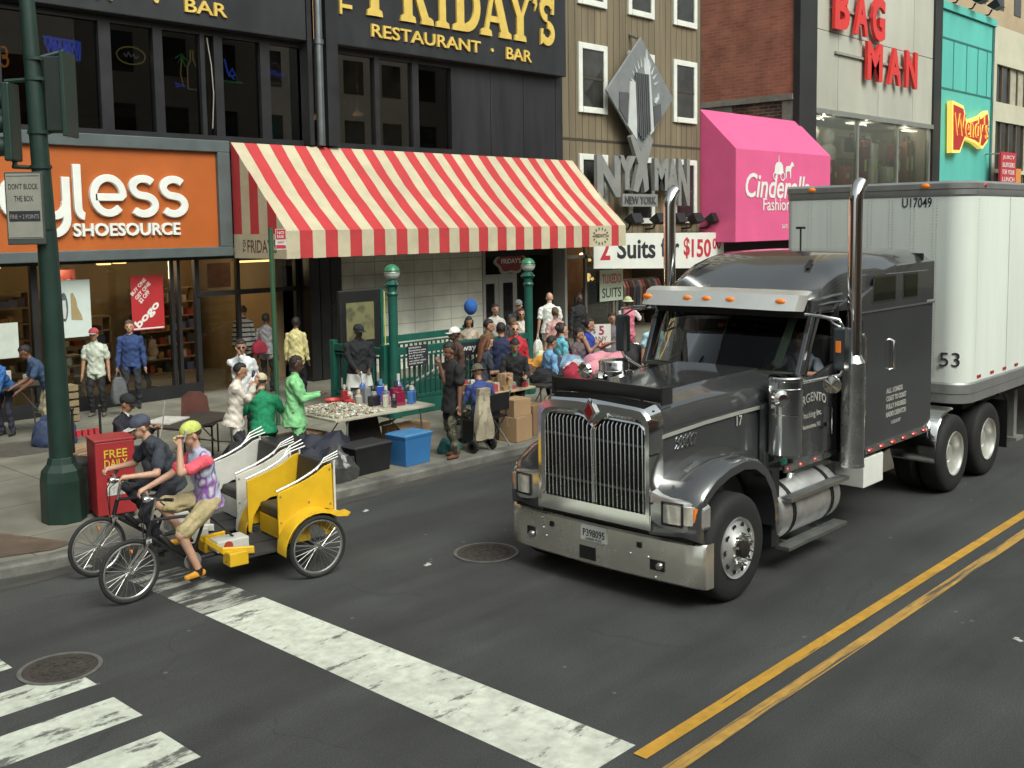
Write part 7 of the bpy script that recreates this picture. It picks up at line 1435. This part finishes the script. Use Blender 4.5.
bn=['tall red perfume bottle with a cream cap at the back left of the bottles','round red jar beside the trinket pile','pale frosted bottle beside the red jar','squat black perfume box with a grey cap at the table edge','pale green bottle beside the squat black one','tall smoky grey bottle with a silver cap','mauve bottle with a white cap near the front','slim blue bottle with a white cap at the back','navy bottle with a blue cap in the middle row','short crimson bottle at the front edge','tall crimson bottle with a black cap','round black bottle in the back row','large blue bottle with a white cap at the front','tallest light blue bottle with a white cap','small brown bottle at the back right','small black bottle at the right end of the table','cream round bottle at the back of the table','small dark round bottle at the front edge of the table']
for q,l in zip(bs,bn): bottle(q[0],q[1],SZ+.747,q[2],q[3],q[4],q[5],l,q[6])
for i in range(13): bottle(10.2+.055*i,13.05-.0*i-(i%3)*.06,SZ+.747,.06,.16+.02*(i%4),[(.2,.12,.06),(.03,.03,.03),(.3,.25,.15)][i%3],(.3,.24,.1),'small brown or black perfume bottle in the back right cluster',True,'small perfume bottles in the back right cluster')
t=thing('red_bowl','shallow red plastic bowl at the back of the trinkets','bowl',(9.85,13.05,SZ+.75)); MB().lathe([(0,.0),(.09,.0),(.15,.09),(.14,.09),(.085,.012),(0,.012)],(9.85,13.05,SZ+.75),n=20).build('bowl',M('bowl_red',(.45,.03,.03),.4),t)
# bins and boxes under / before the table
blu=M('bin_blue',(.035,.15,.36),.45,0,.08,3)
def tote(x,y,w,d,h,rot,m_,lid,label,name='storage_bin'):
    t=thing(name,label,'storage bin',(x,y,SZ),rot,'plastic storage bins',local=True); b=MB(); sec=lambda z,k:[(-w/2*k,-d/2*k,z),(w/2*k,-d/2*k,z),(w/2*k,d/2*k,z),(-w/2*k,d/2*k,z)]
    b.loft([sec(0,.86),sec(h*.86,.96),sec(h*.87,1.0),sec(h*.92,1.0)]); b.build('tub',m_,t,smooth=0,bevel=.012); b=MB(); b.loft([sec(h*.921,1.03),sec(h*.965,1.03),sec(h*.97,.94),sec(h,.9)]); b.build('lid',lid,t,smooth=0,bevel=.01)
tote(10.12,11.62,.56,.42,.47,.05,blu,M('lid_blue',(.06,.20,.40),.45,0,.08,3),'bright blue plastic storage bin at the kerb before the trinket table')
tote(9.36,11.72,.70,.44,.42,.03,black,M('lid_black',(.03,.03,.03),.5,0,.2,4),'black plastic storage crate left of the blue bin')
carton(10.62,12.5,SZ,.34,.3,.38,.1,'brown carton under the table right of the dark board',card,True); carton(10.98,12.42,SZ,.32,.3,.40,-.1,'brown carton under the right table leg',card)
b=MB(); b.obox((10.05,12.55,SZ+.30),(.6,.03,.52),Matrix.Rotation(R(-18),3,'X')); b.build('display_board',tdk,None,'dark flat board leaning under the trinket table','board',smooth=0)
heap(9.65,12.35,SZ,.32,.2,.26,M('cloth_dkgreen',(.02,.03,.018),.9,0,.3,5),'dark green cloth bundle under the trinket table',seed=11)
# second table with small goods, chair, cart, cartons
T2=ftable(12.55,12.1,.02,1.75,.85,.79,'tan folding table with small boxed goods beside the clothes',M('table_tan',(.40,.30,.19),.6,0,.1,3))
gcol=[(.45,.42,.36),(.35,.05,.06),(.5,.4,.25),(.06,.06,.08),(.2,.25,.2),(.5,.48,.45),(.3,.18,.08)]
gl=['small cream carton of goods','small red box of goods','small tan box of goods','small black box of goods','small green box of goods','small white box of goods','small brown box of goods']
tg={}
for i in range(80):
    k=i%7; x=rnd.uniform(11.75,13.3); y=rnd.uniform(11.75,12.48); h=rnd.uniform(.05,.16); m_=M('goods_box%d'%k,gcol[k],.6,0,.15,12)
    b=MB(); b.obox((x,y,SZ+.791+h/2),(rnd.uniform(.06,.13),rnd.uniform(.05,.1),h),rnd.uniform(-.4,.4)); b.build('goods_box',m_,None,gl[k]+' among others on the tan folding table','box','small %s boxes on the tan table'%gl[k].split()[1],smooth=0)
carton(12.45,11.86,SZ+.79,.22,.16,.26,.1,'upright tan box standing at the front of the goods table'); 
carton(12.35,11.55,SZ,.42,.36,.40,.1,'lower carton of the stack under the goods table'); carton(12.36,11.56,SZ+.402,.38,.34,.28,-.05,'upper carton of the stack under the goods table'); carton(12.9,11.75,SZ,.4,.4,.5,.2,'carton behind the stack under the goods table',cardd)
t=thing('folding_chair','black folding chair used by the seated vendor','chair',(11.75,11.5,SZ)); b=MB(); b.box(11.5,11.95,11.35,11.75,.60,.63); b.build('seat',black,t,smooth=0); b=MB(); b.box(11.5,11.95,11.3,11.33,.72,1.0); b.build('backrest',black,t,smooth=0,bevel=.02); b=MB()
for x in (11.5,11.95): b.tube([(x,11.28,1.02),(x,11.4,.6),(x,11.75,SZ)],.014,6); b.tube([(x,11.75,.6),(x,11.3,SZ)],.014,6)
b.build('frame',steel,t)
t=thing('shopping_cart','black folding shopping cart with a beige coat hung over it','cart',(11.38,11.42,SZ)); b=MB()
for x in (11.2,11.52): b.tube([(x,11.3,SZ+.1),(x,11.42,1.05)],.013,6)
for z in (.3,.5,.7,.9): b.tube([(11.2,11.3+.1*z,z),(11.52,11.3+.1*z,z)],.008,5)
b.box(11.2,11.5,11.35,11.6,.28,.62); b.build('frame',black,t); b=MB()
for x in (11.16,11.56): b.lathe([(.05,-.025),(.10,-.02),(.105,0),(.1,.02),(.05,.025),(0,.02)],(x,11.33,SZ+.105),(1,0,0),16)
b.split('wheel',rubber,t)
b=MB(); vs=[]
secs=[]
for k in range(9):
    z=1.12-.1*k; w=.10+.012*k; y=11.31+.02*math.sin(k); secs.append([(11.36-w+.02*math.sin(k*2+j)+.04*k/8,y-.04+.035*math.sin(j*2.1+k*.7)+.0,z) if j<6 else (11.36-w+.02*math.sin(k*2+11-j)+.04*k/8,y+.03,z) for j in range(12)])
    secs[-1]=[(11.36+(-w+2*w*(j/5 if j<6 else (11-j)/5))+.03*math.sin(k),y+(-.05+.03*math.sin(j*2.3+k) if j<6 else .03),z) for j in range(12)]
b.loft(secs); b.build('coat',M('coat_beige',(.36,.32,.23),.9,0,.12,6,.5,20),None,'beige coat draped over the black shopping cart','clothing')
heap(11.0,11.72,SZ,.2,.16,.2,M('cloth_teal',(.02,.10,.10),.9,0,.2,6),'teal cloth bundle on the ground beside the shopping cart',seed=21)
# clothes table and heaps
T3=ftable(14.25,12.0,.0,2.5,1.0,.80,'folding table buried under heaps of clothes beyond the truck hood',tdk)
hc_=[((.55,.25,.04),'orange sweater heaped on the clothes table'),((.45,.12,.16),'pink blouse folded on the clothes pile'),((.6,.25,.30),'large pale pink heap of clothes nearest the truck'),((.16,.30,.42),'light blue jeans heap on the clothes table'),((.012,.012,.016),'black clothes heap at the left of the pile'),((.30,.02,.04),'crimson clothes heap hanging over the table edge'),((.5,.52,.3),'pale lime garment at the back of the pile'),((.03,.04,.07),'navy garment heaped in the middle of the pile'),((.5,.5,.52),'white garment on the clothes pile'),((.10,.05,.03),'brown garment heap by the black clothes'),((.35,.03,.05),'red bag slumped at the left end of the clothes')]
pos=[(13.75,12.35,.34,.22,.34),(14.6,12.3,.28,.2,.32),(14.95,11.75,.46,.36,.36),(14.3,12.0,.40,.30,.34),(13.55,11.9,.40,.28,.24),(13.95,11.62,.32,.24,.26),(14.2,12.5,.34,.2,.38),(14.05,12.2,.34,.22,.36),(14.15,11.8,.26,.2,.32),(13.4,12.2,.28,.2,.26),(13.05,12.3,.16,.14,.24)]
for (c,l),(x,y,rx,ry,rz) in zip(hc_,pos): heap(x,y,SZ+.79,rx,ry,rz,M('garment_%d_%d'%(int(c[0]*99),int(c[2]*99)),c,.9,0,.2,5,.5,18),l,'clothes_heap','clothes',seed=int(x*100),group='clothes heaped on the vendor table',n=30)
heap(13.3,11.35,.55,.26,.16,.34,M('garment_dk',(.015,.015,.017),.9,0,.3,6,.5,20),'black garments slumped at the front edge of the goods table','clothes_heap','clothes',seed=77); 
t=thing('stroller','black baby stroller with bright metal bars behind the truck hood','stroller',(16.2,12.2,SZ)); b=MB(); b.tube([(16.0,12.0,.2),(16.3,12.3,.8),(16.5,12.5,1.25)],.016,6); b.tube([(16.3,11.8,.2),(16.5,12.1,.8),(16.7,12.3,1.25)],.016,6); b.tube([(16.5,12.5,1.25),(16.7,12.3,1.25)],.018,6); b.tube([(16.7,12.6,.25),(16.1,12.0,.85)],.014,6); b.build('frame',chrome2,t); b=MB(); b.sph((16.25,12.1,1.0),(.33,.3,.32),16,10); b.build('canopy',M('stroller_black',(.012,.012,.014),.7,0,.3,6),t); b=MB(); b.box(16.0,16.4,11.9,12.3,.5,.85); b.build('seat',black,t,smooth=0,bevel=.05); b=MB()
for x,y in ((16.0,12.0),(16.3,11.8),(16.6,12.6),(16.75,12.5)): b.lathe([(0,-.02),(.1,-.02),(.11,0),(.1,.02),(0,.02)],(x,y,SZ+.11),(.7,-.7,0),14)
b.build('wheels',rubber,t)
# price placard
t=thing('price_sign','hand held white card reading $5 ANY ITEMS','sign',(16.0,12.5,1.1)); ps=V((.73,-.68,0)); o_=V((15.62,12.63,1.24)); nn=ps.cross(Z); b=MB(); b.prism([(0,0),(.40,.0),(.40,.46),(0,.46)],o_,ps,Z,.012); b.build('card',M('card_white',(.62,.60,.55),.6,0,.06,6),t,smooth=0); o_=o_+nn*.0125
mg=M('magenta_ink',(.28,.01,.09),.6); MB().text('$',o_+ps*.05+Z*.27,ps,Z,.10,.06,.001).build('lettering',bl,t,smooth=0); MB().text('5',o_+ps*.17+Z*.25,ps,Z,.18,.10,.001,.03).build('lettering',mg,t,smooth=0)
MB().text('ANY',o_+ps*.20+Z*.14,ps,Z,.085,.26,.001,.01,'C').build('lettering',bl,t,smooth=0); MB().text('ITEMS',o_+ps*.20+Z*.03,ps,Z,.085,.33,.001,.01,'C').build('lettering',rl,t,smooth=0)
MB().cyl(V((15.8,12.47,.7)),V((15.82,12.46,1.25)),.015,n=6).build('stick',steel,t)
# far left table of goods
ftable(7.0,18.6,0,1.8,.7,.85,'vendor table with odds and ends at the far left by the shop window',tdk)
for i in range(10):
    x=6.3+.17*i; h=rs(.08,.3); b=MB(); b.obox((x,18.5+rs(-.2,.2),SZ+.852+h/2),(rs(.06,.14),rs(.06,.12),h),rs(-.5,.5)); b.build('goods_box',M('goods_box%d'%(i%7),gcol[i%7]),None,gl[i%7]+' on the far left vendor table','box','goods on the far left vendor table',smooth=0)
t=thing('crate','stacked wooden crate beside the man in the white shirt','crate',(8.5,18.9,SZ)); b=MB()
for k in range(5): b.box(8.12,8.5,18.9,19.2,SZ+.02+.14*k,SZ+.12+.14*k)
b.build('slats',M('crate_wood',(.22,.17,.09),.8,0,.2,6),t,smooth=0)
heap(7.3,17.2,SZ,.35,.3,.5,M('cloth_navybag',(.03,.045,.10),.8,0,.3,6,.4,14),'navy and white bundle of bags at the far left of the sidewalk',seed=31,name='bag_bundle',cat='bags')
# bags carried by people
def bagm(x,y,z,w,h,c,label,d=.14):
    t=thing('bag',label,'bag',(x,y,z)); b=MB(); b.loft([[(x-w/2*k,y-d/2*k,z+zz),(x+w/2*k,y-d/2*k,z+zz),(x+w/2*k,y+d/2*k,z+zz),(x-w/2*k,y+d/2*k,z+zz)] for zz,k in ((0,.85),(h*.3,1.05),(h*.8,.8),(h,.45))]); b.build('body',cloth(c),t,smooth=60,bevel=.03); b=MB(); b.tube([(x-w*.2,y,z+h*.95),(x,y,z+h*1.35),(x+w*.2,y,z+h*.95)],.012,6); b.build('handle',cloth(c),t)
bagm(9.28,18.9,.35,.30,.52,(.10,.105,.11),'dark grey carrier bag hanging from the hand of the man in the white shirt')
bagm(12.45,19.0,.98,.34,.28,(.22,.012,.03),'red shoulder bag of the woman entering the shop')
bagm(9.55,14.7,.80,.26,.42,(.012,.015,.05),'navy jacket bundle over the arm of the man in the white shirt and tie',.12)
bagm(18.9,16.9,.45,.26,.40,(.55,.54,.5),'white carrier bag beside the bald man')
bagm(11.2,21.2,.9,.22,.32,(.40,.24,.15),'tan bag carried inside the shop below the red poster')
b=MB(); b.sph((16.35,16.6,1.82),(.15,.15,.18),18,12); 
t=thing('balloon','blue and green balloon floating against the tiled wall','balloon',(16.35,16.6,1.6)); b.build('balloon',blend_mat('balloon_skin',[(.01,.05,.25),(.02,.10,.35),(.12,.2,.03)],4,ramp='EASE'),t); MB().cyl((16.35,16.6,1.64),(16.5,16.5,1.1),.004,n=4).build('string',white,t)
# ================================================================== SUBWAY ENTRANCE
def lamp(x,y,label,topc):
    t=thing('subway_lamp',label,'lamp post',(x,y,SZ),group='green subway entrance lamps'); b=MB(); b.cyl((x,y,SZ),(x,y,2.55),.085,n=16); b.lathe([(.12,0),(.13,.05),(.13,.14),(.09,.2)],(x,y,SZ),n=16); b.lathe([(.09,2.36),(.11,2.4),(.09,2.44)],(x,y,SZ-.132),n=16); b.lathe([(.085,2.53),(.14,2.57),(.10,2.6),(.06,2.66)],(x,y,0),n=16); b.build('post',subgreen,t)
    b=MB()
    for k in range(3):
        a=2*PI*k/3+.5; b.tube([(x+.09*math.cos(a),y+.09*math.sin(a),2.5),(x+.16*math.cos(a),y+.16*math.sin(a),2.56),(x+.10*math.cos(a),y+.10*math.sin(a),2.64)],.012,5)
    b.build('bracket',subgreen,t)
    r=.145; n=14; prof=[(r*math.sin(PI*k/n),-r*math.cos(PI*k/n)) for k in range(n+1)]
    b=MB(); b.lathe([p for p in prof if p[1]<=.02],(x,y,2.79),n=22); g=b.build('globe',M('globe_white',(.45,.5,.46),.3,0,.08,6),t); b=MB(); b.lathe([(a*1.004,c*1.004) for a,c in prof if c>=.0],(x,y,2.79),n=22); b.build('green_cap',M('globe_green',(.025,.19,.085),.3,0,.1,6),g); b=MB(); b.lathe([(r*1.0,-.015),(r*1.03,0),(r*1.0,.012)],(x,y,2.79),n=22); b.build('band',M('globe_band',(.3,.32,.3),.4,.5),g)
lamp(12.42,14.62,'near green subway lamp with a half green globe by the railing',1); lamp(16.0,14.55,'far green subway lamp with a half green globe before the restaurant door',1)
def fence(p0,p1,label,posts=2):
    p0=V(p0);p1=V(p1); d=(p1-p0); L=d.length; u=d/L; nrm=V((-u.y,u.x,0)); t=thing('subway_railing',label,'railing',(p0.x,p0.y,SZ),group='green subway railings')
    def bx(b,a,c,z0,z1,w): P=[p0+u*a+nrm*w,p0+u*c+nrm*w,p0+u*c-nrm*w,p0+u*a-nrm*w]; b.loft([[(q.x,q.y,z0) for q in P],[(q.x,q.y,z1) for q in P]])
    b=MB(); bx(b,0,L,1.27,1.40,.05); bx(b,0,L,SZ+.30,SZ+.36,.035); bx(b,0,L,SZ,SZ+.28,.05); bx(b,0,L,1.20,1.23,.03); b.build('rail',subgreen,t,smooth=0,bevel=.006)
    n=int(L/.125); b=MB()
    for k in range(1,n): bx(b,L*k/n-.018,L*k/n+.018,SZ+.36,1.2,.010)
    b.build('bars',M('subway_bars',(.012,.05,.04),.5,0,.2,4),t,smooth=0)
    for a in (0,L): b=MB(); bx(b,a-.06,a+.06,SZ,1.46,.06); b.build('post',subgreen,t,smooth=0,bevel=.01)
    return t
fence((12.42,14.65,0),(16.0,14.55,0),'long green subway railing behind the perfume table'); fence((12.35,14.8,0),(12.35,16.3,0),'short green subway railing running back towards the black pier'); 
fence((12.42,16.4,0),(16.0,16.4,0),'rear green subway railing against the tiled wall')
b=MB(); b.box(12.5,15.9,14.8,16.3,.1345,.137); b.build('stair_shade_sheet',M('stair_shade',(.01,.01,.01),.9,0,0),None,'flat dark sheet painted as the shade of the subway stairs inside the railings','stairs',smooth=0)  # thin near-black sheet on the slab, shade of the stairwell put in as colour
b=MB()
for k in range(1): b.tube([(12.6,15.4,.25),(15.6,15.4,1.25)],.03,8)
b.build('stair_handrail',M('handrail_pale',(.42,.43,.41),.4,.5,.1,4),None,'pale slanting handrail over the subway stairs','handrail')
wh=lambda: white
t=thing('stair_notice','black notice with white lines of text on the subway railing','sign',(12.95,14.57,1.05)); b=MB(); b.box(12.70,13.20,14.565,14.58,1.04,1.42); b.build('plate',bl,t,smooth=0)
for k,s_ in enumerate(['ENTRANCE','Downtown trains','Buy MetroCards','at all times','See agent or','use other stairs','across street']): MB().text(s_,(12.73,14.563,1.365-.048*k),X,Z,.030,[.3,.42,.4,.33,.36,.42,.34][k],.001,.004).build('lettering',white,t,smooth=0)
t=thing('station_sign','black subway sign lettered Subway on the railing','sign',(14.1,14.55,1.12)); b=MB(); b.box(13.62,14.62,14.535,14.55,1.10,1.36); b.build('plate',bl,t,smooth=0); MB().text('Subway',(13.72,14.533,1.16),X,Z,.16,.72,.001,.01).build('lettering',white,t,smooth=0)
t=thing('map_cabinet','black framed map cabinet beside the subway stairs','display board',(12.9,16.2,1.05)); b=MB(); b.box(12.38,13.36,16.12,16.22,1.12,2.40); b.build('frame',black,t,smooth=0,bevel=.02); b=MB(); b.box(12.52,13.2,16.11,16.12,1.42,2.16); b.build('map',blend_mat('map_paper',[(.10,.10,.045),(.16,.15,.07),(.07,.075,.04)],3.5,ramp='EASE'),t,smooth=0); b=MB()
for x in (12.5,13.2): b.box(x-.04,x+.04,16.14,16.20,SZ,1.13)
b.box(13.40,13.46,16.14,16.20,SZ,2.4); b.split('leg',subgreen,t,smooth=0); b=MB(); b.box(13.475,13.495,16.12,16.14,1.0,2.35); b.build('light_strip',M('strip_yellow',(.5,.55,.15),.5),t,smooth=0)
b=MB(); b.sph((12.97,13.55,1.94),.0001,4,3)
